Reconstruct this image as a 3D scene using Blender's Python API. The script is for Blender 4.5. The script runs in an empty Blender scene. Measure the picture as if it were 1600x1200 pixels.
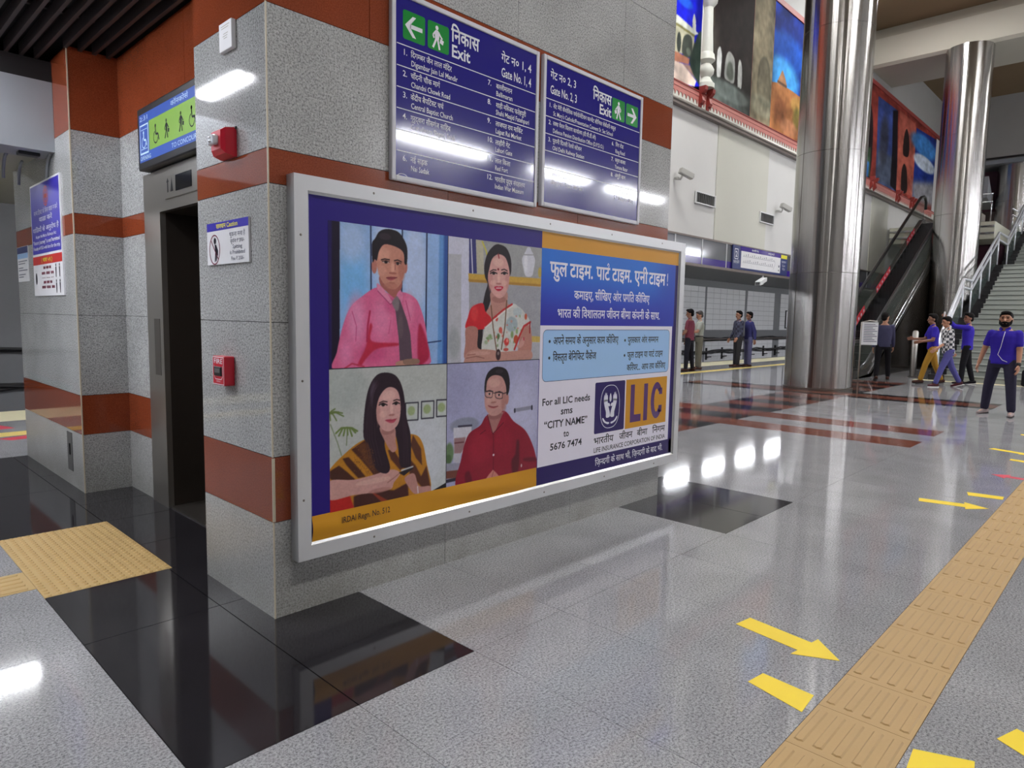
# Underground station concourse: granite pillar with a framed advertisement, lift lobby, steel columns, escalator and stairs
import bpy, bmesh, math, random
import numpy as np
from mathutils import Vector, Matrix, Euler

random.seed(7)
SC = bpy.context.scene
COL = SC.collection

# ------------------------------------------------------------------ camera
cam_d = bpy.data.cameras.new('camera')
cam = bpy.data.objects.new('camera', cam_d)
COL.objects.link(cam)
cam_d.sensor_fit = 'HORIZONTAL'
cam_d.sensor_width = 36.0
cam_d.lens = 36.0 * 1057.5 / 1600.0
cam_d.clip_start, cam_d.clip_end = 0.05, 200
_y, _p, _r = (math.radians(a) for a in (43.652, -5.559, 1.053))
_f = Vector((math.cos(_p) * math.cos(_y), math.cos(_p) * math.sin(_y), math.sin(_p)))
_rt = Vector((math.sin(_y), -math.cos(_y), 0.0))
_up = _rt.cross(_f)
_r2 = math.cos(_r) * _rt + math.sin(_r) * _up
_u2 = -math.sin(_r) * _rt + math.cos(_r) * _up
CAM = Vector((-1.430, -2.845, 1.400))
_m = Matrix((_r2, _u2, -_f)).transposed().to_4x4()
_m.translation = CAM
cam.matrix_world = _m
SC.camera = cam

# ------------------------------------------------------------------ world, exposure, large lights
wd = bpy.data.worlds.new('world')
SC.world = wd
wd.use_nodes = True
wd.node_tree.nodes['Background'].inputs[0].default_value = (0.80, 0.84, 0.95, 1)
wd.node_tree.nodes['Background'].inputs[1].default_value = 0.30
SC.view_settings.view_transform = 'Standard'
SC.view_settings.look = 'None'
SC.view_settings.gamma = 1.0
SC.view_settings.use_curve_mapping = False
SC.view_settings.exposure = 0.34

cy = SC.cycles
cy.max_bounces, cy.diffuse_bounces, cy.glossy_bounces, cy.transparent_max_bounces = 7, 4, 4, 8
cy.caustics_refractive = False
cy.blur_glossy = 0.5
cy.adaptive_threshold = 0.025

TUBE_W = (0.93, 0.95, 1.0)          # cool white fluorescent tubes
E_HALL, E_PLATFORM, E_LOBBY, E_BAY = 82.0, 56.0, 62.0, 40.0

# ------------------------------------------------------------------ helpers
def lin(c):
    return tuple((x / 255 / 12.92) if x / 255 <= 0.04045 else ((x / 255 + 0.055) / 1.055) ** 2.4 for x in c[:3])

class MB:
    """collects polygons in world metres; build() links them as one mesh object"""
    def __init__(s):
        s.v, s.f = [], []
    def add(s, verts, faces):
        n = len(s.v)
        s.v += [tuple(p) for p in verts]
        s.f += [tuple(i + n for i in f) for f in faces]
        return s
    def box(s, x0, x1, y0, y1, z0, z1):
        return s.add([(x0, y0, z0), (x1, y0, z0), (x1, y1, z0), (x0, y1, z0), (x0, y0, z1), (x1, y0, z1), (x1, y1, z1), (x0, y1, z1)],
                     [(3, 2, 1, 0), (4, 5, 6, 7), (0, 1, 5, 4), (1, 2, 6, 5), (2, 3, 7, 6), (3, 0, 4, 7)])
    def bevbox(s, x0, x1, y0, y1, z0, z1, b):
        bm = bmesh.new()
        bmesh.ops.create_cube(bm, size=1)
        for v in bm.verts:
            v.co = Vector(((x0 + x1) / 2 + v.co.x * (x1 - x0), (y0 + y1) / 2 + v.co.y * (y1 - y0), (z0 + z1) / 2 + v.co.z * (z1 - z0)))
        bmesh.ops.bevel(bm, geom=bm.edges[:], offset=b, segments=2, profile=0.5, affect='EDGES')
        return s.bm(bm)
    def bm(s, bm):
        bm.verts.index_update()
        s.add([v.co[:] for v in bm.verts], [[v.index for v in f.verts] for f in bm.faces])
        bm.free()
        return s
    def prism(s, poly, d):
        """poly: list of 3-d points (planar), d: extrusion vector"""
        n = len(poly)
        d = Vector(d)
        vs = [Vector(p) for p in poly] + [Vector(p) + d for p in poly]
        nrm = sum(((vs[i]).cross(vs[(i + 1) % n]) for i in range(n)), Vector())
        fl = nrm.dot(d) < 0
        fs = [tuple(range(n))[::-1], tuple(range(n, 2 * n))] + [(i, (i + 1) % n, n + (i + 1) % n, n + i) for i in range(n)]
        if fl:
            fs = [f[::-1] for f in fs]
        return s.add(vs, fs)
    def tube(s, pts, r, n=8, cap=True):
        pts = [Vector(p) for p in pts]
        rs = r if isinstance(r, (list, tuple)) else [r] * len(pts)
        vs, fs = [], []
        ref = None
        for i, p in enumerate(pts):
            a = pts[max(i - 1, 0)]
            b = pts[min(i + 1, len(pts) - 1)]
            t = (b - a).normalized()
            if ref is None:
                ref = t.orthogonal().normalized()
            ref = (ref - t * ref.dot(t)).normalized()
            bi = t.cross(ref)
            for k in range(n):
                an = 2 * math.pi * k / n
                vs.append(p + (ref * math.cos(an) + bi * math.sin(an)) * rs[i])
        for i in range(len(pts) - 1):
            for k in range(n):
                fs.append((i * n + k, i * n + (k + 1) % n, (i + 1) * n + (k + 1) % n, (i + 1) * n + k))
        if cap:
            fs.append(tuple(range(n))[::-1])
            fs.append(tuple((len(pts) - 1) * n + k for k in range(n)))
        return s.add(vs, fs)
    def lathe(s, prof, c, n=32, cap=True):
        """prof: list of (radius, z); c: (x, y)"""
        vs, fs = [], []
        for r, z in prof:
            for k in range(n):
                a = 2 * math.pi * k / n
                vs.append((c[0] + r * math.cos(a), c[1] + r * math.sin(a), z))
        for i in range(len(prof) - 1):
            for k in range(n):
                fs.append((i * n + k, i * n + (k + 1) % n, (i + 1) * n + (k + 1) % n, (i + 1) * n + k))
        if cap:
            fs.append(tuple(range(n))[::-1])
            fs.append(tuple((len(prof) - 1) * n + k for k in range(n)))
        return s.add(vs, fs)
    def ball(s, c, r, n=10, m=7):
        rx, ry, rz = r if isinstance(r, (tuple, list)) else (r, r, r)
        vs = [(c[0], c[1], c[2] - rz)]
        fs = []
        for j in range(1, m):
            ph = -math.pi / 2 + math.pi * j / m
            for k in range(n):
                a = 2 * math.pi * k / n
                vs.append((c[0] + rx * math.cos(ph) * math.cos(a), c[1] + ry * math.cos(ph) * math.sin(a), c[2] + rz * math.sin(ph)))
        vs.append((c[0], c[1], c[2] + rz))
        for k in range(n):
            fs.append((0, 1 + (k + 1) % n, 1 + k))
        for j in range(m - 2):
            for k in range(n):
                fs.append((1 + j * n + k, 1 + j * n + (k + 1) % n, 1 + (j + 1) * n + (k + 1) % n, 1 + (j + 1) * n + k))
        t = len(vs) - 1
        b = 1 + (m - 2) * n
        for k in range(n):
            fs.append((b + k, b + (k + 1) % n, t))
        return s.add(vs, fs)
    def build(s, name, mat, parent=None, smooth=False, angle=None):
        off = Vector((0, 0, 0))
        if parent is not None:
            off = WORLD_LOC[parent.name]
        me = bpy.data.meshes.new(name)
        me.from_pydata([(p[0] - off[0], p[1] - off[1], p[2] - off[2]) for p in s.v], [], s.f)
        me.update()
        return link(name, me, mat, parent, smooth, angle)

WORLD_LOC = {}

def link(name, me, mat, parent=None, smooth=False, angle=None):
    if mat is not None:
        me.materials.append(MATS[mat] if isinstance(mat, str) else mat)
    if smooth:
        me.shade_smooth()
        if angle:
            me.set_sharp_from_angle(angle=math.radians(angle))
    o = bpy.data.objects.new(name, me)
    COL.objects.link(o)
    if parent is not None:
        o.parent = parent
        WORLD_LOC[o.name] = WORLD_LOC[parent.name].copy()
    else:
        WORLD_LOC[o.name] = Vector((0, 0, 0))
    return o

def tag(o, label=None, cat=None, group=None, kind=None):
    if label:
        o['label'] = label
    if cat:
        o['category'] = cat
    if group:
        o['group'] = group
    if kind:
        o['kind'] = kind
    return o

def thing(name, label, cat, loc=(0, 0, 0), group=None, kind=None):
    o = bpy.data.objects.new(name, None)
    o.empty_display_size = 0.1
    o.location = loc
    COL.objects.link(o)
    WORLD_LOC[o.name] = Vector(loc)
    return tag(o, label, cat, group, kind)

def structure(name, loc=(0, 0, 0), label=None):
    o = thing(name, label, None, loc, None, 'structure')
    return o

def piece(src, name, loc, parent, mat=None, rot=None):
    """a copy of a piece that shares its mesh"""
    o = bpy.data.objects.new(name, src)
    COL.objects.link(o)
    if parent is not None:
        o.parent = parent
        o.location = Vector(loc) - WORLD_LOC[parent.name]
    else:
        o.location = loc
    if rot:
        o.rotation_euler = rot
    return o

def mesh_only(mb, name, mat):
    me = bpy.data.meshes.new(name)
    me.from_pydata(mb.v, [], mb.f)
    me.update()
    me.materials.append(MATS[mat])
    return me

# ------------------------------------------------------------------ materials
MATS = {}

def newmat(name):
    m = bpy.data.materials.new(name)
    m.use_nodes = True
    nt = m.node_tree
    b = nt.nodes['Principled BSDF']
    MATS[name] = m
    return m, nt, b

def nd(nt, t, **kw):
    n = nt.nodes.new(t)
    for k, v in kw.items():
        if k.startswith('i_'):
            key = k[2:]
            n.inputs[int(key) if key.isdigit() else key].default_value = v
        else:
            setattr(n, k, v)
    return n

def pos(nt, scale=(1, 1, 1), coord='Position'):
    if coord == 'Position':
        g = nd(nt, 'ShaderNodeNewGeometry').outputs['Position']
    else:
        g = nd(nt, 'ShaderNodeTexCoord').outputs[coord]
    mp = nd(nt, 'ShaderNodeMapping')
    mp.inputs['Scale'].default_value = scale
    nt.links.new(g, mp.inputs['Vector'])
    return mp.outputs['Vector']

def ramp(nt, fac, stops, interp='LINEAR'):
    r = nd(nt, 'ShaderNodeValToRGB')
    r.color_ramp.interpolation = interp
    el = r.color_ramp.elements
    while len(el) < len(stops):
        el.new(0.5)
    for e, (p, c) in zip(el, stops):
        e.position = p
        e.color = (*lin(c), 1)
    nt.links.new(fac, r.inputs['Fac'])
    return r.outputs['Color']

def mixc(nt, fac, a, b, mode='MIX'):
    m = nd(nt, 'ShaderNodeMix', data_type='RGBA', blend_type=mode)
    for sock, val in ((m.inputs[0], fac), (m.inputs[6], a), (m.inputs[7], b)):
        if hasattr(val, 'is_linked') or hasattr(val, 'links'):
            nt.links.new(val, sock)
        elif isinstance(val, (int, float)):
            sock.default_value = val
        else:
            sock.default_value = (*val[:3], 1)
    return m.outputs[2]

def noise(nt, vec, scale, detail=3, rough=0.55):
    n = nd(nt, 'ShaderNodeTexNoise')
    n.inputs['Scale'].default_value = scale
    n.inputs['Detail'].default_value = detail
    n.inputs['Roughness'].default_value = rough
    nt.links.new(vec, n.inputs['Vector'])
    return n.outputs['Fac']

def plain(name, col, rough=0.5, metal=0.0, var=0.06, scale=9.0, spec=0.5, bump=0.0, bscale=60, coat=0.0, emit=0.0, alpha=1.0, trans=0.0, coord='Position', sss=0.0):
    """a plain colour with a little procedural mottling"""
    m, nt, b = newmat(name)
    v = pos(nt, coord=coord)
    n = noise(nt, v, scale, 3)
    c = lin(col)
    lo = tuple(max(0, x * (1 - var)) for x in c)
    hi = tuple(min(1, x * (1 + var)) for x in c)
    cc = mixc(nt, n, lo, hi)
    nt.links.new(cc, b.inputs['Base Color'])
    b.inputs['Roughness'].default_value = rough
    b.inputs['Metallic'].default_value = metal
    b.inputs['Specular IOR Level'].default_value = spec
    b.inputs['Coat Weight'].default_value = coat
    if coat:
        b.inputs['Coat Roughness'].default_value = 0.08
    if bump:
        bn = nd(nt, 'ShaderNodeBump')
        bn.inputs['Strength'].default_value = bump
        bn.inputs['Distance'].default_value = 0.002
        nt.links.new(noise(nt, v, bscale, 4), bn.inputs['Height'])
        nt.links.new(bn.outputs['Normal'], b.inputs['Normal'])
    if emit:
        nt.links.new(cc, b.inputs['Emission Color'])
        b.inputs['Emission Strength'].default_value = emit
    if alpha < 1:
        b.inputs['Alpha'].default_value = alpha
    if trans:
        b.inputs['Transmission Weight'].default_value = trans
    return m

def granite(name, stops, scale=75.0, rough=0.22, big=0.10, stain=None, tilevar=0.0, spec=0.5):
    """speckled stone: two sizes of grain, cloudy variation, optional grime near the floor"""
    m, nt, b = newmat(name)
    v = pos(nt)
    n1 = noise(nt, v, scale, 2.0, 0.6)
    n2 = noise(nt, v, scale * 2.7, 2.0, 0.6)
    mx = nd(nt, 'ShaderNodeMath', operation='MULTIPLY_ADD')
    nt.links.new(n2, mx.inputs[0])
    mx.inputs[1].default_value = 0.45
    m2 = nd(nt, 'ShaderNodeMath', operation='MULTIPLY')
    nt.links.new(n1, m2.inputs[0])
    m2.inputs[1].default_value = 0.55
    nt.links.new(m2.outputs[0], mx.inputs[2])
    c = ramp(nt, mx.outputs[0], stops)
    cl = noise(nt, v, 2.3, 3)
    r2 = ramp(nt, cl, [(0.3, (255 - int(255 * big),) * 3), (0.7, (255, 255, 255))])
    c = mixc(nt, 1.0, c, r2, 'MULTIPLY')
    if tilevar:
        oi = nd(nt, 'ShaderNodeObjectInfo')
        mr = nd(nt, 'ShaderNodeMapRange')
        mr.inputs['To Min'].default_value = 1 - tilevar
        mr.inputs['To Max'].default_value = 1.0
        nt.links.new(oi.outputs['Random'], mr.inputs['Value'])
        cb = nd(nt, 'ShaderNodeCombineColor')
        for i in range(3):
            nt.links.new(mr.outputs[0], cb.inputs[i])
        c = mixc(nt, 1.0, c, cb.outputs[0], 'MULTIPLY')
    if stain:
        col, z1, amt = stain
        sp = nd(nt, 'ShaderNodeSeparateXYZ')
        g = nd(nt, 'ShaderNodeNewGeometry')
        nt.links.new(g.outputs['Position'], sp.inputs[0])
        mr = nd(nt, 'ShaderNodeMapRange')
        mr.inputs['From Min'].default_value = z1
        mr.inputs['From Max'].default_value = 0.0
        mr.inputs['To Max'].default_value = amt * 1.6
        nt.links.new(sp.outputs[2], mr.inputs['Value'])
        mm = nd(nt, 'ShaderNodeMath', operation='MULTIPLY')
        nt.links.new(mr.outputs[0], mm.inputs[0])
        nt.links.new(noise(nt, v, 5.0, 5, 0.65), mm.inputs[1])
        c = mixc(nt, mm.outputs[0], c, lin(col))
    nt.links.new(c, b.inputs['Base Color'])
    rr = nd(nt, 'ShaderNodeMapRange')
    rr.inputs['To Min'].default_value = rough * 0.8
    rr.inputs['To Max'].default_value = rough * 1.3
    nt.links.new(cl, rr.inputs['Value'])
    nt.links.new(rr.outputs[0], b.inputs['Roughness'])
    b.inputs['Specular IOR Level'].default_value = spec
    return m

GREY = [(0.30, (84, 84, 86)), (0.42, (140, 140, 140)), (0.50, (182, 183, 183)), (0.60, (203, 204, 204)), (0.72, (220, 221, 221))]
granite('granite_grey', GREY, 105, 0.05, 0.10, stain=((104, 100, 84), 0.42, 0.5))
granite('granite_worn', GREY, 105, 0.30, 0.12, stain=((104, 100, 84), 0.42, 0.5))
granite('granite_recess', GREY, 105, 0.06, 0.12)
RED = [(0.30, (108, 48, 27)), (0.5, (142, 67, 40)), (0.7, (160, 84, 56))]
granite('granite_red', RED, 160, 0.05, 0.08)
FLG = [(0.30, (80, 80, 84)), (0.42, (128, 128, 132)), (0.50, (164, 164, 168)), (0.60, (184, 184, 188)), (0.72, (202, 202, 206))]
granite('floor_grey', FLG, 105, 0.065, 0.08, tilevar=0.05)
granite('floor_black', [(0.3, (36, 35, 38)), (0.6, (46, 44, 48)), (0.8, (58, 56, 60))], 60, 0.07, 0.15, tilevar=0.08)
granite('floor_red', [(0.3, (108, 62, 50)), (0.6, (138, 82, 68)), (0.8, (154, 100, 86))], 90, 0.07, 0.08, tilevar=0.05)
plain('grout', (128, 126, 122), 0.8)
plain('grout_dark', (44, 42, 42), 0.8)
plain('joint_black', (34, 32, 32), 0.8)
plain('corner_bead', (196, 186, 164), 0.5)
plain('tactile', (182, 150, 100), 0.55, var=0.05, scale=5, bump=0.15)
plain('tactile_lobby', (184, 154, 98), 0.55, var=0.05, scale=5)
plain('platform_edge', (206, 198, 166), 0.6)
plain('platform_yellow', (222, 196, 110), 0.55)
plain('tape_yellow', (246, 214, 30), 0.5, var=0.04)
plain('tape_red', (206, 64, 84), 0.5)
plain('aluminium', (204, 205, 208), 0.38, 0.3, 0.03, bump=0.04, bscale=200)
plain('aluminium_bright', (222, 223, 226), 0.25, 0.6, 0.02)
plain('white_frame', (206, 206, 214), 0.4, 0.0, 0.03)
plain('ink_navy', (40, 22, 122), 0.42, var=0.04, scale=3, spec=0.25)
plain('ink_dark_navy', (34, 14, 92), 0.42, var=0.04, scale=3, spec=0.25)
plain('ink_gold', (206, 146, 34), 0.42, var=0.05, scale=3, spec=0.25)
plain('ink_white', (232, 228, 244), 0.3, var=0.02, coat=0.2)
plain('ink_pale_blue', (160, 200, 244), 0.3, var=0.02, coat=0.2)
plain('ink_line', (40, 52, 110), 0.35)
plain('ink_text_white', (226, 226, 240), 0.35)
plain('ink_black', (24, 22, 40), 0.35)
plain('ink_brown', (58, 36, 20), 0.35)
plain('ink_purple', (74, 22, 104), 0.3)
plain('ink_red', (206, 38, 34), 0.35)
plain('ink_yellow', (232, 224, 60), 0.35)
plain('ink_maroon', (120, 24, 58), 0.35)
plain('ink_grey', (96, 100, 120), 0.4)
plain('sign_blue', (42, 38, 130), 0.075, var=0.03, scale=3, spec=0.5)
plain('sign_green', (20, 140, 54), 0.2, var=0.03)
plain('sign_white', (228, 230, 238), 0.35)
plain('paper_white', (226, 226, 230), 0.5)
plain('poster_blue', (62, 54, 176), 0.35, var=0.06)
plain('red_plastic', (206, 28, 52), 0.3, var=0.03, coat=0.3)
plain('clear_lens', (220, 224, 232), 0.05, 0.0, 0.02, coat=1.0)
plain('black_plastic', (22, 21, 24), 0.35)
plain('screen_black', (14, 15, 20), 0.12)
plain('steel_brushed', (176, 172, 166), 0.32, 0.9, 0.05, scale=2.5)
plain('steel_dark', (128, 122, 116), 0.34, 0.9, 0.06, scale=2.5)
plain('steel_rail', (206, 208, 214), 0.18, 1.0, 0.02)
plain('lift_door', (92, 84, 78), 0.3, 0.8, 0.06)
plain('glow_blue', (38, 78, 166), 0.3, emit=0.12)
plain('glow_green', (122, 164, 60), 0.3, emit=0.12)
plain('glow_pale', (190, 215, 235), 0.3, emit=0.15)
plain('glow_dim', (70, 84, 120), 0.3, emit=0.18)
plain('slat_brown', (64, 54, 54), 0.55, 0.2, 0.12)
plain('void_dark', (26, 23, 25), 0.9)
plain('wall_white', (208, 208, 207), 0.55, var=0.03, scale=1.2)
plain('wall_cream', (198, 198, 188), 0.55, var=0.03, scale=1.2)
plain('wall_grey', (150, 150, 148), 0.6, var=0.05, scale=1.5)
plain('hall_wall_dim', (150, 147, 146), 0.6, var=0.06, scale=1.0)
plain('steel_rail_lit', (228, 231, 240), 0.28, 0.35, 0.02)  # whiter copy of the rail steel, its lit brightness put into the colour
plain('bulkhead_white', (146, 150, 156), 0.5, var=0.03, scale=1.5)
plain('bulkhead_under', (164, 162, 150), 0.6)
plain('concrete_beam', (176, 172, 160), 0.7, var=0.05, scale=0.8)
plain('ceiling_brown', (118, 98, 72), 0.8, var=0.06, scale=0.8)
plain('tunnel_grey', (112, 113, 116), 0.6, var=0.05)
plain('tunnel_block', (208, 208, 210), 0.6, var=0.04)
plain('cable_black', (34, 32, 34), 0.6)
plain('fascia_panel', (122, 124, 130), 0.07, 0.35, 0.05, scale=1.0, coat=0.6)
plain('fascia_purple', (66, 44, 142), 0.1, 0.0, 0.04, coat=0.6)
plain('fascia_rail', (126, 116, 112), 0.4, 0.5)
plain('mural_red', (186, 116, 108), 0.6, var=0.08, scale=3)
plain('mural_dark_red', (140, 48, 42), 0.55, var=0.08)
plain('relief_white', (212, 214, 206), 0.55, var=0.05, scale=6)
plain('vent_grey', (98, 98, 98), 0.5, 0.3)
plain('camera_grey', (176, 176, 172), 0.45)
plain('housing_white', (220, 222, 224), 0.45)
plain('rubber_black', (18, 18, 20), 0.4, coat=0.2)
plain('escalator_step', (44, 43, 45), 0.45, 0.5)
plain('escalator_steel', (112, 110, 104), 0.25, 0.8, 0.05)
plain('escalator_glass', (84, 92, 84), 0.06, 0.0, 0.05, alpha=0.30)
plain('truss_cladding', (74, 68, 62), 0.14, 0.75, 0.08, scale=1.2)
plain('sticker_red', (206, 44, 62), 0.45)
plain('stair_grey', (150, 155, 150), 0.4, var=0.05, scale=3)
plain('stair_lip_shade', (86, 90, 88), 0.5)
plain('stair_black', (38, 37, 40), 0.3)
plain('slab_edge', (196, 196, 180), 0.4)
plain('maroon_panel', (70, 30, 48), 0.5)
plain('glass_green', (120, 140, 136), 0.06, 0.0, 0.03, alpha=0.16)

def emitter(name, col, strength):
    m, nt, b = newmat(name)
    b.inputs['Base Color'].default_value = (0.8, 0.8, 0.8, 1)
    n = noise(nt, pos(nt), 3.0, 1)
    c = mixc(nt, n, tuple(x * 0.985 for x in col), col)
    nt.links.new(c, b.inputs['Emission Color'])
    b.inputs['Emission Strength'].default_value = strength
    return m
emitter('tube_hall', TUBE_W, E_HALL)
emitter('tube_platform', TUBE_W, E_PLATFORM)
emitter('tube_lobby', TUBE_W, E_LOBBY)
emitter('bay_light', (1.0, 0.985, 0.96), E_BAY)

def steel_column_mat():
    m, nt, b = newmat('steel_column')
    v = pos(nt, (1, 1, 0.12))
    n = noise(nt, v, 5.0, 3)
    nt.links.new(mixc(nt, n, lin((160, 157, 154)), lin((196, 195, 194))), b.inputs['Base Color'])
    b.inputs['Metallic'].default_value = 1.0
    b.inputs['Roughness'].default_value = 0.20
    b.inputs['Anisotropic'].default_value = 0.97
    t = nd(nt, 'ShaderNodeTangent', direction_type='RADIAL', axis='Z')
    nt.links.new(t.outputs[0], b.inputs['Tangent'])
    b.inputs['Anisotropic Rotation'].default_value = 0.25
    # rolled sheet: slight vertical ripples that break reflections into upright streaks
    bn = nd(nt, 'ShaderNodeBump')
    bn.inputs['Strength'].default_value = 0.45
    bn.inputs['Distance'].default_value = 0.012
    nt.links.new(noise(nt, pos(nt, (1, 1, 0.006)), 11.0, 3, 0.55), bn.inputs['Height'])
    nt.links.new(bn.outputs['Normal'], b.inputs['Normal'])
steel_column_mat()

def attr_mat(name, rough=0.3, coat=0.2, spec=0.25):
    """colours painted per point of a fine grid (prints and wall paintings)"""
    m, nt, b = newmat(name)
    a = nd(nt, 'ShaderNodeVertexColor', layer_name='paint')
    n = noise(nt, pos(nt), 4.0, 2)
    c = mixc(nt, 1.0, a.outputs['Color'], ramp(nt, n, [(0.2, (246, 246, 246)), (0.8, (255, 255, 255))]), 'MULTIPLY')
    nt.links.new(c, b.inputs['Base Color'])
    b.inputs['Roughness'].default_value = rough
    b.inputs['Specular IOR Level'].default_value = spec
    b.inputs['Coat Weight'].default_value = coat
    b.inputs['Coat Roughness'].default_value = 0.1
attr_mat('print_photo', 0.42, 0.0)
attr_mat('mural_paint', 0.7, 0.0, 0.06)
# ------------------------------------------------------------------ lettering (built-in font, Latin and Devanagari)
WORK = bpy.data.scenes.new('workshop')        # an empty side scene keeps each evaluation quick

def baked(o):
    WORK.collection.objects.link(o)
    vl = WORK.view_layers[0]
    vl.update()
    return bpy.data.meshes.new_from_object(o.evaluated_get(vl.depsgraph))

_GL = {}
_HALF = 'कखगघचजझञणतथधनपफबभमयलवशषस'
_NOSTEM = 'कफ'

def _glyph_raw(s, bold):
    cu = bpy.data.curves.new('glyph', 'FONT')
    cu.body = s
    cu.resolution_u = 2
    cu.offset = bold
    o = bpy.data.objects.new('glyph', cu)
    me = baked(o)
    vs = [(v.co.x, v.co.y) for v in me.vertices]
    fs = [tuple(p.vertices) for p in me.polygons]
    bpy.data.objects.remove(o)
    bpy.data.curves.remove(cu)
    bpy.data.meshes.remove(me)
    return vs, fs

def glyph(ch, bold=0.0):
    k = (ch, bold)
    if k not in _GL:
        if ('|', bold) not in _GL:
            v, f = _glyph_raw('|', bold)
            _GL[('|', bold)] = (v, f, 0.3)
            _GL[('|x', bold)] = max(p[0] for p in v)
        if ch == ' ':
            _GL[k] = ([], [], 0.27)
            return _GL[k]
        v, f = _glyph_raw(ch, bold)
        if '\u0900' <= ch <= '\u097f':
            if ('vx', bold) not in _GL:
                _GL[('vx', bold)] = max(p[0] for p in _glyph_raw('व', bold)[0])
            w, _ = _glyph_raw(ch + 'व', bold)
            adv = max(p[0] for p in w) - _GL[('vx', bold)]
        else:
            w, _ = _glyph_raw(ch + '|', bold)
            adv = max(p[0] for p in w) - _GL[('|x', bold)] if ch != '|' else 0.3
        _GL[k] = (v, f, adv)
    return _GL[k]

def half_glyph(ch, bold):
    k = (ch + 'half', bold)
    if k not in _GL:
        v, f, adv = glyph(ch, bold)
        cut = adv * 0.66 if ch in _NOSTEM else adv - 0.135
        bm = bmesh.new()
        bv = [bm.verts.new((p[0], p[1], 0)) for p in v]
        for q in f:
            try:
                bm.faces.new([bv[i] for i in q])
            except ValueError:
                pass
        bmesh.ops.bisect_plane(bm, geom=bm.verts[:] + bm.edges[:] + bm.faces[:], plane_co=(cut, 0, 0), plane_no=(1, 0, 0), clear_outer=True)
        bm.verts.index_update()
        _GL[k] = ([(w.co.x, w.co.y) for w in bm.verts], [tuple(w.index for w in q.verts) for q in bm.faces], cut)
        bm.free()
    return _GL[k]

_SIGNS = 'ािीुूृेैोौंँः़्ॉ'

def shape_text(s):
    """tokens: ('g', char) full glyph, ('h', char) half consonant, ('reph',), ('ra',) the stroke of a following r"""
    out = []
    i = 0
    n = len(s)
    while i < n:
        c = s[i]
        if not ('\u0900' <= c <= '\u097f') or c in '।०१२३४५६७८९':
            out.append(('g', c))
            i += 1
            continue
        # collect one syllable
        reph = False
        if c == 'र' and i + 2 < n and s[i + 1] == '्' and '\u0915' <= s[i + 2] <= '\u0939':
            reph = True
            i += 2
        cl = []
        while i < n:
            cons = s[i]
            i += 1
            nuk = False
            if i < n and s[i] == '़':
                nuk = True
                i += 1
            if i + 1 < n and s[i] == '्' and '\u0915' <= s[i + 1] <= '\u0939':
                nxt = s[i + 1]
                if nxt == 'र':
                    cl.append(('g', cons))
                    cl.append(('ra',))
                    i += 2
                    break
                if cons in _HALF:
                    cl.append(('h', cons))
                else:
                    cl.append(('g', cons))
                    cl.append(('g', '्'))
                i += 1
                continue
            cl.append(('g', cons))
            if nuk:
                cl.append(('g', '़'))
            break
        post = []
        while i < n and s[i] in _SIGNS:
            if s[i] == 'ि':
                cl.insert(0, ('g', 'ि'))
            else:
                post.append(('g', s[i]))
            i += 1
        out += cl + post
        if reph:
            out.append(('reph',))
    return out

def layout(s, bold=0.0):
    """vertices, faces and width of one line, cap height about 0.7"""
    vs, fs = [], []
    x = 0.0
    def put(v, f, dx, dy=0):
        n = len(vs)
        vs.extend((p[0] + dx, p[1] + dy) for p in v)
        fs.extend(tuple(i + n for i in q) for q in f)
    for t in shape_text(s):
        if t[0] == 'g':
            v, f, a = glyph(t[1], bold)
            put(v, f, x)
            x += a
        elif t[0] == 'h':
            v, f, a = half_glyph(t[1], bold)
            put(v, f, x)
            x += a
        elif t[0] == 'ra':
            w = 0.035 + bold
            put([(-0.16, 0.20 + w), (-0.16, 0.20 - w), (-0.36, 0.02 - w), (-0.39, 0.02 + w)], [(0, 3, 2, 1)], x)
        elif t[0] == 'reph':
            pts = [(-0.05 + 0.11 * math.cos(a), 0.76 + 0.13 * math.sin(a)) for a in [math.radians(d) for d in (-80, -20, 40, 100, 160, 200)]]
            pin = [(-0.05 + 0.05 * math.cos(a), 0.76 + 0.07 * math.sin(a)) for a in [math.radians(d) for d in (-80, -20, 40, 100, 160, 200)]]
            n = len(pts)
            put(pts + pin, [(i, i + 1, n + i + 1, n + i) for i in range(n - 1)], x - 0.12)
    return vs, fs, x

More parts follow.
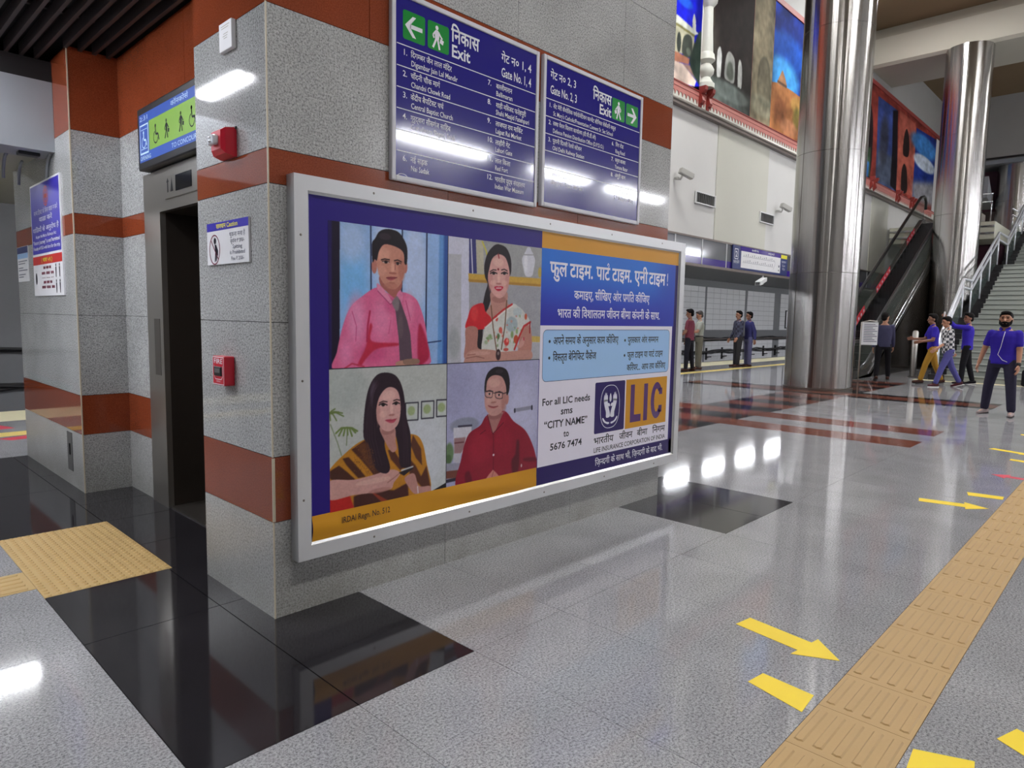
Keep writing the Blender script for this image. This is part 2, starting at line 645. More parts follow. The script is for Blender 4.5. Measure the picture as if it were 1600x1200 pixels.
class Board:
    """a flat printed surface: origin, across and up vectors, facing normal; artwork is laid on it in thin films"""
    def __init__(s, o, u, v, n):
        s.o, s.u, s.v, s.n = Vector(o), Vector(u), Vector(v), Vector(n)
    def pt(s, a, b, h):
        return s.o + s.u * a + s.v * b + s.n * h
    def flip(s):
        return s.u.cross(s.v).dot(s.n) < 0
    def text(s, items, name, mat, parent, h):
        for it in items:
            mb = MB()
            st, a, b, size = it[:4]
            kw = it[4] if len(it) > 4 else {}
            vs, fs, w = layout(st, kw.get('bold', 0.0))
            if not vs:
                continue
            k = size / 0.7
            kx = k
            if 'w' in kw:
                kx = kw['w'] / max(w, 1e-6)
            al = kw.get('al', 'l')
            dx = a - (0 if al == 'l' else w * kx / 2 if al == 'c' else w * kx)
            F = fs if not s.flip() else [q[::-1] for q in fs]
            mb.add([s.pt(dx + p[0] * kx, b + p[1] * k, h) for p in vs], F)
            mb.build(name, mat, parent)
    def poly(s, pts, h, mb=None):
        mb = mb or MB()
        P = [s.pt(a, b, h) for a, b in pts]
        n = Vector()
        for i in range(len(P)):
            n += P[i].cross(P[(i + 1) % len(P)])
        idx = tuple(range(len(P)))
        mb.add(P, [idx if n.dot(s.n) > 0 else idx[::-1]])
        return mb
    def rect(s, a0, a1, b0, b1, h, mb=None):
        return s.poly([(a0, b0), (a1, b0), (a1, b1), (a0, b1)], h, mb)
    def rrect(s, a0, a1, b0, b1, r, h, mb=None):
        pts = []
        for cx, cy, st in ((a1 - r, b1 - r, 0), (a0 + r, b1 - r, 90), (a0 + r, b0 + r, 180), (a1 - r, b0 + r, 270)):
            for k in range(5):
                an = math.radians(st + 22.5 * k)
                pts.append((cx + r * math.cos(an), cy + r * math.sin(an)))
        return s.poly(pts, h, mb)
    def ell(s, ca, cb, ra, rb, h, mb=None, n=20):
        return s.poly([(ca + ra * math.cos(2 * math.pi * k / n), cb + rb * math.sin(2 * math.pi * k / n)) for k in range(n)], h, mb)
    def stroke(s, pts, w, h, mb=None):
        mb = mb or MB()
        for p, q in zip(pts[:-1], pts[1:]):
            d = Vector((q[0] - p[0], q[1] - p[1]))
            if d.length < 1e-6:
                continue
            t = Vector((-d.y, d.x)).normalized() * w / 2
            s.poly([(p[0] + t.x, p[1] + t.y), (p[0] - t.x, p[1] - t.y), (q[0] - t.x, q[1] - t.y), (q[0] + t.x, q[1] + t.y)], h, mb)
        return mb

# ------------------------------------------------------------------ painting on a grid of points
def _blur(a, r):
    if r < 0.4:
        return a
    n = max(1, int(round(r)))
    k = np.ones(2 * n + 1) / (2 * n + 1)
    for _ in range(2):
        p = np.pad(a, ((n, n), (0, 0)), mode='edge')
        c = np.cumsum(np.vstack([np.zeros((1, p.shape[1])), p]), 0)
        a = (c[2 * n + 1:] - c[:-2 * n - 1]) / (2 * n + 1)
        p = np.pad(a, ((0, 0), (n, n)), mode='edge')
        c = np.cumsum(np.hstack([np.zeros((p.shape[0], 1)), p]), 1)
        a = (c[:, 2 * n + 1:] - c[:, :-2 * n - 1]) / (2 * n + 1)
    return a

def _inside(X, Y, pts):
    m = np.zeros(X.shape, bool)
    n = len(pts)
    for i in range(n):
        x0, y0 = pts[i]
        x1, y1 = pts[(i + 1) % n]
        if y0 == y1:
            continue
        c = (Y < y0) != (Y < y1)
        m ^= c & (X < (x1 - x0) * (Y - y0) / (y1 - y0) + x0)
    return m.astype(float)

def _spline(pts, k=5):
    out = []
    n = len(pts)
    for i in range(n):
        p0, p1, p2, p3 = (np.array(pts[(i + d) % n]) for d in (-1, 0, 1, 2))
        for j in range(k):
            t = j / k
            out.append(tuple(0.5 * (2 * p1 + (p2 - p0) * t + (2 * p0 - 5 * p1 + 4 * p2 - p3) * t * t + (3 * p1 - p0 - 3 * p2 + p3) * t ** 3)))
    return out

def paint(ops, W, H, soft=1.0, asp=1.0, grain=0.0):
    """returns (H, W, 3) linear colours, row 0 at the bottom; painted at double size and averaged"""
    w, h = W * 2, H * 2
    X, Y = np.meshgrid((np.arange(w) + 0.5) / w, (np.arange(h) + 0.5) / h)
    img = np.zeros((h, w, 3))
    for o in ops:
        col = np.array(o[1], float)
        if o[0] in 'ps':
            pts = _spline(o[2]) if o[0] == 's' else o[2]
            m = _inside(X, Y, pts)
            m = _blur(m, o[3] * w * 0.5) * o[4]
        elif o[0] == 'e':
            _, _, cx, cy, rx, ry, bl, al = o
            d = np.sqrt(((X - cx) / rx) ** 2 + ((Y - cy) / ry) ** 2)
            m = (d < 1).astype(float) if bl == 0 else np.clip((1.0 - d) * max(0.7, rx / bl) + 0.5, 0, 1)
            if bl:
                m = m * m * (3 - 2 * m)
            m = m * al
        else:
            _, _, pts, wd_ = o
            m = np.zeros((h, w))
            for (x0, y0), (x1, y1) in zip(pts[:-1], pts[1:]):
                dx, dy = (x1 - x0), (y1 - y0) * asp
                L = dx * dx + dy * dy + 1e-12
                t = np.clip(((X - x0) * dx + (Y - y0) * asp * dy) / L, 0, 1)
                d = np.hypot(X - x0 - t * dx, (Y - y0) * asp - t * dy)
                m = np.maximum(m, np.clip((wd_ / 2 - d) * w + 0.5, 0, 1))
        img = img * (1 - m[..., None]) + col * m[..., None]
    if soft > 0:
        for c in range(3):
            img[..., c] = 0.35 * img[..., c] + 0.65 * _blur(img[..., c], soft)
    img = img.reshape(H, 2, W, 2, 3).mean((1, 3)) / 255
    if grain:
        # cloudy tone of a printed photograph or a brushed painting: two sizes of mottling
        rs = np.random.RandomState(len(ops))
        cells_ = ((H / 14, 0.9), (H / 40, 0.5), (1.5, 0.35)) if grain > 0.05 else ((H / 60, 0.4), (1.0, 0.6))
        g = np.zeros((H, W))
        for cell, amp in cells_:
            q = _blur(rs.randn(H, W), cell)
            g += amp * q / (q.std() + 1e-9)
        img = np.clip(img * (1 + grain * g[..., None]), 0, 1)
    return np.where(img <= 0.04045, img / 12.92, ((img + 0.055) / 1.055) ** 2.4)

def picture(name, ops, board, a0, a1, b0, b1, W, H, h, mat, parent, soft=1.0, grain=0.022):
    img = paint(ops, W, H, soft, (b1 - b0) / (a1 - a0), grain)
    aa = np.linspace(a0, a1, W)
    bb = np.linspace(b0, b1, H)
    A, B = np.meshgrid(aa, bb)
    off = WORLD_LOC[parent.name] if parent is not None else Vector((0, 0, 0))
    O = np.array(board.o + board.n * h - off)
    co = O + A[..., None] * np.array(board.u) + B[..., None] * np.array(board.v)
    idx = np.arange(W * H).reshape(H, W)
    q = np.stack([idx[:-1, :-1], idx[:-1, 1:], idx[1:, 1:], idx[1:, :-1]], -1).reshape(-1, 4)
    if board.flip():
        q = q[:, ::-1]
    me = bpy.data.meshes.new(name)
    me.vertices.add(W * H)
    me.vertices.foreach_set('co', co.reshape(-1).astype(np.float32))
    me.loops.add(q.size)
    me.loops.foreach_set('vertex_index', q.reshape(-1).astype(np.int32))
    me.polygons.add(len(q))
    me.polygons.foreach_set('loop_start', (np.arange(len(q)) * 4).astype(np.int32))
    me.update(calc_edges=True)
    at = me.color_attributes.new('paint', 'FLOAT_COLOR', 'POINT')
    at.data.foreach_set('color', np.concatenate([img.reshape(-1, 3), np.ones((W * H, 1))], 1).reshape(-1).astype(np.float32))
    return link(name, me, mat, parent)
# ---- printed and painted artwork: colour, outline (0..1 across and up each picture), softness
ART_MAN_PINK = [('p', (150, 184, 234), [(0.0036, 1.0374), (0.9962, 1.05), (1.0087, -0.0607), (-0.0056, -0.034)], 0.0, 1), ('e', (122, 186, 244), 0.1878, 0.5819, 0.1104, 0.2357, 0.1046, 0.9), ('e', (196, 210, 242), 0.4618, 0.8099, 0.1263, 0.2755, 0.101, 0.9), ('e', (190, 206, 242), 0.6933, 0.7186, 0.1083, 0.3521, 0.0812, 0.9), ('e', (176, 200, 240), 0.1779, 0.8776, 0.0918, 0.1418, 0.0918, 0.8), ('p', (28, 16, 44), [(-0.007, 1.0361), (0.0874, 0.9984), (0.0804, -0.0175), (-0.0164, -0.0335)], 0.0, 1), ('p', (36, 22, 90), [(-0.007, 1.0361), (0.03, 1.0014), (0.0219, -0.0148), (-0.0164, -0.0335)], 0.0086, 1), ('p', (100, 150, 215), [(0.9174, 1.0525), (1.0033, 1.0622), (1.0161, -0.061), (0.9066, -0.0559)], 0.0086, 1), ('p', (46, 84, 160), [(0.9601, 1.0573), (1.0106, 1.063), (1.0236, -0.0614), (0.9573, -0.0583)], 0.0145, 1), ('l', (25, 35, 75), [(0.3229, 1.0266), (0.3253, 0.5151)], 0.0106), ('l', (25, 35, 75), [(0.5837, 1.0147), (0.5787, 0.5141)], 0.0115), ('l', (25, 35, 75), [(0.8008, 1.0282), (0.7956, 0.2258)], 0.0123), ('l', (40, 60, 110), [(0.8057, 0.1671), (0.9403, 0.1804)], 0.0098), ('s', (222, 104, 150), [(0.0439, -0.0107), (0.0614, 0.1173), (0.1048, 0.2916), (0.1619, 0.4212), (0.2509, 0.4997), (0.3759, 0.5702), (0.487, 0.5215), (0.589, 0.5452), (0.6971, 0.5051), (0.7517, 0.419), (0.7937, 0.2888), (0.8141, 0.1566), (0.8372, 0.0729), (0.807, -0.0049), (0.4123, -0.022)], 0.0, 1), ('e', (234, 146, 190), 0.2096, 0.3338, 0.0642, 0.1561, 0.0817, 0.9), ('e', (230, 134, 176), 0.4124, 0.336, 0.0748, 0.1397, 0.0997, 0.8), ('e', (230, 136, 176), 0.6417, 0.4165, 0.0398, 0.0999, 0.0663, 0.8), ('e', (204, 76, 128), 0.3389, 0.0998, 0.0983, 0.0644, 0.086, 0.7), ('e', (208, 84, 134), 0.4871, 0.4456, 0.0507, 0.0542, 0.0634, 0.7), ('e', (232, 140, 186), 0.1284, 0.1053, 0.0456, 0.0934, 0.0684, 0.7), ('l', (206, 84, 134), [(0.1755, 0.3957), (0.2094, 0.2921), (0.2032, 0.1874)], 0.0068), ('l', (208, 88, 136), [(0.4872, 0.3369), (0.4684, 0.2386)], 0.0076), ('l', (202, 76, 126), [(0.6152, 0.4823), (0.6553, 0.3387)], 0.0079), ('s', (196, 40, 72), [(0.3129, 0.3031), (0.3345, 0.2926), (0.3294, 0.1858), (0.5384, 0.1699), (0.541, 0.1499), (0.3755, 0.1313), (0.2908, 0.069), (0.2433, 0.0121), (0.2199, 0.0289), (0.2815, 0.1439)], 0.0072, 1), ('s', (182, 32, 72), [(0.7387, 0.3169), (0.7999, 0.2028), (0.8316, 0.0753), (0.7929, 0.0187), (0.731, 0.0095), (0.7205, 0.1808)], 0.0096, 1), ('l', (186, 40, 84), [(0.3155, 0.3986), (0.2974, 0.2924), (0.2912, 0.1863)], 0.0144), ('l', (200, 60, 90), [(0.1052, -0.0083), (0.1736, 0.0307), (0.2669, 0.0058)], 0.0112), ('s', (172, 100, 92), [(0.4064, 0.6622), (0.5694, 0.634), (0.5696, 0.5521), (0.5249, 0.499), (0.4495, 0.5437), (0.3979, 0.5926)], 0.0, 1), ('e', (188, 120, 108), 0.3508, 0.7166, 0.0217, 0.0504, 0.0, 1), ('e', (180, 112, 104), 0.6091, 0.7327, 0.0195, 0.048, 0.0, 1), ('s', (204, 140, 122), [(0.3665, 0.7493), (0.3546, 0.8323), (0.386, 0.8929), (0.4866, 0.9134), (0.5879, 0.8747), (0.6102, 0.7786), (0.6015, 0.6851), (0.5733, 0.6102), (0.5185, 0.564), (0.452, 0.5782), (0.3955, 0.6435)], 0.0, 1), ('e', (222, 162, 142), 0.4248, 0.8068, 0.0556, 0.0476, 0.0309, 0.7), ('e', (222, 160, 142), 0.4126, 0.6891, 0.0344, 0.0372, 0.0221, 0.6), ('e', (180, 112, 98), 0.5781, 0.7109, 0.0285, 0.087, 0.0233, 0.7), ('e', (184, 116, 102), 0.4869, 0.5863, 0.057, 0.0237, 0.0177, 0.7), ('s', (28, 18, 28), [(0.3365, 0.7471), (0.332, 0.872), (0.3583, 0.9142), (0.3908, 0.9636), (0.4494, 0.989), (0.5367, 0.9837), (0.5903, 0.9399), (0.6255, 0.8672), (0.6233, 0.7578), (0.6012, 0.7583), (0.5932, 0.8317), (0.5369, 0.8678), (0.4371, 0.8799), (0.3907, 0.8302), (0.3713, 0.7602), (0.3545, 0.7673)], 0.0, 1), ('e', (60, 44, 56), 0.4371, 0.9349, 0.0494, 0.0232, 0.0222, 0.7), ('l', (40, 24, 26), [(0.4077, 0.7673), (0.4371, 0.7759), (0.4742, 0.7724)], 0.0086), ('l', (40, 24, 26), [(0.5169, 0.7693), (0.5434, 0.7767), (0.5754, 0.7651)], 0.0088), ('e', (196, 168, 160), 0.4445, 0.7531, 0.0273, 0.0074, 0.0, 1), ('e', (30, 18, 20), 0.4457, 0.7542, 0.0136, 0.0107, 0.0, 1), ('e', (190, 160, 152), 0.5448, 0.7498, 0.0242, 0.0076, 0.0, 1), ('e', (30, 18, 20), 0.5435, 0.7508, 0.0127, 0.0108, 0.0, 1), ('l', (60, 34, 32), [(0.415, 0.7572), (0.4445, 0.7648), (0.4743, 0.7575)], 0.0062), ('l', (60, 34, 32), [(0.5194, 0.7544), (0.5447, 0.7617), (0.5729, 0.7519)], 0.0063), ('e', (226, 168, 148), 0.5018, 0.7165, 0.0151, 0.043, 0.0101, 0.8), ('e', (164, 96, 86), 0.5019, 0.6778, 0.0328, 0.0086, 0.005, 0.9), ('l', (172, 104, 94), [(0.5244, 0.7613), (0.522, 0.7071)], 0.0089), ('s', (168, 80, 88), [(0.4495, 0.6445), (0.4868, 0.6531), (0.5374, 0.6496), (0.4994, 0.628), (0.4681, 0.6284)], 0.0, 1), ('l', (110, 44, 52), [(0.4495, 0.6424), (0.4931, 0.6427), (0.5374, 0.6485)], 0.0062), ('e', (172, 106, 94), 0.4944, 0.6083, 0.0278, 0.0075, 0.0063, 0.7), ('s', (228, 140, 176), [(0.3736, 0.5998), (0.431, 0.5568), (0.4971, 0.473), (0.482, 0.4541), (0.4186, 0.5027), (0.3784, 0.5491)], 0.0, 1), ('s', (222, 125, 165), [(0.5631, 0.5573), (0.589, 0.5255), (0.5788, 0.4701), (0.5325, 0.508)], 0.0, 1), ('l', (170, 60, 105), [(0.3783, 0.5449), (0.482, 0.452), (0.5022, 0.4656)], 0.0061), ('p', (92, 72, 86), [(0.4971, 0.4654), (0.5376, 0.5147), (0.5659, 0.4829), (0.6262, 0.3384), (0.6557, 0.2378), (0.6726, 0.048), (0.5645, 0.036), (0.5537, 0.2051), (0.5381, 0.3154), (0.5251, 0.4139)], 0.0, 1), ('s', (132, 118, 124), [(0.4971, 0.4654), (0.5376, 0.5125), (0.5582, 0.475), (0.5507, 0.4145), (0.5276, 0.4085)], 0.0064, 1), ('e', (112, 92, 100), 0.5703, 0.2936, 0.0234, 0.0883, 0.0156, 0.7), ('e', (190, 140, 122), 0.5906, 0.0149, 0.0661, 0.0246, 0.0053, 1), ('s', (150, 116, 100), [(0.5971, 0.0427), (0.7239, 0.0464), (0.731, 0.0095), (0.6169, 0.0026)], 0.0, 1)]
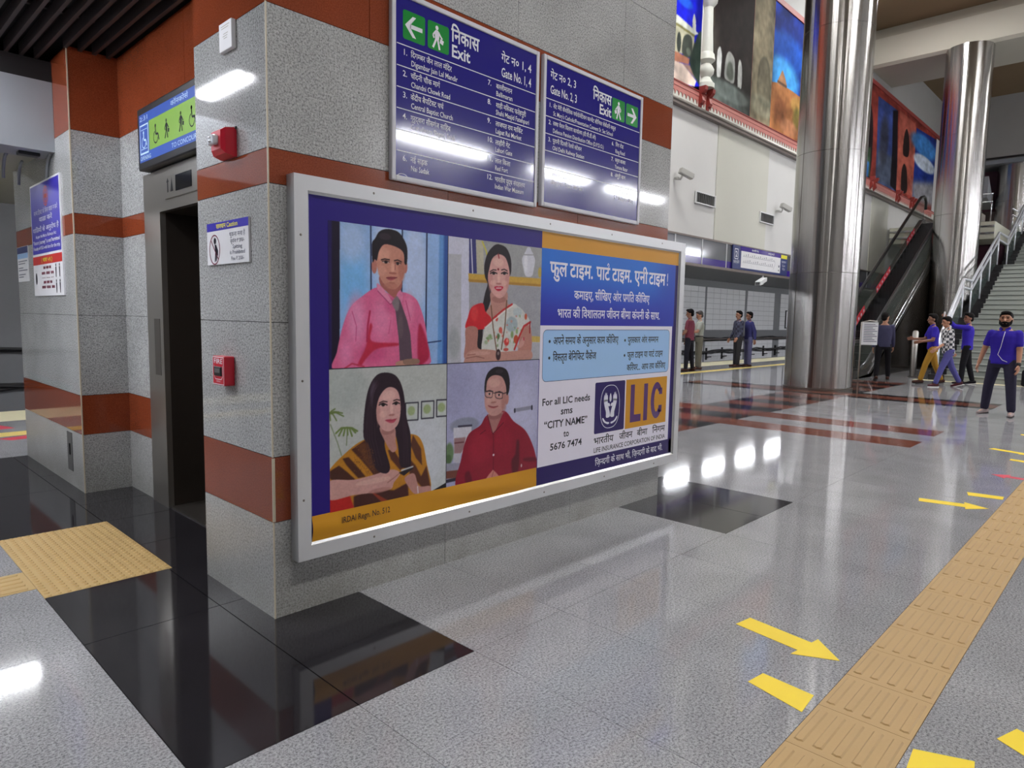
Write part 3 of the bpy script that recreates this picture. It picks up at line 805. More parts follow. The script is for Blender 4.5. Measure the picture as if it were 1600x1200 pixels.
ART_WOMAN_SARI = [('p', (188, 188, 202), [(-0.0581, 1.0355), (1.0264, 1.0476), (1.0613, -0.0648), (-0.048, -0.0174)], 0.0, 1), ('p', (206, 206, 226), [(-0.0229, 1.02), (0.1985, 1.0146), (0.2139, -0.0286), (-0.0121, -0.019)], 0.0, 1), ('p', (184, 184, 194), [(-0.0094, 0.86), (0.1259, 0.8659), (0.1327, -0.0252), (-0.0001, -0.0195)], 0.0036, 1), ('e', (150, 155, 158), 0.0647, 0.1627, 0.0555, 0.1226, 0.037, 0.6), ('p', (160, 160, 162), [(0.1985, 1.0146), (1.0271, 1.0249), (1.0368, 0.7167), (0.203, 0.7092)], 0.0, 1), ('p', (186, 180, 160), [(0.2671, 1.0118), (0.3396, 1.0144), (0.3526, 0.724), (0.2794, 0.7244)], 0.0, 1), ('p', (52, 52, 116), [(0.1997, 1.0147), (0.2645, 1.0115), (0.2807, 0.7266), (0.2028, 0.7235)], 0.0, 1), ('l', (220, 220, 235), [(0.2188, 1.0066), (0.2383, 0.7269)], 0.0101), ('l', (205, 195, 60), [(0.3322, 0.9877), (0.3716, 0.9188), (0.3955, 0.8477)], 0.0118), ('p', (206, 164, 66), [(0.1952, 0.721), (0.9969, 0.7281), (0.9943, 0.6569), (0.5887, 0.6581), (0.2038, 0.6559)], 0.0, 1), ('p', (176, 130, 50), [(0.1959, 0.6759), (0.9937, 0.6775), (0.9944, 0.6547), (0.2038, 0.6538)], 0.0038, 1), ('p', (160, 160, 168), [(0.2038, 0.6538), (0.9945, 0.6524), (1.0048, 0.2066), (0.2103, 0.2127)], 0.0, 1), ('p', (200, 172, 92), [(0.8798, 0.2121), (1.0017, 0.2066), (1.0001, 0.1542), (0.8782, 0.1594)], 0.0, 1), ('p', (178, 178, 188), [(0.8814, 0.1525), (1.0003, 0.1484), (1.0059, -0.0389), (0.8866, -0.0342)], 0.0, 1), ('s', (214, 214, 226), [(0.7923, 0.9245), (0.8824, 0.9324), (0.9174, 0.8882), (0.9058, 0.8107), (0.8832, 0.7438), (0.8122, 0.7393), (0.7789, 0.8127), (0.7654, 0.8758)], 0.0, 1), ('s', (208, 208, 220), [(0.825, 0.9884), (0.855, 0.9913), (0.874, 0.963), (0.8931, 0.9334), (0.7923, 0.9245), (0.8064, 0.9568)], 0.0, 1), ('e', (240, 240, 248), 0.809, 0.8594, 0.0209, 0.0775, 0.0119, 0.7), ('l', (160, 160, 170), [(0.7879, 0.9219), (0.8901, 0.9297)], 0.0089), ('e', (200, 170, 60), 0.9795, 0.7818, 0.022, 0.0455, 0.0063, 0.8), ('s', (30, 18, 26), [(0.4941, 0.9832), (0.5847, 0.9621), (0.6362, 0.8783), (0.6444, 0.7702), (0.6216, 0.7099), (0.6095, 0.6809), (0.506, 0.6107), (0.4309, 0.6071), (0.4285, 0.5218), (0.3811, 0.3928), (0.3522, 0.2968), (0.3396, 0.1052), (0.2895, 0.1063), (0.3021, 0.2966), (0.3317, 0.413), (0.3648, 0.5618), (0.3912, 0.6474), (0.3635, 0.7069), (0.3553, 0.7922), (0.3827, 0.8885), (0.435, 0.9531)], 0.0, 1), ('s', (188, 136, 126), [(0.4313, 0.5858), (0.5973, 0.5933), (0.6094, 0.4955), (0.65, 0.4747), (0.5525, 0.3849), (0.4495, 0.351), (0.3808, 0.4087), (0.4266, 0.4791)], 0.0, 1), ('e', (160, 104, 98), 0.5147, 0.5249, 0.077, 0.0302, 0.0196, 0.7), ('s', (206, 28, 42), [(0.2361, 0.4526), (0.3436, 0.4872), (0.374, 0.4192), (0.4357, 0.3594), (0.3735, 0.2969), (0.3633, 0.2734), (0.1815, 0.2732), (0.1966, 0.3688)], 0.0, 1), ('e', (232, 70, 70), 0.2627, 0.4011, 0.0363, 0.0626, 0.0233, 0.6), ('s', (178, 122, 112), [(0.1813, 0.2836), (0.2945, 0.2797), (0.297, 0.1274), (0.3665, 0.0938), (0.3274, 0.0414), (0.1722, 0.0307), (0.1755, 0.161)], 0.0, 1), ('s', (206, 206, 202), [(0.6612, 0.4883), (0.7375, 0.4683), (0.8011, 0.425), (0.8794, 0.3333), (0.8709, 0.2533), (0.8023, 0.2648), (0.7473, 0.1973), (0.7026, 0.0968), (0.5594, 0.0671), (0.3481, 0.0729), (0.3634, 0.2649), (0.3827, 0.3054), (0.49, 0.3785)], 0.0, 1), ('e', (150, 166, 176), 0.661, 0.3147, 0.0656, 0.0665, 0.0204, 0.8), ('e', (176, 190, 196), 0.724, 0.4212, 0.0518, 0.0389, 0.0207, 0.8), ('e', (130, 156, 104), 0.6674, 0.2259, 0.016, 0.0311, 0.0087, 1), ('e', (140, 166, 112), 0.7208, 0.2536, 0.0133, 0.0224, 0.0089, 1), ('e', (146, 168, 124), 0.425, 0.2057, 0.0246, 0.0237, 0.0137, 0.8), ('e', (156, 174, 134), 0.3853, 0.1632, 0.0189, 0.0171, 0.0108, 0.8), ('e', (170, 186, 190), 0.479, 0.1933, 0.0118, 0.0101, 0.0055, 0.75), ('e', (196, 150, 140), 0.6077, 0.2458, 0.0076, 0.0084, 0.0057, 0.75), ('e', (120, 150, 96), 0.7707, 0.2609, 0.0096, 0.0118, 0.006, 0.75), ('e', (120, 150, 96), 0.4466, 0.1932, 0.0081, 0.0065, 0.0054, 0.75), ('e', (120, 150, 96), 0.6862, 0.1598, 0.0062, 0.0128, 0.0059, 0.75), ('e', (120, 150, 96), 0.7038, 0.1902, 0.0112, 0.0136, 0.0059, 0.75), ('e', (196, 150, 140), 0.6572, 0.338, 0.0111, 0.0111, 0.0058, 0.75), ('e', (170, 186, 190), 0.7607, 0.158, 0.0067, 0.0078, 0.006, 0.75), ('e', (196, 150, 140), 0.4702, 0.2427, 0.0109, 0.0129, 0.0055, 0.75), ('e', (120, 150, 96), 0.5463, 0.2632, 0.0081, 0.0111, 0.0056, 0.75), ('e', (214, 90, 80), 0.6076, 0.3077, 0.0123, 0.0069, 0.0057, 0.75), ('e', (214, 90, 80), 0.4943, 0.2065, 0.0066, 0.0131, 0.0055, 0.75), ('e', (120, 150, 96), 0.7551, 0.3859, 0.0067, 0.0118, 0.0059, 0.75), ('e', (170, 186, 190), 0.6258, 0.3357, 0.0078, 0.0071, 0.0058, 0.75), ('e', (206, 110, 100), 0.711, 0.3857, 0.0084, 0.0072, 0.0059, 0.75), ('e', (196, 150, 140), 0.7347, 0.1243, 0.0116, 0.0137, 0.0059, 0.75), ('e', (206, 110, 100), 0.4079, 0.1773, 0.0079, 0.0109, 0.0054, 0.75), ('e', (170, 186, 190), 0.5948, 0.3045, 0.0093, 0.0143, 0.0057, 0.75), ('e', (120, 150, 96), 0.507, 0.1343, 0.0093, 0.0138, 0.0056, 0.75), ('e', (170, 186, 190), 0.7624, 0.2051, 0.0071, 0.0072, 0.0059, 0.75), ('e', (150, 170, 120), 0.721, 0.2048, 0.0125, 0.0097, 0.0059, 0.75), ('e', (214, 90, 80), 0.5623, 0.2147, 0.0117, 0.0118, 0.0056, 0.75), ('e', (120, 150, 96), 0.4284, 0.2197, 0.0073, 0.0113, 0.0055, 0.75), ('e', (196, 150, 140), 0.6577, 0.3419, 0.0129, 0.0107, 0.0058, 0.75), ('e', (196, 150, 140), 0.598, 0.1236, 0.0127, 0.0091, 0.0057, 0.75), ('e', (150, 170, 120), 0.5304, 0.2164, 0.006, 0.0113, 0.0056, 0.75), ('e', (170, 186, 190), 0.5638, 0.2439, 0.01, 0.0087, 0.0057, 0.75), ('e', (214, 90, 80), 0.573, 0.2308, 0.0058, 0.0094, 0.0056, 0.75), ('e', (120, 150, 96), 0.6273, 0.1856, 0.008, 0.0095, 0.0057, 0.75), ('e', (120, 150, 96), 0.5072, 0.1766, 0.0074, 0.0125, 0.0056, 0.75), ('e', (120, 150, 96), 0.4296, 0.2045, 0.0101, 0.0075, 0.0054, 0.75), ('e', (170, 186, 190), 0.5767, 0.2441, 0.0074, 0.008, 0.0057, 0.75), ('e', (206, 110, 100), 0.5521, 0.2425, 0.0098, 0.0139, 0.0056, 0.75), ('e', (150, 170, 120), 0.6459, 0.1716, 0.0063, 0.0124, 0.0057, 0.75), ('e', (170, 186, 190), 0.4715, 0.194, 0.0071, 0.0074, 0.0055, 0.75), ('e', (120, 150, 96), 0.5899, 0.1586, 0.0071, 0.0088, 0.0058, 0.75), ('e', (120, 150, 96), 0.695, 0.2855, 0.0084, 0.0077, 0.0059, 0.75), ('e', (170, 186, 190), 0.4983, 0.2343, 0.0087, 0.0114, 0.0055, 0.75), ('e', (206, 110, 100), 0.4983, 0.2027, 0.012, 0.0077, 0.0056, 0.75), ('e', (120, 150, 96), 0.3931, 0.1973, 0.012, 0.0097, 0.0054, 0.75), ('e', (150, 170, 120), 0.7492, 0.3894, 0.0061, 0.0103, 0.0059, 0.75), ('e', (170, 186, 190), 0.6734, 0.3038, 0.0098, 0.0136, 0.0058, 0.75), ('e', (170, 186, 190), 0.7149, 0.3518, 0.0067, 0.0086, 0.0058, 0.75), ('e', (120, 150, 96), 0.4043, 0.1917, 0.0117, 0.0132, 0.0054, 0.75), ('e', (206, 110, 100), 0.7318, 0.2807, 0.0094, 0.0077, 0.0059, 0.75), ('e', (206, 110, 100), 0.5796, 0.1667, 0.0094, 0.0098, 0.0057, 0.75), ('e', (206, 60, 56), 0.6069, 0.1632, 0.0273, 0.0332, 0.0086, 1), ('e', (232, 140, 130), 0.6139, 0.1742, 0.0114, 0.0155, 0.0057, 1), ('e', (190, 80, 50), 0.7122, 0.1842, 0.0266, 0.0381, 0.0089, 1), ('e', (206, 90, 78), 0.5383, 0.2648, 0.0196, 0.0262, 0.0084, 1), ('e', (200, 84, 74), 0.6013, 0.0969, 0.0287, 0.0144, 0.0072, 1), ('e', (200, 70, 60), 0.4945, 0.3624, 0.0139, 0.0237, 0.0056, 1), ('e', (90, 110, 70), 0.5143, 0.2104, 0.0139, 0.0261, 0.0056, 1), ('e', (200, 90, 60), 0.8218, 0.3837, 0.0151, 0.0271, 0.006, 1), ('l', (190, 40, 44), [(0.3734, 0.3011), (0.4831, 0.3816), (0.5654, 0.4375), (0.6612, 0.4883)], 0.0148), ('l', (240, 225, 220), [(0.383, 0.2884), (0.4903, 0.3666), (0.5756, 0.4236), (0.6673, 0.4752)], 0.0081), ('s', (186, 128, 116), [(0.7784, 0.2648), (0.8773, 0.299), (0.8915, 0.0695), (0.7481, 0.0506), (0.7458, 0.141)], 0.0, 1), ('l', (190, 44, 46), [(0.8763, 0.3355), (0.8014, 0.2987), (0.7557, 0.2198), (0.6967, 0.097)], 0.0184), ('l', (150, 30, 40), [(0.8732, 0.3389), (0.8713, 0.2419)], 0.0138), ('s', (192, 140, 128), [(0.1673, 0.0236), (0.2032, 0.0873), (0.3264, 0.1055), (0.4613, 0.0959), (0.5591, 0.0781), (0.7472, 0.0845), (0.8896, 0.081), (0.8918, 0.0026), (0.6903, -0.0017), (0.5187, -0.002), (0.1982, -0.0069)], 0.0, 1), ('e', (208, 160, 148), 0.3269, 0.0735, 0.1075, 0.017, 0.0134, 0.7), ('l', (140, 90, 84), [(0.1849, 0.0355), (0.2878, 0.048), (0.3676, 0.0294)], 0.0063), ('l', (150, 96, 88), [(0.1972, 0.0613), (0.2771, 0.0663)], 0.0064), ('s', (204, 150, 140), [(0.7431, 0.1298), (0.7818, 0.1913), (0.8071, 0.1968), (0.8056, 0.14), (0.7615, 0.1068)], 0.0, 1), ('l', (190, 40, 70), [(0.8011, 0.1968), (0.8046, 0.1786)], 0.0106), ('s', (216, 162, 156), [(0.4075, 0.775), (0.4368, 0.8595), (0.5, 0.9009), (0.5725, 0.8837), (0.6136, 0.8115), (0.6283, 0.7256), (0.612, 0.6321), (0.5726, 0.5596), (0.5159, 0.5336), (0.4589, 0.5636), (0.4131, 0.6221), (0.3942, 0.7004)], 0.0, 1), ('e', (232, 186, 178), 0.5013, 0.8351, 0.0553, 0.0361, 0.0277, 0.7), ('e', (190, 130, 124), 0.4229, 0.6704, 0.0244, 0.0845, 0.019, 0.6), ('e', (196, 136, 130), 0.6021, 0.6914, 0.0227, 0.0866, 0.017, 0.6), ('e', (230, 180, 170), 0.4502, 0.6613, 0.03, 0.0233, 0.0164, 0.6), ('e', (230, 180, 170), 0.5717, 0.6658, 0.0281, 0.0238, 0.0169, 0.6), ('l', (150, 40, 50), [(0.4999, 0.9031), (0.5089, 0.8698)], 0.011), ('e', (120, 16, 30), 0.5026, 0.7754, 0.0096, 0.0096, 0.0, 1), ('l', (44, 22, 28), [(0.416, 0.7503), (0.4481, 0.7684), (0.4808, 0.7675)], 0.0081), ('l', (44, 22, 28), [(0.5386, 0.7726), (0.5691, 0.7812), (0.6004, 0.7694)], 0.0083), ('e', (206, 184, 180), 0.4541, 0.7391, 0.0313, 0.0085, 0.0, 1), ('e', (26, 14, 18), 0.4541, 0.7402, 0.0163, 0.0127, 0.0, 1), ('e', (206, 184, 180), 0.5685, 0.7456, 0.0309, 0.0086, 0.0, 1), ('e', (26, 14, 18), 0.5685, 0.7467, 0.0168, 0.0129, 0.0, 1), ('l', (30, 16, 20), [(0.419, 0.7357), (0.4511, 0.7516), (0.4895, 0.7404)], 0.0094), ('l', (30, 16, 20), [(0.5364, 0.7435), (0.5696, 0.7575), (0.6037, 0.7479)], 0.0098), ('e', (234, 188, 178), 0.5083, 0.6966, 0.0138, 0.0428, 0.0097, 0.8), ('e', (176, 112, 106), 0.5106, 0.656, 0.0305, 0.0075, 0.0055, 0.9), ('s', (192, 28, 62), [(0.4618, 0.6246), (0.4917, 0.6346), (0.5097, 0.6313), (0.5304, 0.6366), (0.5612, 0.6295), (0.5312, 0.5989), (0.4925, 0.5972)], 0.0, 1), ('l', (235, 225, 225), [(0.4852, 0.6182), (0.5377, 0.6208)], 0.0068), ('l', (110, 78, 56), [(0.4322, 0.4686), (0.4575, 0.2864), (0.4972, 0.095)], 0.0109), ('l', (110, 78, 56), [(0.6004, 0.5171), (0.5854, 0.2978), (0.5502, 0.1003)], 0.0114), ('e', (60, 36, 40), 0.5175, 0.0551, 0.0266, 0.0482, 0.0042, 1), ('e', (130, 110, 110), 0.5173, 0.066, 0.0126, 0.0154, 0.0042, 1)]
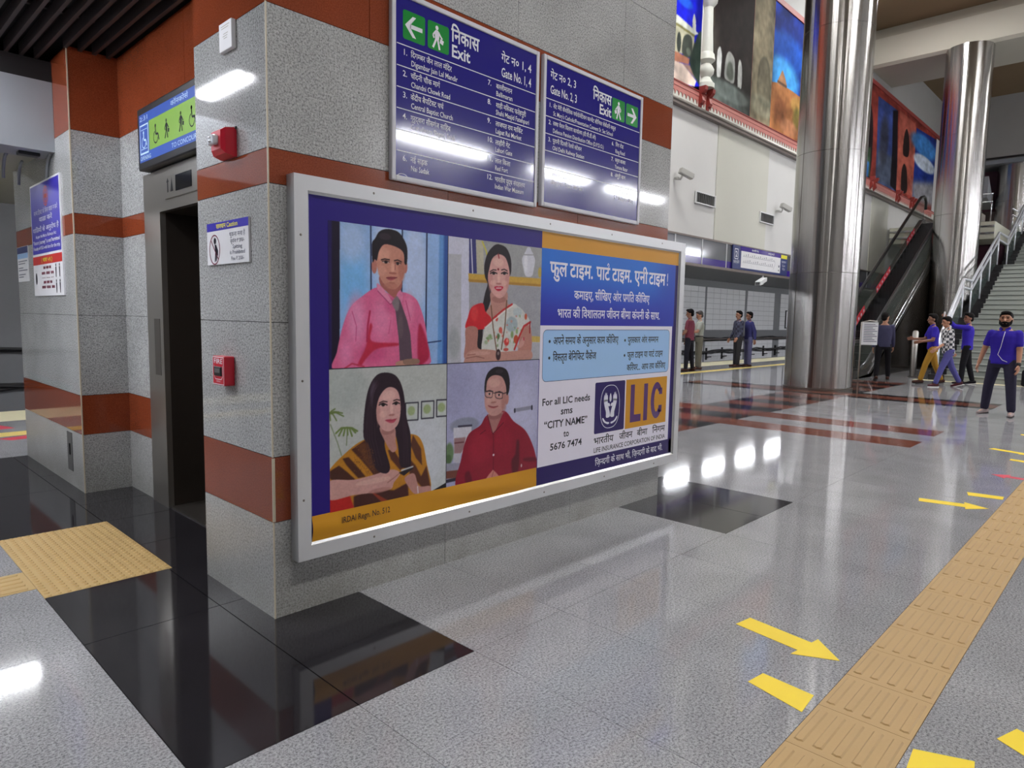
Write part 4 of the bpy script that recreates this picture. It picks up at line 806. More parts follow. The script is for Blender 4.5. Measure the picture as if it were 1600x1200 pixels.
ART_WOMAN_PHONE = [('p', (188, 192, 190), [(-0.0438, 1.0747), (1.0271, 1.0653), (1.0422, -0.2214), (-0.0543, -0.0455)], 0.0, 1), ('e', (206, 210, 220), 0.7944, 0.3242, 0.2418, 0.3646, 0.2418, 0.9), ('e', (172, 180, 178), 0.1024, 0.8552, 0.1804, 0.1613, 0.1443, 0.7), ('p', (196, 202, 200), [(0.6154, 0.7178), (0.73, 0.7143), (0.7279, 0.5804), (0.6186, 0.5856)], 0.0, 1), ('e', (150, 168, 110), 0.6669, 0.6549, 0.0337, 0.0356, 0.014, 0.8), ('l', (48, 46, 60), [(0.6154, 0.7178), (0.73, 0.7143), (0.7279, 0.5804), (0.6186, 0.5856), (0.6154, 0.7178)], 0.0096), ('p', (196, 202, 200), [(0.7599, 0.7179), (0.8766, 0.7146), (0.8748, 0.5815), (0.7593, 0.5857)], 0.0, 1), ('e', (150, 168, 110), 0.8124, 0.6556, 0.0352, 0.0363, 0.0147, 0.8), ('l', (48, 46, 60), [(0.7599, 0.7179), (0.8766, 0.7146), (0.8748, 0.5815), (0.7593, 0.5857), (0.7599, 0.7179)], 0.0101), ('p', (196, 202, 200), [(0.9033, 0.7185), (1.008, 0.714), (1.0064, 0.5834), (0.9031, 0.5873)], 0.0, 1), ('e', (150, 168, 110), 0.9498, 0.6569, 0.0366, 0.037, 0.0153, 0.8), ('l', (48, 46, 60), [(0.9033, 0.7185), (1.008, 0.714), (1.0064, 0.5834), (0.9031, 0.5873), (0.9033, 0.7185)], 0.0105), ('l', (104, 122, 66), [(-0.0, 0.7002), (0.0531, 0.6974), (0.1071, 0.6684)], 0.009), ('l', (104, 122, 66), [(-0.0, 0.7002), (0.036, 0.7077), (0.0723, 0.701)], 0.009), ('l', (104, 122, 66), [(-0.0, 0.7002), (0.0217, 0.7154), (0.0436, 0.7251)], 0.009), ('l', (104, 122, 66), [(-0.0, 0.7002), (0.0491, 0.7042), (0.099, 0.6909)], 0.009), ('l', (104, 122, 66), [(-0.0, 0.7002), (0.0272, 0.6908), (0.0545, 0.6433)], 0.009), ('l', (104, 122, 66), [(-0.0, 0.7002), (0.0044, 0.6929), (0.0086, 0.648)], 0.009), ('l', (110, 130, 70), [(0.1314, 0.585), (0.0901, 0.5874), (0.0492, 0.5551)], 0.013), ('l', (110, 130, 70), [(0.1314, 0.585), (0.1013, 0.5862), (0.0711, 0.5352)], 0.013), ('l', (110, 130, 70), [(0.1314, 0.585), (0.1189, 0.5842), (0.1062, 0.5331)], 0.013), ('l', (110, 130, 70), [(0.1314, 0.585), (0.1349, 0.5824), (0.1382, 0.5337)], 0.013), ('l', (110, 130, 70), [(0.1314, 0.585), (0.1516, 0.5806), (0.1716, 0.5209)], 0.013), ('l', (110, 130, 70), [(0.1314, 0.585), (0.1647, 0.5791), (0.1983, 0.5421)], 0.013), ('l', (110, 130, 70), [(0.1314, 0.585), (0.1719, 0.5783), (0.2129, 0.5516)], 0.013), ('l', (120, 134, 100), [(0.0084, 0.6212), (0.0591, 0.4909), (0.09, 0.3939)], 0.0068), ('l', (120, 134, 100), [(0.1335, 0.5475), (0.1283, 0.4601)], 0.0072), ('s', (190, 128, 38), [(-0.0057, 0.2992), (0.1172, 0.4043), (0.2569, 0.4804), (0.4349, 0.4893), (0.6789, 0.4744), (0.7677, 0.4008), (0.8127, 0.2234), (0.8512, 0.0213), (0.7098, -0.0167), (0.4349, -0.0172), (0.1811, -0.0234), (-0.0064, 0.2178)], 0.0, 1), ('p', (82, 44, 32), [(0.1651, 0.4243), (0.2717, 0.4774), (0.3573, 0.4473), (0.4349, 0.1877), (0.3957, 0.1943), (0.3442, 0.2144), (0.2379, 0.3447)], 0.0049, 1), ('s', (110, 66, 40), [(0.2198, 0.437), (0.3066, 0.4368), (0.3571, 0.2698), (0.3062, 0.2777)], 0.0099, 0.7), ('p', (78, 42, 32), [(0.0969, 0.3698), (0.1445, 0.3739), (0.2046, 0.3048), (0.2784, 0.2116), (0.2189, 0.2102), (0.1286, 0.3165)], 0.0036, 1), ('p', (74, 40, 32), [(0.0011, 0.2948), (0.0708, 0.3254), (0.1367, 0.2653), (0.2041, 0.1969), (0.0629, 0.2057), (0.003, 0.2401)], 0.0035, 1), ('p', (72, 36, 32), [(0.1816, 0.0838), (0.3313, 0.113), (0.5149, 0.0679), (0.6385, 0.1056), (0.6459, -0.0045), (0.4349, -0.0114), (0.1811, -0.0234)], 0.0061, 1), ('p', (150, 60, 40), [(0.3058, 0.1061), (0.3568, 0.0737), (0.4614, 0.0011), (0.4086, -0.0003)], 0.0051, 1), ('p', (90, 50, 36), [(0.6818, 0.4693), (0.7579, 0.3535), (0.7689, 0.2178), (0.7082, 0.2877), (0.6625, 0.3903)], 0.0043, 1), ('p', (86, 46, 34), [(0.6447, 0.2969), (0.7085, 0.2271), (0.7593, 0.1337), (0.8098, 0.2115), (0.8512, 0.0213), (0.7671, 0.0464), (0.6522, 0.1756)], 0.0056, 1), ('p', (86, 46, 34), [(0.4612, 0.3818), (0.5144, 0.3745), (0.6033, 0.2314), (0.569, 0.213), (0.4878, 0.308)], 0.004, 1), ('p', (190, 38, 34), [(-0.0188, 0.1055), (0.1514, 0.1008), (0.1933, -0.026), (-0.0201, -0.042)], 0.0069, 1), ('s', (206, 156, 150), [(-0.0063, 0.2265), (0.1822, 0.2052), (0.3442, 0.2144), (0.4945, 0.2296), (0.569, 0.1892), (0.5148, 0.1271), (0.488, 0.0823), (0.3697, 0.0805), (0.1816, 0.0928), (-0.0074, 0.0957)], 0.0, 1), ('e', (222, 178, 170), 0.3441, 0.1683, 0.1439, 0.0208, 0.0183, 0.7), ('e', (176, 122, 116), 0.3956, 0.0897, 0.0924, 0.0186, 0.0132, 0.7), ('l', (168, 116, 110), [(0.4613, 0.1364), (0.5148, 0.1626), (0.5554, 0.1855)], 0.008), ('s', (190, 138, 132), [(0.6105, 0.1465), (0.6946, 0.1663), (0.741, 0.0609), (0.8436, 0.0426), (0.841, -0.0117), (0.7097, 0.0005), (0.6386, 0.0791)], 0.0, 1), ('l', (225, 215, 220), [(0.7266, 0.0585), (0.7326, 0.006)], 0.0086), ('s', (44, 28, 40), [(0.4543, 0.9569), (0.5402, 0.9206), (0.5945, 0.8106), (0.6254, 0.6085), (0.6622, 0.4621), (0.6632, 0.2341), (0.6241, 0.221), (0.5689, 0.2487), (0.5481, 0.4053), (0.5142, 0.5148), (0.4611, 0.5209), (0.4349, 0.42), (0.4812, 0.2504), (0.4415, 0.2077), (0.3571, 0.264), (0.3066, 0.4368), (0.2619, 0.5045), (0.2712, 0.6993), (0.3052, 0.8528), (0.3682, 0.9408)], 0.0, 1), ('e', (90, 74, 92), 0.3452, 0.8053, 0.0305, 0.0897, 0.0229, 0.7), ('l', (66, 46, 60), [(0.3664, 0.8929), (0.2949, 0.6972), (0.2765, 0.4858), (0.3214, 0.2868)], 0.0038), ('l', (66, 46, 60), [(0.3717, 0.902), (0.3045, 0.6963), (0.2922, 0.4839), (0.3392, 0.284)], 0.0038), ('l', (66, 46, 60), [(0.3778, 0.8963), (0.3155, 0.6953), (0.3103, 0.4817), (0.3597, 0.2809)], 0.0038), ('l', (66, 46, 60), [(0.3847, 0.8837), (0.328, 0.6942), (0.3307, 0.4791), (0.3828, 0.2773)], 0.0038), ('l', (66, 46, 60), [(0.3931, 0.8683), (0.3432, 0.6928), (0.3559, 0.476), (0.4114, 0.2729)], 0.0039), ('l', (64, 44, 58), [(0.5473, 0.8717), (0.5896, 0.6355), (0.6035, 0.4217), (0.6018, 0.2555)], 0.004), ('l', (64, 44, 58), [(0.5559, 0.8712), (0.6006, 0.6345), (0.6189, 0.4198), (0.624, 0.2521)], 0.004), ('l', (64, 44, 58), [(0.5634, 0.8707), (0.6102, 0.6336), (0.6325, 0.418), (0.6435, 0.2492)], 0.0041), ('e', (60, 32, 26), 0.3462, 0.2825, 0.0038, 0.0035, 0.0025, 0.7), ('e', (120, 70, 38), 0.2038, 0.2614, 0.0037, 0.0034, 0.0025, 0.7), ('e', (60, 32, 26), 0.2646, 0.277, 0.0038, 0.0034, 0.0025, 0.7), ('e', (150, 96, 44), 0.2208, 0.4179, 0.0037, 0.0033, 0.0025, 0.7), ('e', (150, 96, 44), 0.2118, 0.2931, 0.0037, 0.0034, 0.0025, 0.7), ('e', (120, 70, 38), 0.3259, 0.4066, 0.0038, 0.0034, 0.0025, 0.7), ('e', (60, 32, 26), 0.2812, 0.3451, 0.0038, 0.0034, 0.0025, 0.7), ('e', (120, 70, 38), 0.2252, 0.3218, 0.0036, 0.0034, 0.0024, 0.7), ('e', (150, 96, 44), 0.2554, 0.3396, 0.0037, 0.0034, 0.0025, 0.7), ('e', (150, 96, 44), 0.3315, 0.2557, 0.0038, 0.0034, 0.0025, 0.7), ('e', (150, 96, 44), 0.2045, 0.4333, 0.0036, 0.0033, 0.0024, 0.7), ('e', (120, 70, 38), 0.3313, 0.3897, 0.0038, 0.0034, 0.0025, 0.7), ('e', (150, 96, 44), 0.2673, 0.3964, 0.0037, 0.0034, 0.0025, 0.7), ('e', (120, 70, 38), 0.2429, 0.3104, 0.0037, 0.0033, 0.0025, 0.7), ('e', (60, 32, 26), 0.235, 0.3861, 0.0037, 0.0034, 0.0025, 0.7), ('e', (150, 96, 44), 0.2566, 0.4054, 0.0038, 0.0034, 0.0025, 0.7), ('e', (150, 96, 44), 0.3067, 0.3406, 0.0038, 0.0034, 0.0025, 0.7), ('e', (60, 32, 26), 0.2807, 0.414, 0.0037, 0.0034, 0.0025, 0.7), ('e', (60, 32, 26), 0.2869, 0.2694, 0.0037, 0.0034, 0.0025, 0.7), ('e', (60, 32, 26), 0.2929, 0.4101, 0.0038, 0.0034, 0.0025, 0.7), ('e', (120, 70, 38), 0.1918, 0.3312, 0.0036, 0.0033, 0.0024, 0.7), ('e', (60, 32, 26), 0.2364, 0.2543, 0.0037, 0.0034, 0.0025, 0.7), ('e', (120, 70, 38), 0.2621, 0.3811, 0.0038, 0.0034, 0.0025, 0.7), ('e', (60, 32, 26), 0.2289, 0.326, 0.0037, 0.0033, 0.0025, 0.7), ('e', (150, 96, 44), 0.2214, 0.4161, 0.0037, 0.0034, 0.0025, 0.7), ('e', (120, 70, 38), 0.3458, 0.329, 0.0038, 0.0035, 0.0025, 0.7), ('e', (60, 32, 26), 0.32, 0.3592, 0.0038, 0.0034, 0.0025, 0.7), ('e', (120, 70, 38), 0.302, 0.2339, 0.0037, 0.0034, 0.0025, 0.7), ('e', (60, 32, 26), 0.297, 0.2457, 0.0038, 0.0034, 0.0025, 0.7), ('e', (120, 70, 38), 0.298, 0.2751, 0.0038, 0.0034, 0.0025, 0.7), ('e', (120, 70, 38), 0.2742, 0.2681, 0.0037, 0.0034, 0.0025, 0.7), ('e', (60, 32, 26), 0.1841, 0.4256, 0.0036, 0.0033, 0.0024, 0.7), ('e', (150, 96, 44), 0.1908, 0.4332, 0.0036, 0.0033, 0.0024, 0.7), ('e', (150, 96, 44), 0.2967, 0.3448, 0.0038, 0.0034, 0.0025, 0.7), ('e', (150, 96, 44), 0.2411, 0.2716, 0.0037, 0.0033, 0.0025, 0.7), ('e', (120, 70, 38), 0.3292, 0.2763, 0.0038, 0.0034, 0.0025, 0.7), ('e', (150, 96, 44), 0.3486, 0.2882, 0.0038, 0.0034, 0.0025, 0.7), ('e', (120, 70, 38), 0.1888, 0.3055, 0.0037, 0.0034, 0.0025, 0.7), ('e', (120, 70, 38), 0.274, 0.3786, 0.0037, 0.0034, 0.0025, 0.7), ('e', (150, 96, 44), 0.3123, 0.2312, 0.0038, 0.0035, 0.0025, 0.7), ('e', (150, 96, 44), 0.2773, 0.2559, 0.0038, 0.0034, 0.0025, 0.7), ('e', (150, 96, 44), 0.3266, 0.3609, 0.0038, 0.0035, 0.0025, 0.7), ('e', (120, 70, 38), 0.2943, 0.3304, 0.0038, 0.0034, 0.0025, 0.7), ('e', (60, 32, 26), 0.3133, 0.3359, 0.0038, 0.0034, 0.0025, 0.7), ('e', (120, 70, 38), 0.2859, 0.2395, 0.0038, 0.0034, 0.0025, 0.7), ('e', (120, 70, 38), 0.2549, 0.4145, 0.0037, 0.0034, 0.0025, 0.7), ('e', (120, 70, 38), 0.2227, 0.263, 0.0037, 0.0034, 0.0025, 0.7), ('e', (120, 70, 38), 0.3513, 0.3193, 0.0038, 0.0034, 0.0025, 0.7), ('e', (120, 70, 38), 0.3137, 0.2814, 0.0037, 0.0035, 0.0025, 0.7), ('e', (60, 32, 26), 0.3015, 0.3856, 0.0037, 0.0034, 0.0025, 0.7), ('e', (150, 96, 44), 0.3389, 0.375, 0.0038, 0.0034, 0.0025, 0.7), ('e', (120, 70, 38), 0.2684, 0.3333, 0.0038, 0.0034, 0.0025, 0.7), ('e', (120, 70, 38), 0.2718, 0.3399, 0.0038, 0.0034, 0.0025, 0.7), ('e', (150, 96, 44), 0.3319, 0.3797, 0.0039, 0.0035, 0.0026, 0.7), ('e', (150, 96, 44), 0.2078, 0.3471, 0.0037, 0.0034, 0.0025, 0.7), ('e', (60, 32, 26), 0.3306, 0.3022, 0.0038, 0.0034, 0.0025, 0.7), ('e', (120, 70, 38), 0.2986, 0.2513, 0.0038, 0.0034, 0.0025, 0.7), ('e', (60, 32, 26), 0.331, 0.293, 0.0038, 0.0034, 0.0025, 0.7), ('e', (60, 32, 26), 0.3374, 0.3448, 0.0039, 0.0034, 0.0026, 0.7), ('e', (150, 96, 44), 0.2653, 0.3537, 0.0037, 0.0034, 0.0025, 0.7), ('e', (60, 32, 26), 0.2811, 0.3762, 0.0038, 0.0034, 0.0025, 0.7), ('e', (120, 70, 38), 0.3171, 0.3831, 0.0038, 0.0034, 0.0025, 0.7), ('e', (60, 32, 26), 0.2652, 0.3121, 0.0037, 0.0034, 0.0025, 0.7), ('e', (120, 70, 38), 0.2826, 0.2478, 0.0038, 0.0034, 0.0025, 0.7), ('e', (120, 70, 38), 0.2788, 0.3303, 0.0037, 0.0034, 0.0025, 0.7), ('e', (120, 70, 38), 0.1948, 0.2692, 0.0037, 0.0033, 0.0025, 0.7), ('e', (150, 96, 44), 0.3362, 0.3959, 0.0038, 0.0035, 0.0025, 0.7), ('e', (120, 70, 38), 0.3376, 0.2784, 0.0038, 0.0034, 0.0025, 0.7), ('e', (60, 32, 26), 0.1949, 0.4081, 0.0037, 0.0033, 0.0025, 0.7), ('e', (60, 32, 26), 0.2244, 0.4039, 0.0037, 0.0033, 0.0025, 0.7), ('e', (120, 70, 38), 0.2062, 0.3274, 0.0036, 0.0034, 0.0024, 0.7), ('e', (60, 32, 26), 0.3317, 0.2313, 0.0039, 0.0035, 0.0026, 0.7), ('e', (150, 96, 44), 0.2122, 0.4353, 0.0036, 0.0034, 0.0024, 0.7), ('e', (150, 96, 44), 0.2553, 0.2904, 0.0037, 0.0034, 0.0025, 0.7), ('e', (60, 32, 26), 0.2032, 0.3965, 0.0036, 0.0034, 0.0024, 0.7), ('e', (120, 70, 38), 0.1891, 0.3654, 0.0036, 0.0033, 0.0024, 0.7), ('e', (60, 32, 26), 0.2998, 0.415, 0.0037, 0.0034, 0.0025, 0.7), ('e', (150, 96, 44), 0.2397, 0.3626, 0.0037, 0.0034, 0.0025, 0.7), ('e', (60, 32, 26), 0.2186, 0.3303, 0.0037, 0.0034, 0.0025, 0.7), ('e', (150, 96, 44), 0.2498, 0.3277, 0.0037, 0.0034, 0.0025, 0.7), ('e', (60, 32, 26), 0.3365, 0.39, 0.0038, 0.0034, 0.0025, 0.7), ('e', (60, 32, 26), 0.2017, 0.2783, 0.0037, 0.0034, 0.0025, 0.7), ('e', (60, 32, 26), 0.199, 0.2689, 0.0036, 0.0034, 0.0024, 0.7), ('e', (60, 32, 26), 0.3001, 0.3451, 0.0038, 0.0034, 0.0025, 0.7), ('e', (120, 70, 38), 0.2332, 0.308, 0.0037, 0.0034, 0.0025, 0.7), ('e', (150, 96, 44), 0.3471, 0.2422, 0.0038, 0.0034, 0.0025, 0.7), ('e', (120, 70, 38), 0.3132, 0.2257, 0.0038, 0.0035, 0.0025, 0.7), ('e', (120, 70, 38), 0.2803, 0.3212, 0.0038, 0.0034, 0.0025, 0.7), ('e', (120, 70, 38), 0.2678, 0.3587, 0.0037, 0.0034, 0.0025, 0.7), ('e', (120, 70, 38), 0.233, 0.2982, 0.0037, 0.0033, 0.0025, 0.7), ('e', (120, 70, 38), 0.2138, 0.3204, 0.0036, 0.0033, 0.0024, 0.7), ('e', (120, 70, 38), 0.2084, 0.3745, 0.0037, 0.0034, 0.0025, 0.7), ('e', (120, 70, 38), 0.2611, 0.4077, 0.0037, 0.0034, 0.0025, 0.7), ('e', (120, 70, 38), 0.2071, 0.3824, 0.0037, 0.0034, 0.0025, 0.7), ('e', (60, 32, 26), 0.295, 0.3368, 0.0038, 0.0034, 0.0025, 0.7), ('e', (60, 32, 26), 0.2946, 0.3296, 0.0038, 0.0034, 0.0025, 0.7), ('e', (150, 96, 44), 0.3183, 0.2737, 0.0038, 0.0035, 0.0025, 0.7), ('e', (120, 70, 38), 0.3065, 0.2682, 0.0038, 0.0034, 0.0025, 0.7), ('e', (150, 96, 44), 0.2821, 0.3464, 0.0037, 0.0034, 0.0025, 0.7), ('e', (150, 96, 44), 0.2284, 0.3656, 0.0036, 0.0034, 0.0024, 0.7), ('e', (150, 96, 44), 0.19, 0.3551, 0.0037, 0.0033, 0.0025, 0.7), ('e', (60, 32, 26), 0.303, 0.3158, 0.0038, 0.0034, 0.0025, 0.7), ('e', (150, 96, 44), 0.3473, 0.3141, 0.0039, 0.0035, 0.0026, 0.7), ('e', (150, 96, 44), 0.243, 0.2719, 0.0037, 0.0034, 0.0025, 0.7), ('e', (120, 70, 38), 0.2086, 0.3327, 0.0037, 0.0033, 0.0025, 0.7), ('e', (120, 70, 38), 0.2018, 0.2989, 0.0037, 0.0034, 0.0025, 0.7), ('e', (120, 70, 38), 0.2018, 0.3144, 0.0036, 0.0033, 0.0024, 0.7), ('e', (120, 70, 38), 0.2541, 0.2881, 0.0038, 0.0033, 0.0025, 0.7), ('e', (60, 32, 26), 0.2047, 0.3306, 0.0036, 0.0034, 0.0024, 0.7), ('e', (150, 96, 44), 0.3212, 0.304, 0.0038, 0.0034, 0.0025, 0.7), ('e', (60, 32, 26), 0.2809, 0.3834, 0.0037, 0.0034, 0.0025, 0.7), ('e', (60, 32, 26), 0.2463, 0.3771, 0.0037, 0.0033, 0.0025, 0.7), ('e', (60, 32, 26), 0.3375, 0.2197, 0.0039, 0.0034, 0.0026, 0.7), ('e', (60, 32, 26), 0.2366, 0.2627, 0.0037, 0.0034, 0.0025, 0.7), ('e', (120, 70, 38), 0.2919, 0.23, 0.0038, 0.0034, 0.0025, 0.7), ('e', (120, 70, 38), 0.3049, 0.2413, 0.0037, 0.0035, 0.0025, 0.7), ('e', (120, 70, 38), 0.266, 0.3114, 0.0037, 0.0034, 0.0025, 0.7), ('e', (120, 70, 38), 0.2924, 0.3979, 0.0038, 0.0034, 0.0025, 0.7), ('e', (120, 70, 38), 0.223, 0.4075, 0.0037, 0.0033, 0.0025, 0.7), ('e', (120, 70, 38), 0.2621, 0.3911, 0.0037, 0.0033, 0.0025, 0.7), ('e', (120, 70, 38), 0.2188, 0.2867, 0.0036, 0.0034, 0.0024, 0.7), ('e', (60, 32, 26), 0.3477, 0.3795, 0.0039, 0.0034, 0.0026, 0.7), ('e', (150, 96, 44), 0.3497, 0.2267, 0.0038, 0.0034, 0.0025, 0.7), ('e', (150, 96, 44), 0.2633, 0.4107, 0.0038, 0.0034, 0.0025, 0.7), ('e', (120, 70, 38), 0.1871, 0.3345, 0.0037, 0.0033, 0.0025, 0.7), ('e', (60, 32, 26), 0.1961, 0.3466, 0.0036, 0.0034, 0.0024, 0.7), ('e', (120, 70, 38), 0.2379, 0.2691, 0.0037, 0.0034, 0.0025, 0.7), ('e', (120, 70, 38), 0.3029, 0.3998, 0.0037, 0.0034, 0.0025, 0.7), ('e', (150, 96, 44), 0.3173, 0.4042, 0.0038, 0.0034, 0.0025, 0.7), ('e', (150, 96, 44), 0.3109, 0.3464, 0.0038, 0.0034, 0.0025, 0.7), ('e', (60, 32, 26), 0.3448, 0.2343, 0.0038, 0.0035, 0.0025, 0.7), ('e', (60, 32, 26), 0.3038, 0.3724, 0.0038, 0.0034, 0.0025, 0.7), ('e', (150, 96, 44), 0.2018, 0.439, 0.0037, 0.0034, 0.0025, 0.7), ('e', (60, 32, 26), 0.3294, 0.2699, 0.0039, 0.0034, 0.0026, 0.7), ('e', (120, 70, 38), 0.2682, 0.2918, 0.0037, 0.0034, 0.0025, 0.7), ('e', (60, 32, 26), 0.3308, 0.3661, 0.0038, 0.0034, 0.0025, 0.7), ('e', (120, 70, 38), 0.235, 0.348, 0.0037, 0.0033, 0.0025, 0.7), ('e', (150, 96, 44), 0.2519, 0.3968, 0.0037, 0.0034, 0.0025, 0.7), ('e', (60, 32, 26), 0.3074, 0.343, 0.0037, 0.0034, 0.0025, 0.7), ('e', (60, 32, 26), 0.2598, 0.3596, 0.0037, 0.0033, 0.0025, 0.7), ('e', (150, 96, 44), 0.2214, 0.4404, 0.0037, 0.0034, 0.0025, 0.7), ('e', (60, 32, 26), 0.2271, 0.3687, 0.0037, 0.0033, 0.0025, 0.7), ('e', (150, 96, 44), 0.2749, 0.3936, 0.0037, 0.0034, 0.0025, 0.7), ('e', (150, 96, 44), 0.212, 0.3671, 0.0037, 0.0033, 0.0025, 0.7), ('e', (120, 70, 38), 0.2929, 0.3916, 0.0037, 0.0034, 0.0025, 0.7), ('e', (150, 96, 44), 0.2115, 0.3507, 0.0037, 0.0034, 0.0025, 0.7), ('e', (60, 32, 26), 0.3289, 0.3289, 0.0038, 0.0035, 0.0025, 0.7), ('e', (150, 96, 44), 0.2526, 0.2962, 0.0037, 0.0034, 0.0025, 0.7), ('e', (60, 32, 26), 0.2241, 0.4327, 0.0036, 0.0033, 0.0024, 0.7), ('e', (150, 96, 44), 0.187, 0.2684, 0.0037, 0.0034, 0.0025, 0.7), ('s', (190, 138, 132), [(0.396, 0.5627), (0.5168, 0.5495), (0.5305, 0.431), (0.5387, 0.3771), (0.4944, 0.3632), (0.4284, 0.4671)], 0.0, 1), ('e', (160, 108, 104), 0.4611, 0.5209, 0.0558, 0.0254, 0.0133, 0.7), ('s', (214, 164, 160), [(0.4026, 0.8102), (0.474, 0.8487), (0.5404, 0.8213), (0.5676, 0.7427), (0.5692, 0.6375), (0.5437, 0.5582), (0.4743, 0.5194), (0.4115, 0.5472), (0.3653, 0.6319), (0.359, 0.7366)], 0.0, 1), ('e', (230, 186, 180), 0.4675, 0.785, 0.0556, 0.0389, 0.0265, 0.7), ('e', (190, 136, 130), 0.3768, 0.6671, 0.0205, 0.0907, 0.0154, 0.6), ('e', (230, 184, 176), 0.4219, 0.6515, 0.0287, 0.0251, 0.0157, 0.6), ('s', (44, 28, 40), [(0.3961, 0.7903), (0.4609, 0.8472), (0.5337, 0.8356), (0.5675, 0.766), (0.5839, 0.7063), (0.5919, 0.7875), (0.5269, 0.896), (0.4349, 0.9011), (0.3452, 0.8053), (0.3449, 0.6136), (0.3729, 0.5766), (0.3653, 0.6909)], 0.0, 1), ('l', (44, 26, 32), [(0.391, 0.7374), (0.4219, 0.7485), (0.4558, 0.7412)], 0.0077), ('l', (44, 26, 32), [(0.5112, 0.7448), (0.5379, 0.752), (0.5635, 0.7442)], 0.008), ('e', (204, 182, 180), 0.4219, 0.7212, 0.0286, 0.0091, 0.0, 1), ('e', (26, 16, 20), 0.4232, 0.7222, 0.0156, 0.0125, 0.0, 1), ('e', (204, 182, 180), 0.5326, 0.7223, 0.0255, 0.0092, 0.0, 1), ('e', (26, 16, 20), 0.5312, 0.7235, 0.0148, 0.0128, 0.0, 1), ('l', (34, 20, 26), [(0.3884, 0.7229), (0.4219, 0.7348), (0.4558, 0.7172)], 0.009), ('l', (34, 20, 26), [(0.5046, 0.7223), (0.5339, 0.7349), (0.5622, 0.7198)], 0.0093), ('e', (232, 188, 182), 0.494, 0.6793, 0.0133, 0.0416, 0.0093, 0.8), ('e', (176, 118, 112), 0.494, 0.64, 0.0267, 0.0081, 0.0053, 0.9), ('s', (192, 78, 100), [(0.4414, 0.606), (0.4808, 0.6112), (0.4981, 0.6072), (0.5342, 0.6082), (0.5141, 0.5823), (0.4743, 0.5842)], 0.0, 1), ('l', (150, 44, 66), [(0.4414, 0.6049), (0.4941, 0.5983), (0.5368, 0.6068)], 0.0052), ('p', (30, 22, 30), [(0.5554, 0.1938), (0.683, 0.2262), (0.6859, 0.2089), (0.6035, 0.1644)], 0.0, 1), ('l', (206, 206, 212), [(0.5827, 0.2084), (0.683, 0.2226)], 0.011), ('p', (26, 22, 30), [(0.8559, -0.0045), (1.0155, 0.0464), (1.0163, -0.0238), (0.856, -0.022)], 0.0, 1)]
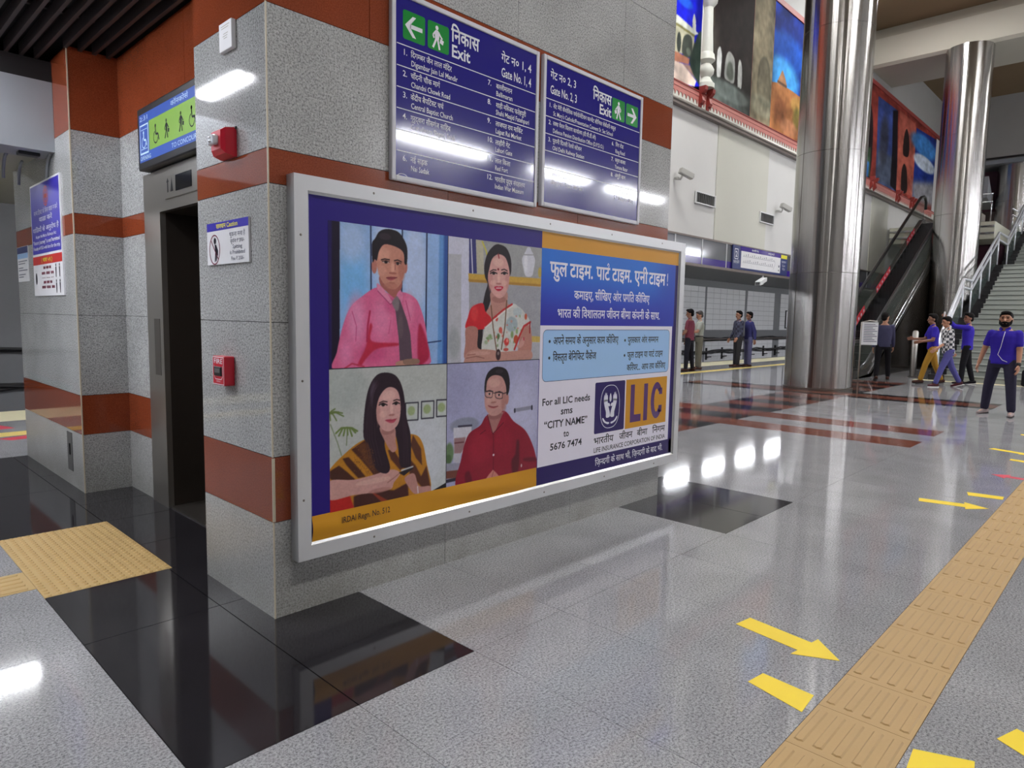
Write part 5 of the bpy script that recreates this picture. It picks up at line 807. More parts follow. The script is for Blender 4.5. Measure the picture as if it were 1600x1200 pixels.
ART_MAN_RED = [('p', (168, 168, 204), [(-0.0487, 1.0431), (1.0625, 1.0297), (1.1012, -0.1977), (-0.0382, -0.037)], 0.0, 1), ('e', (192, 192, 222), 0.7953, 0.5004, 0.1875, 0.3445, 0.2188, 0.9), ('e', (156, 156, 192), 0.1002, 0.8108, 0.1274, 0.2069, 0.1529, 0.8), ('e', (130, 136, 150), 0.1805, 0.4887, 0.1446, 0.0637, 0.0394, 0.7), ('p', (206, 204, 216), [(0.0669, 0.4785), (0.2483, 0.4703), (0.2501, 0.3519), (0.1645, 0.2565), (0.0745, 0.2612)], 0.0, 1), ('p', (156, 122, 126), [(0.0754, 0.3936), (0.1897, 0.3875), (0.1729, 0.298), (0.1452, 0.2614), (0.0769, 0.2672)], 0.0038, 1), ('l', (110, 60, 66), [(0.0809, 0.353), (0.1696, 0.3496)], 0.01), ('l', (60, 54, 74), [(0.1169, 0.4853), (0.2482, 0.4789)], 0.0152), ('e', (96, 124, 80), 0.0296, 0.2762, 0.0423, 0.0838, 0.0174, 0.9), ('e', (70, 96, 60), 0.0203, 0.2253, 0.0297, 0.0419, 0.0149, 0.8), ('p', (190, 188, 200), [(0.0695, 0.2598), (0.1453, 0.2593), (0.1336, 0.1758), (0.0702, 0.1964)], 0.0038, 1), ('p', (112, 64, 52), [(-0.0033, 0.1348), (0.1342, 0.1309), (0.1224, 0.0602), (-0.0027, 0.0718)], 0.0037, 1), ('p', (150, 150, 170), [(-0.004, 0.1977), (0.1463, 0.1791), (0.1407, 0.1234), (-0.0033, 0.1348)], 0.005, 1), ('l', (40, 36, 54), [(-0.0025, 0.0507), (0.1098, 0.0518)], 0.0247), ('l', (146, 146, 168), [(0.7216, 0.5603), (0.917, 0.5676)], 0.0299), ('l', (48, 46, 66), [(0.7183, 0.5698), (0.7189, 0.5469)], 0.018), ('l', (48, 46, 66), [(0.923, 0.5787), (0.9237, 0.5529)], 0.0189), ('s', (142, 20, 46), [(0.4131, 0.5502), (0.3412, 0.4706), (0.2334, 0.4206), (0.1826, 0.3393), (0.146, 0.2059), (0.1082, -0.0227), (0.4853, -0.0262), (1.0062, -0.035), (0.9985, 0.0624), (0.9461, 0.2133), (0.8479, 0.367), (0.706, 0.4661), (0.5983, 0.5675)], 0.0, 1), ('e', (164, 34, 58), 0.3419, 0.2743, 0.1238, 0.1421, 0.0825, 0.7), ('e', (160, 30, 56), 0.5928, 0.2957, 0.1028, 0.1131, 0.0734, 0.6), ('s', (84, 10, 30), [(0.7478, 0.2867), (0.7788, 0.2594), (0.7771, 0.0269), (0.7101, -0.0084), (0.6923, 0.1101), (0.7356, 0.1728)], 0.0137, 0.9), ('s', (92, 12, 32), [(0.8362, 0.1112), (0.978, 0.1015), (0.9872, 0.0642), (0.8524, 0.0852)], 0.0125, 0.8), ('s', (96, 12, 34), [(0.1863, 0.0813), (0.2317, 0.0952), (0.2595, 0.0034), (0.2005, -0.0076)], 0.0118, 0.8), ('l', (104, 12, 36), [(0.483, 0.377), (0.4871, 0.0298)], 0.007), ('s', (170, 116, 112), [(0.4159, 0.5499), (0.5943, 0.5545), (0.5866, 0.443), (0.4842, 0.3835), (0.4284, 0.4663)], 0.0, 1), ('e', (140, 88, 88), 0.5023, 0.5302, 0.0797, 0.0266, 0.0171, 0.7), ('p', (150, 24, 50), [(0.4129, 0.5611), (0.3868, 0.4217), (0.3399, 0.3924), (0.4661, 0.379)], 0.0028, 1), ('p', (150, 24, 50), [(0.5982, 0.5709), (0.6245, 0.4952), (0.59, 0.4201), (0.4886, 0.3763)], 0.0029, 1), ('l', (90, 10, 32), [(0.4131, 0.5502), (0.4745, 0.3802), (0.5919, 0.4649)], 0.0069), ('l', (98, 12, 34), [(0.3398, 0.3946), (0.3936, 0.4209)], 0.0068), ('e', (184, 128, 122), 0.6248, 0.6729, 0.0219, 0.0516, 0.0, 1), ('s', (196, 146, 140), [(0.3809, 0.7467), (0.3888, 0.8326), (0.4398, 0.8774), (0.5231, 0.8839), (0.5981, 0.8333), (0.6218, 0.7425), (0.6096, 0.6427), (0.5753, 0.5675), (0.505, 0.5343), (0.4351, 0.5513), (0.3858, 0.627)], 0.0, 1), ('e', (214, 168, 160), 0.4825, 0.8182, 0.0633, 0.0372, 0.0281, 0.7), ('e', (170, 116, 110), 0.5923, 0.6442, 0.0289, 0.0894, 0.0202, 0.7), ('e', (212, 164, 154), 0.4301, 0.6689, 0.0276, 0.0284, 0.0166, 0.6), ('s', (28, 20, 26), [(0.3782, 0.7469), (0.3832, 0.8459), (0.4226, 0.9195), (0.5076, 0.9547), (0.6104, 0.9281), (0.6515, 0.8413), (0.6494, 0.7406), (0.6227, 0.7033), (0.6107, 0.7879), (0.5631, 0.8663), (0.4673, 0.8824), (0.4077, 0.8423), (0.3942, 0.7587)], 0.0, 1), ('e', (60, 50, 60), 0.5366, 0.9139, 0.0426, 0.0176, 0.0142, 0.6), ('l', (40, 28, 32), [(0.3985, 0.7497), (0.4312, 0.7561), (0.4673, 0.7448)], 0.0095), ('l', (40, 28, 32), [(0.5038, 0.7333), (0.5403, 0.7395), (0.5747, 0.7259)], 0.0098), ('e', (220, 204, 202), 0.4317, 0.7266, 0.0207, 0.0077, 0.0, 1), ('e', (28, 18, 22), 0.4317, 0.7277, 0.011, 0.0087, 0.0, 1), ('e', (220, 204, 202), 0.5367, 0.7099, 0.0213, 0.0077, 0.0, 1), ('e', (28, 18, 22), 0.5366, 0.711, 0.0114, 0.0088, 0.0, 1), ('l', (44, 34, 44), [(0.3834, 0.7573), (0.4645, 0.745), (0.4654, 0.7011), (0.4461, 0.6938), (0.4021, 0.7017), (0.3855, 0.7182), (0.3834, 0.7573)], 0.0054), ('l', (44, 34, 44), [(0.4953, 0.7383), (0.5747, 0.7259), (0.5757, 0.6813), (0.5487, 0.6768), (0.5132, 0.6841), (0.4961, 0.6987), (0.4953, 0.7383)], 0.0056), ('l', (44, 34, 44), [(0.4647, 0.734), (0.4955, 0.7295)], 0.0056), ('l', (44, 34, 44), [(0.5749, 0.7181), (0.6236, 0.7256)], 0.0071), ('e', (212, 164, 152), 0.4768, 0.687, 0.0139, 0.0374, 0.0097, 0.8), ('e', (158, 104, 98), 0.4789, 0.6516, 0.0308, 0.0077, 0.0056, 0.9), ('s', (166, 82, 88), [(0.4199, 0.6283), (0.4726, 0.617), (0.5288, 0.6141), (0.4869, 0.6002), (0.445, 0.6085)], 0.0, 1), ('l', (120, 50, 56), [(0.4199, 0.6283), (0.4727, 0.6125), (0.5288, 0.6141)], 0.0055), ('e', (230, 220, 225), 0.4866, 0.1959, 0.0098, 0.0101, 0.0, 1), ('s', (206, 132, 122), [(0.4083, -0.0068), (0.4724, 0.0592), (0.4893, 0.0609), (0.5488, -0.0012), (0.5135, -0.0199)], 0.0, 1), ('l', (150, 80, 76), [(0.4894, 0.0519), (0.4708, -0.0011)], 0.0057), ('e', (210, 190, 190), 0.8101, 0.0508, 0.0077, 0.0164, 0.0, 1)]
ART_PAVILION = [('p', (24, 30, 196), [(0.2423, 0.6319), (1.0832, 0.6957), (1.1786, 0.0684), (0.3273, -0.0645)], 0.0, 1), ('e', (40, 110, 230), 0.6239, 0.5241, 0.159, 0.0355, 0.0994, 0.8), ('e', (10, 14, 110), 0.9421, 0.477, 0.084, 0.1827, 0.084, 0.8), ('p', (196, 200, 190), [(-0.253, 0.3196), (0.4798, 0.4129), (0.9351, 0.3777), (0.8576, 0.355), (0.4864, 0.3617), (-0.2484, 0.2758)], 0.0, 1), ('p', (120, 116, 74), [(-0.2483, 0.2747), (0.4864, 0.3617), (0.8576, 0.355), (0.8353, 0.3339), (0.4885, 0.3452), (-0.247, 0.2621)], 0.0, 1), ('p', (176, 174, 150), [(-0.247, 0.2621), (0.4885, 0.3452), (0.8472, 0.3392), (0.8289, 0.2006), (0.4998, 0.182), (-0.2336, 0.1324)], 0.0, 1), ('e', (58, 64, 60), 0.5305, 0.2498, 0.0427, 0.0642, 0.0, 1), ('s', (66, 72, 66), [(0.6082, 0.1901), (0.6069, 0.276), (0.6519, 0.3164), (0.7211, 0.3331), (0.7909, 0.3225), (0.8076, 0.2629), (0.7612, 0.192)], 0.0, 1), ('e', (110, 120, 104), 0.736, 0.2251, 0.0526, 0.0243, 0.0202, 0.7), ('s', (90, 94, 84), [(0.8285, 0.2037), (0.8324, 0.2799), (0.8495, 0.3082), (0.8667, 0.2609)], 0.0, 1), ('p', (188, 192, 184), [(0.7923, 0.4163), (0.8637, 0.4302), (0.8707, 0.3813), (0.7966, 0.386)], 0.0, 1), ('s', (188, 192, 184), [(0.7915, 0.4224), (0.8199, 0.4872), (0.8629, 0.4363)], 0.0, 1), ('p', (166, 110, 88), [(-0.2336, 0.1324), (0.4998, 0.182), (0.7642, 0.185), (0.7491, 0.1448), (0.4977, 0.1217), (-0.229, 0.088)], 0.0, 1), ('p', (206, 188, 176), [(-0.2296, 0.0935), (0.4977, 0.1217), (0.6263, 0.1301), (0.785, 0.0954), (0.9267, 0.0643), (0.8899, 0.0233), (-0.2128, -0.0686)], 0.0, 1), ('p', (150, 120, 110), [(0.6163, 0.1297), (0.7675, 0.146), (0.8896, 0.0999), (0.9149, 0.072), (0.785, 0.0954)], 0.0119, 1), ('s', (44, 56, 50), [(0.7568, 0.1787), (0.8786, 0.3262), (0.9642, 0.3991), (1.0464, 0.3571), (1.0914, 0.0548), (0.9149, 0.072), (0.8242, 0.1145)], 0.0164, 1)]
ART_ARCHES = [('p', (34, 27, 26), [(-0.2693, 1.1493), (1.0529, 1.3629), (1.3449, -0.1937), (-0.0785, -0.2243)], 0.0, 1), ('e', (60, 58, 52), 0.0497, 0.1919, 0.1882, 0.3106, 0.1882, 0.8), ('e', (96, 106, 102), 0.5188, 0.0448, 0.8763, 0.1348, 0.2738, 0.95), ('e', (50, 48, 44), 0.8641, 0.2259, 0.2195, 0.1836, 0.1646, 0.6), ('s', (206, 208, 206), [(0.1665, 0.1801), (0.1562, 0.3141), (0.1776, 0.3653), (0.2237, 0.383), (0.2607, 0.3337), (0.26, 0.274), (0.253, 0.1907), (0.2258, 0.1755)], 0.0, 1), ('s', (150, 152, 148), [(0.3413, 0.1985), (0.3449, 0.3045), (0.376, 0.3629), (0.4225, 0.3897), (0.495, 0.3853), (0.564, 0.3447), (0.5785, 0.2243), (0.5482, 0.1852), (0.4347, 0.1843)], 0.0, 1), ('s', (86, 92, 84), [(0.3881, 0.2218), (0.3974, 0.2915), (0.4484, 0.3235), (0.5182, 0.3057), (0.5429, 0.2181), (0.4692, 0.1932)], 0.0151, 1), ('s', (176, 178, 174), [(0.658, 0.1913), (0.6509, 0.3297), (0.6796, 0.3813), (0.7329, 0.3523), (0.755, 0.2859), (0.7505, 0.1849), (0.697, 0.1822)], 0.0, 1), ('l', (70, 62, 50), [(0.0588, 0.6148), (0.0615, 0.4999)], 0.0184), ('e', (130, 140, 136), 0.5092, 0.1049, 0.4199, 0.0598, 0.1575, 0.6)]
ART_GATE = [('p', (120, 112, 92), [(-0.6129, 1.4075), (1.4531, 1.563), (2.0961, -0.091), (-0.1471, -0.0854)], 0.0, 1), ('e', (140, 130, 106), 0.5561, 0.6283, 0.5328, 0.3105, 0.4262, 0.8), ('s', (96, 92, 76), [(0.3336, 0.1819), (0.2961, 0.39), (0.3924, 0.4808), (0.5913, 0.5259), (0.8007, 0.4897), (0.9099, 0.4006), (0.958, 0.1697)], 0.0315, 1), ('s', (112, 106, 88), [(0.4003, 0.2042), (0.3804, 0.3902), (0.4648, 0.4557), (0.6039, 0.4895), (0.7453, 0.4593), (0.8188, 0.3752), (0.8598, 0.1949)], 0.0423, 1), ('e', (150, 150, 130), 0.615, 0.1404, 0.6523, 0.0805, 0.3262, 0.5)]
ART_HILL = [('p', (22, 44, 120), [(-0.3254, 1.4069), (1.326, 1.6798), (1.7584, -0.0579), (-0.0616, -0.0054)], 0.0, 1), ('e', (30, 80, 170), 0.4277, 0.6772, 0.5918, 0.1489, 0.3288, 0.9), ('e', (70, 150, 214), 0.2793, 0.4596, 0.5116, 0.1486, 0.2558, 0.95), ('p', (156, 104, 66), [(-0.1285, 0.353), (0.2283, 0.399), (0.6194, 0.3967), (0.8969, 0.3892), (1.6452, 0.3969), (1.7584, -0.0579), (-0.0492, -0.0715)], 0.0, 1), ('e', (180, 150, 80), 0.7774, 0.2972, 0.2039, 0.0697, 0.1019, 0.6), ('e', (120, 74, 50), 0.2716, 0.1819, 0.1874, 0.1006, 0.1249, 0.7), ('e', (110, 120, 60), 0.8003, 0.1921, 0.136, 0.0877, 0.102, 0.6), ('e', (186, 130, 100), 0.5516, 0.0833, 0.2641, 0.0691, 0.1321, 0.6), ('s', (150, 110, 80), [(0.1694, 0.3801), (0.18, 0.4212), (0.2279, 0.464), (0.2822, 0.5082), (0.3382, 0.484), (0.3983, 0.4428), (0.4212, 0.3945)], 0.0, 1), ('l', (90, 70, 60), [(0.1652, 0.4016), (0.4198, 0.4012)], 0.0301)]
ART_RED_ROW = [('p', (138, 58, 50), [(-0.2735, 1.353), (1.2483, 1.6001), (1.4627, -0.1993), (-0.1702, -0.256)], 0.0, 1), ('s', (34, 26, 30), [(-0.0258, -0.0335), (-0.0378, 0.4778), (-0.0104, 0.7644), (0.0229, 0.8107), (0.0681, 0.6371), (0.0838, 0.3231), (0.0688, 0.0123)], 0.0, 1), ('p', (60, 80, 60), [(-0.0242, 0.2842), (0.0652, 0.3356), (0.0736, 0.0146), (-0.0189, 0.0381)], 0.0095, 1), ('p', (60, 110, 170), [(-0.0281, 0.1692), (0.0573, 0.1693), (0.0566, 0.0064), (-0.0281, -0.0006)], 0.0095, 1), ('p', (56, 72, 130), [(0.1136, 0.9175), (0.3635, 0.9316), (0.4303, 0.0067), (0.1466, 0.0022)], 0.0, 1), ('p', (80, 90, 110), [(0.1459, 0.3585), (0.3989, 0.3756), (0.4223, 0.0289), (0.1466, 0.0022)], 0.0262, 1), ('e', (60, 60, 70), 0.2161, 0.4948, 0.0532, 0.2732, 0.0399, 0.8), ('p', (24, 18, 24), [(0.3024, 0.8896), (0.3692, 0.9355), (0.4244, 0.0041), (0.3319, 0.0391), (0.3263, 0.4611)], 0.0085, 1), ('p', (160, 84, 70), [(0.392, 0.9511), (0.6178, 0.947), (0.6538, 0.0498), (0.4164, 0.0263)], 0.0, 1), ('s', (38, 26, 26), [(0.4709, 0.5434), (0.4759, 0.701), (0.5046, 0.8091), (0.5431, 0.7419), (0.5631, 0.5959), (0.5522, 0.4975), (0.4895, 0.4762)], 0.0, 1), ('s', (38, 26, 26), [(0.4799, 0.0806), (0.4745, 0.2865), (0.504, 0.385), (0.5483, 0.3237), (0.573, 0.1226), (0.5534, 0.0472), (0.4965, 0.0356)], 0.0, 1), ('l', (170, 86, 72), [(0.6266, 0.9261), (0.6604, 0.0526)], 0.0293), ('p', (30, 48, 120), [(0.6485, 0.9133), (1.0137, 0.9696), (1.1057, 0.1199), (0.6604, 0.0526)], 0.0, 1), ('e', (60, 120, 180), 0.8002, 0.7588, 0.2225, 0.1315, 0.0927, 0.9), ('e', (196, 206, 214), 0.8215, 0.5459, 0.1861, 0.0962, 0.0596, 0.9), ('p', (130, 130, 136), [(0.6434, 0.2359), (1.0744, 0.4087), (1.1121, 0.0614), (0.6629, 0.0262)], 0.0479, 1)]
# ------------------------------------------------------------------ floor: slab, stone tiles, tactile tiles
floor = MB().box(-14, 56, -14, 8.5, -0.35, -0.012).build('floor', 'grout')
tag(floor, 'polished grey granite concourse floor with black and red stone inlays', None, None, 'structure')
TX, TY = 0.571, 1.18
def tx(i): return -0.69 + TX * i
def ty(j): return -0.86 + TY * j

SPECIAL = []
def sp(x0, x1, y0, y1, m):
    SPECIAL.append((x0, x1, y0, y1, m))
for c0, c1, rows in ((tx(0), tx(1), [(-0.86, 0.32), (0.32, 0.98), (2.14, 3.3), (3.3, 4.95)]), (tx(1), tx(2), [(-0.86, 0.32), (0.32, 1.5), (1.5, 2.68), (2.68, 3.86), (3.86, 4.95)])):
    for a, b in rows:
        sp(c0, c1, a, b, 'floor_black')
for c in (6, 7):
    sp(tx(c), tx(c + 1), -0.86, 0.32, 'floor_black')
for c in range(12, 31):
    if 23 <= c <= 24:
        continue
    red = (c % 2 == 0)
    if c in (14, 16):
        for j in range(5):
            sp(tx(c), tx(c + 1), ty(j), ty(j + 1), 'floor_red')
    else:
        sp(tx(c), tx(c + 1), ty(2), ty(3), 'floor_red' if red else 'floor_black')
for j in range(5):
    sp(tx(23), tx(23) + 0.3, ty(j), ty(j + 1), 'floor_black')
    sp(tx(23) + 0.3, tx(25) - 0.3, ty(j), ty(j + 1), 'floor_red')
    sp(tx(25) - 0.3, tx(25), ty(j), ty(j + 1), 'floor_black')
TACT_X0, TACT_P = -2.295, 0.3075
BLOCK = [(tx(0), tx(1) + 0.02, 0.98, 2.14), (-2.4, tx(0), 1.14, 1.45), (-2.6, 17.1, -2.345, -2.038), (18.45, 18.8, -4.5, 1.75),
         (-14, 56, 7.5, 8.5), (-14, 56, 6.25, 6.55)]

def minus(rects, r):
    out = []
    x0, x1, y0, y1 = r
    for a0, a1, b0, b1 in rects:
        if x0 >= a1 - 1e-6 or x1 <= a0 + 1e-6 or y0 >= b1 - 1e-6 or y1 <= b0 + 1e-6:
            out.append((a0, a1, b0, b1))
            continue
        if b0 < y0: out.append((a0, a1, b0, y0))
        if y1 < b1: out.append((a0, a1, y1, b1))
        c0, c1 = max(b0, y0), min(b1, y1)
        if a0 < x0: out.append((a0, x0, c0, c1))
        if x1 < a1: out.append((x1, a1, c0, c1))
    return [q for q in out if q[1] - q[0] > 0.02 and q[3] - q[2] > 0.02]

cells = []
for i in range(-24, 99):
    for j in range(-12, 8):
        r = [(tx(i), tx(i + 1), ty(j), min(ty(j + 1), 8.5))]
        for s_ in SPECIAL:
            r = minus(r, s_[:4])
        for s_ in BLOCK:
            r = minus(r, s_)
        cells += [(*q, 'floor_grey') for q in r if q[2] < 8.4]
for s_ in SPECIAL:
    r = [s_[:4]]
    for k_ in BLOCK:
        r = minus(r, k_)
    cells += [(*q, s_[4]) for q in r]

def in_view(p, mx=0.80, my=0.62):
    d = Vector(p) - CAM
    z = d.dot(_f)
    return z > 0.3 and abs(d.dot(_r2) / z) < mx and abs(d.dot(_u2) / z) < my

def visible_cell(c):
    for a in (c[0], (c[0] + c[1]) / 2, c[1]):
        for b in (c[2], (c[2] + c[3]) / 2, c[3]):
            if in_view((a, b, 0)):
                return True
    return False

def covered(c):
    # under the pillar block or hidden behind it
    mx_, my_ = (c[0] + c[1]) / 2, (c[2] + c[3]) / 2
    return mx_ > 0.4 and my_ > 0.4 and (my_ + 2.845) / (mx_ + 1.43) > 0.62

order = sorted(range(len(cells)), key=lambda k: (not visible_cell(cells[k]) or covered(cells[k]), ((cells[k][0] + cells[k][1]) / 2 + 1.43) ** 2 + ((cells[k][2] + cells[k][3]) / 2 + 2.85) ** 2))
rest = {}
shared = {}
for n_, k in enumerate(order):
    x0, x1, y0, y1, m_ = cells[k]
    GAP = 0.0012 if m_ == 'floor_grey' else 0.0022
    if n_ < 290:
        key = (round(x1 - x0, 4), round(y1 - y0, 4), m_)
        if key not in shared:
            shared[key] = mesh_only(MB().box(GAP - (x1 - x0) / 2, (x1 - x0) / 2 - GAP, GAP - (y1 - y0) / 2, (y1 - y0) / 2 - GAP, -0.012, 0.0), 'floor_tile', m_)
        piece(shared[key], 'floor_tile', ((x0 + x1) / 2, (y0 + y1) / 2, 0), floor)
    else:
        rest.setdefault(m_, MB()).box(x0 + GAP, x1 - GAP, y0 + GAP, y1 - GAP, -0.012, 0.0)
for m_, mb in rest.items():
    tag(mb.build('floor_tiles', m_, floor), kind='stuff')

# guiding strip of bar tiles, dotted warning tiles, plain edging
def bar_tile(w, l, nb):
    mb = MB().box(-l / 2 + 0.001, l / 2 - 0.001, -w / 2, w / 2, -0.012, 0.0005)
    p = w / nb
    for k in range(nb):
        y = -w / 2 + p * (k + 0.5)
        a, b, h = l * 0.40, p * 0.27, 0.005
        pts0 = [(a, 0)] + [(a * 0.96, b * 0.8)] + [(-a * 0.96, b * 0.8), (-a, 0), (-a * 0.96, -b * 0.8), (a * 0.96, -b * 0.8)]
        lo = [(q[0], y + q[1] * 1.25, 0.0005) for q in pts0]
        hi = [(q[0] * 0.975, y + q[1] * 0.85, h) for q in pts0]
        mb.add(lo + hi, [(6, 7, 8, 9, 10, 11)] + [(i, (i + 1) % 6, 6 + (i + 1) % 6, 6 + i) for i in range(6)])
    return mb
bt = mesh_only(bar_tile(0.305, TACT_P, 5), 'tactile_tile', 'tactile')
for k in range(63):
    piece(bt, 'tactile_tile', (TACT_X0 + TACT_P * (k + 0.5), -2.1915, 0.0), floor)
bt2 = mesh_only(bar_tile(0.305, 0.2875, 5), 'tactile_tile', 'tactile_lobby')
for k in range(5):
    piece(bt2, 'tactile_tile', (tx(0) - 0.2875 * (k + 0.5), 1.295, 0.0), floor)
def dot_tile(w, l, n, m):
    mb = MB().box(-w / 2 + 0.0008, w / 2 - 0.0008, -l / 2 + 0.0008, l / 2 - 0.0008, -0.012, 0.0005)
    for i in range(n):
        for j in range(m):
            cx, cy = -w / 2 + w * (i + 0.5) / n, -l / 2 + l * (j + 0.5) / m
            q = [(math.cos(a * math.pi / 3), math.sin(a * math.pi / 3)) for a in range(6)]
            mb.add([(cx + 0.0145 * a, cy + 0.0145 * b, 0.0005) for a, b in q] + [(cx + 0.009 * a, cy + 0.009 * b, 0.005) for a, b in q],
                   [(6, 7, 8, 9, 10, 11)] + [(i_, (i_ + 1) % 6, 6 + (i_ + 1) % 6, 6 + i_) for i_ in range(6)])
    return mb
wt = (tx(1) + 0.02 - tx(0)) / 2
dt = mesh_only(dot_tile(wt, 0.29, 7, 7), 'tactile_tile', 'tactile_lobby')
for i in range(2):
    for j in range(4):
        piece(dt, 'tactile_tile', (tx(0) + wt * (i + 0.5), 0.98 + 0.29 * (j + 0.5), 0.0), floor)
MB().box(18.45, 18.8, -4.5, 1.75, -0.012, 0.002).build('stair_edging', 'platform_edge', floor)
MB().box(-14, 56, 7.5, 8.5, -0.012, 0.001).build('platform_edging', 'platform_edge', floor)
MB().box(-14, 56, 6.25, 6.55, -0.012, 0.002).build('platform_line', 'platform_yellow', floor)
MB().box(-14, 56, 8.35, 8.5, -1.25, -0.3).build('platform_face', 'tunnel_grey', floor)
MB().box(-14, 56, 8.5, 12.6, -1.35, -1.2).build('track_bed', 'tunnel_grey', floor)

# ------------------------------------------------------------------ stone clad pillar and lift core
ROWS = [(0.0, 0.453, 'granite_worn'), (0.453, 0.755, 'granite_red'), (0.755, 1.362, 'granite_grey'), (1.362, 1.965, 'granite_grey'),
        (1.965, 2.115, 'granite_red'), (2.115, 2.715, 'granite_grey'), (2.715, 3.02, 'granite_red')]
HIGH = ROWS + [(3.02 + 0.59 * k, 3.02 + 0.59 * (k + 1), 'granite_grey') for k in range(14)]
LOBBY = ROWS[:-1] + [(2.715, 3.30, 'granite_red')]
CT = 0.018

def clad(face, at, a0, a1, rows, joints, parent, recess=False):
    for ri, (z0, z1, m_) in enumerate(rows):
        js = [a0] + [j for j in joints[ri % len(joints)] if a0 < j < a1] + [a1]
        if recess and m_ == 'granite_grey':
            m_ = 'granite_recess'
        for p, q in zip(js[:-1], js[1:]):
            g = 0.0016
            p_, q_ = p + (g if p > a0 else 0), q - (g if q < a1 else 0)
            za, zb = z0 + (g if z0 > 0 else 0), z1 - g
            if face == 'y-':
                b = (p_, q_, at, at + CT, za, zb)
            elif face == 'y+':
                b = (p_, q_, at - CT, at, za, zb)
            elif face == 'x-':
                b = (at, at + CT, p_, q_, za, zb)
            else:
                b = (at - CT, at, p_, q_, za, zb)
            MB().box(*b).build('stone_slab', m_, parent)

pillar = MB().box(CT * 0.9, 3.28 - CT * 0.9, CT * 0.9, 0.756 - CT * 0.9, 0, 11.28).build('wall_pillar', 'joint_black')
tag(pillar, 'grey granite pillar with red stone bands carrying the advertisement', None, None, 'structure')
J1, J2 = [1.024, 2.15], [0.522, 1.55, 2.62]
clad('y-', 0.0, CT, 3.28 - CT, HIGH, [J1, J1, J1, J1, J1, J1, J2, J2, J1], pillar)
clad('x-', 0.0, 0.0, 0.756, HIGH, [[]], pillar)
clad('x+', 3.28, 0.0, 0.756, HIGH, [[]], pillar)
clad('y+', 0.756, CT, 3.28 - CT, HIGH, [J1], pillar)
for z0, z1 in ((0, 0.453), (0.755, 2.715), (3.02, 11.28)):
    MB().box(-0.002, 0.004, -0.002, 0.004, z0, z1).build('corner_bead', 'corner_bead', pillar)
MB().box(-0.003, 0.009, -0.003, 0.003, 0.458, 0.75).build('corner_bead', 'corner_bead', pillar)

core = structure('wall_lift', (0.33, 0.756, 0), 'granite clad wall around the lift entrance with red bands')
LX = 0.33
JY0, JY1 = 2.494, 0.98          # lift frame outer edges along y
for y0, y1 in ((JY1 - 0.224, JY1), (JY0, 3.03)):
    MB().box(LX + CT * 0.9, 2.4, y0, y1, 0, 3.3).build('wall_core', 'joint_black', core)
MB().box(LX + CT * 0.9, 2.4, JY1, JY0, 2.36, 3.3).build('wall_core', 'joint_black', core)
MB().box(1.9, 2.4, JY1, JY0, 0, 2.36).build('wall_core', 'joint_black', core)
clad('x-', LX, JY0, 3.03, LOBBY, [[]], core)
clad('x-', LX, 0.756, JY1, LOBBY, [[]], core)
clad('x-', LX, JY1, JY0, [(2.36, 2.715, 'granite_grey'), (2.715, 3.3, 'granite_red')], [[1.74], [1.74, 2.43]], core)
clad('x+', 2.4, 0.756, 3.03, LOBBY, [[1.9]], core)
wall_far_pillar = MB().box(CT * 0.9, 2.4, 3.03 + CT * 0.9, 4.95 - CT * 0.9, 0, 3.3).build('wall_far_pillar', 'joint_black')
tag(wall_far_pillar, 'far granite pillar with two posters beyond the lift', None, None, 'structure')
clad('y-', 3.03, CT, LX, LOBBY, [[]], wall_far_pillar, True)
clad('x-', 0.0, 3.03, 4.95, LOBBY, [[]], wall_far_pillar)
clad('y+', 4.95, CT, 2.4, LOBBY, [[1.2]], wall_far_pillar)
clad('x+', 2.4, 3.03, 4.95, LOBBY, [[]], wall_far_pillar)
MB().box(-0.003, 0.005, 3.027, 3.035, 0, 3.3).build('corner_bead', 'corner_bead', wall_far_pillar)
MB().box(-0.004, 0.0, 3.33, 3.47, 0.0 + 0.12, 0.43).build('access_plate', 'vent_grey', wall_far_pillar)
MB().box(-0.012, -0.004, 3.38, 3.40, 0.25, 0.34).build('access_latch', 'black_plastic', wall_far_pillar)

# lobby ceiling of dark slats, bulkhead with shutter brackets
ceil_l = MB().box(-14, 2.4, 0.78, 5.0, 3.40, 3.46).build('ceiling_lobby', 'void_dark')
tag(ceil_l, 'dark void above the slatted lobby ceiling', None, None, 'structure')
sl = mesh_only(MB().box(-0.012, 0.012, 0.78, 3.45, 3.28, 3.36), 'ceiling_slat', 'slat_brown')
for k in range(60):
    x = 0.27 - 0.092 * k
    if x > -0.02:
        MB().box(x - 0.012, x + 0.012, 0.78, 3.03, 3.28, 3.36).build('ceiling_slat', 'slat_brown', ceil_l)
    else:
        piece(sl, 'ceiling_slat', (x, 0, 0), ceil_l)
for y in (0.9, 1.7, 2.6):
    MB().box(-6, LX, y - 0.015, y + 0.015, 3.361, 3.40).build('slat_carrier', 'slat_brown', ceil_l)

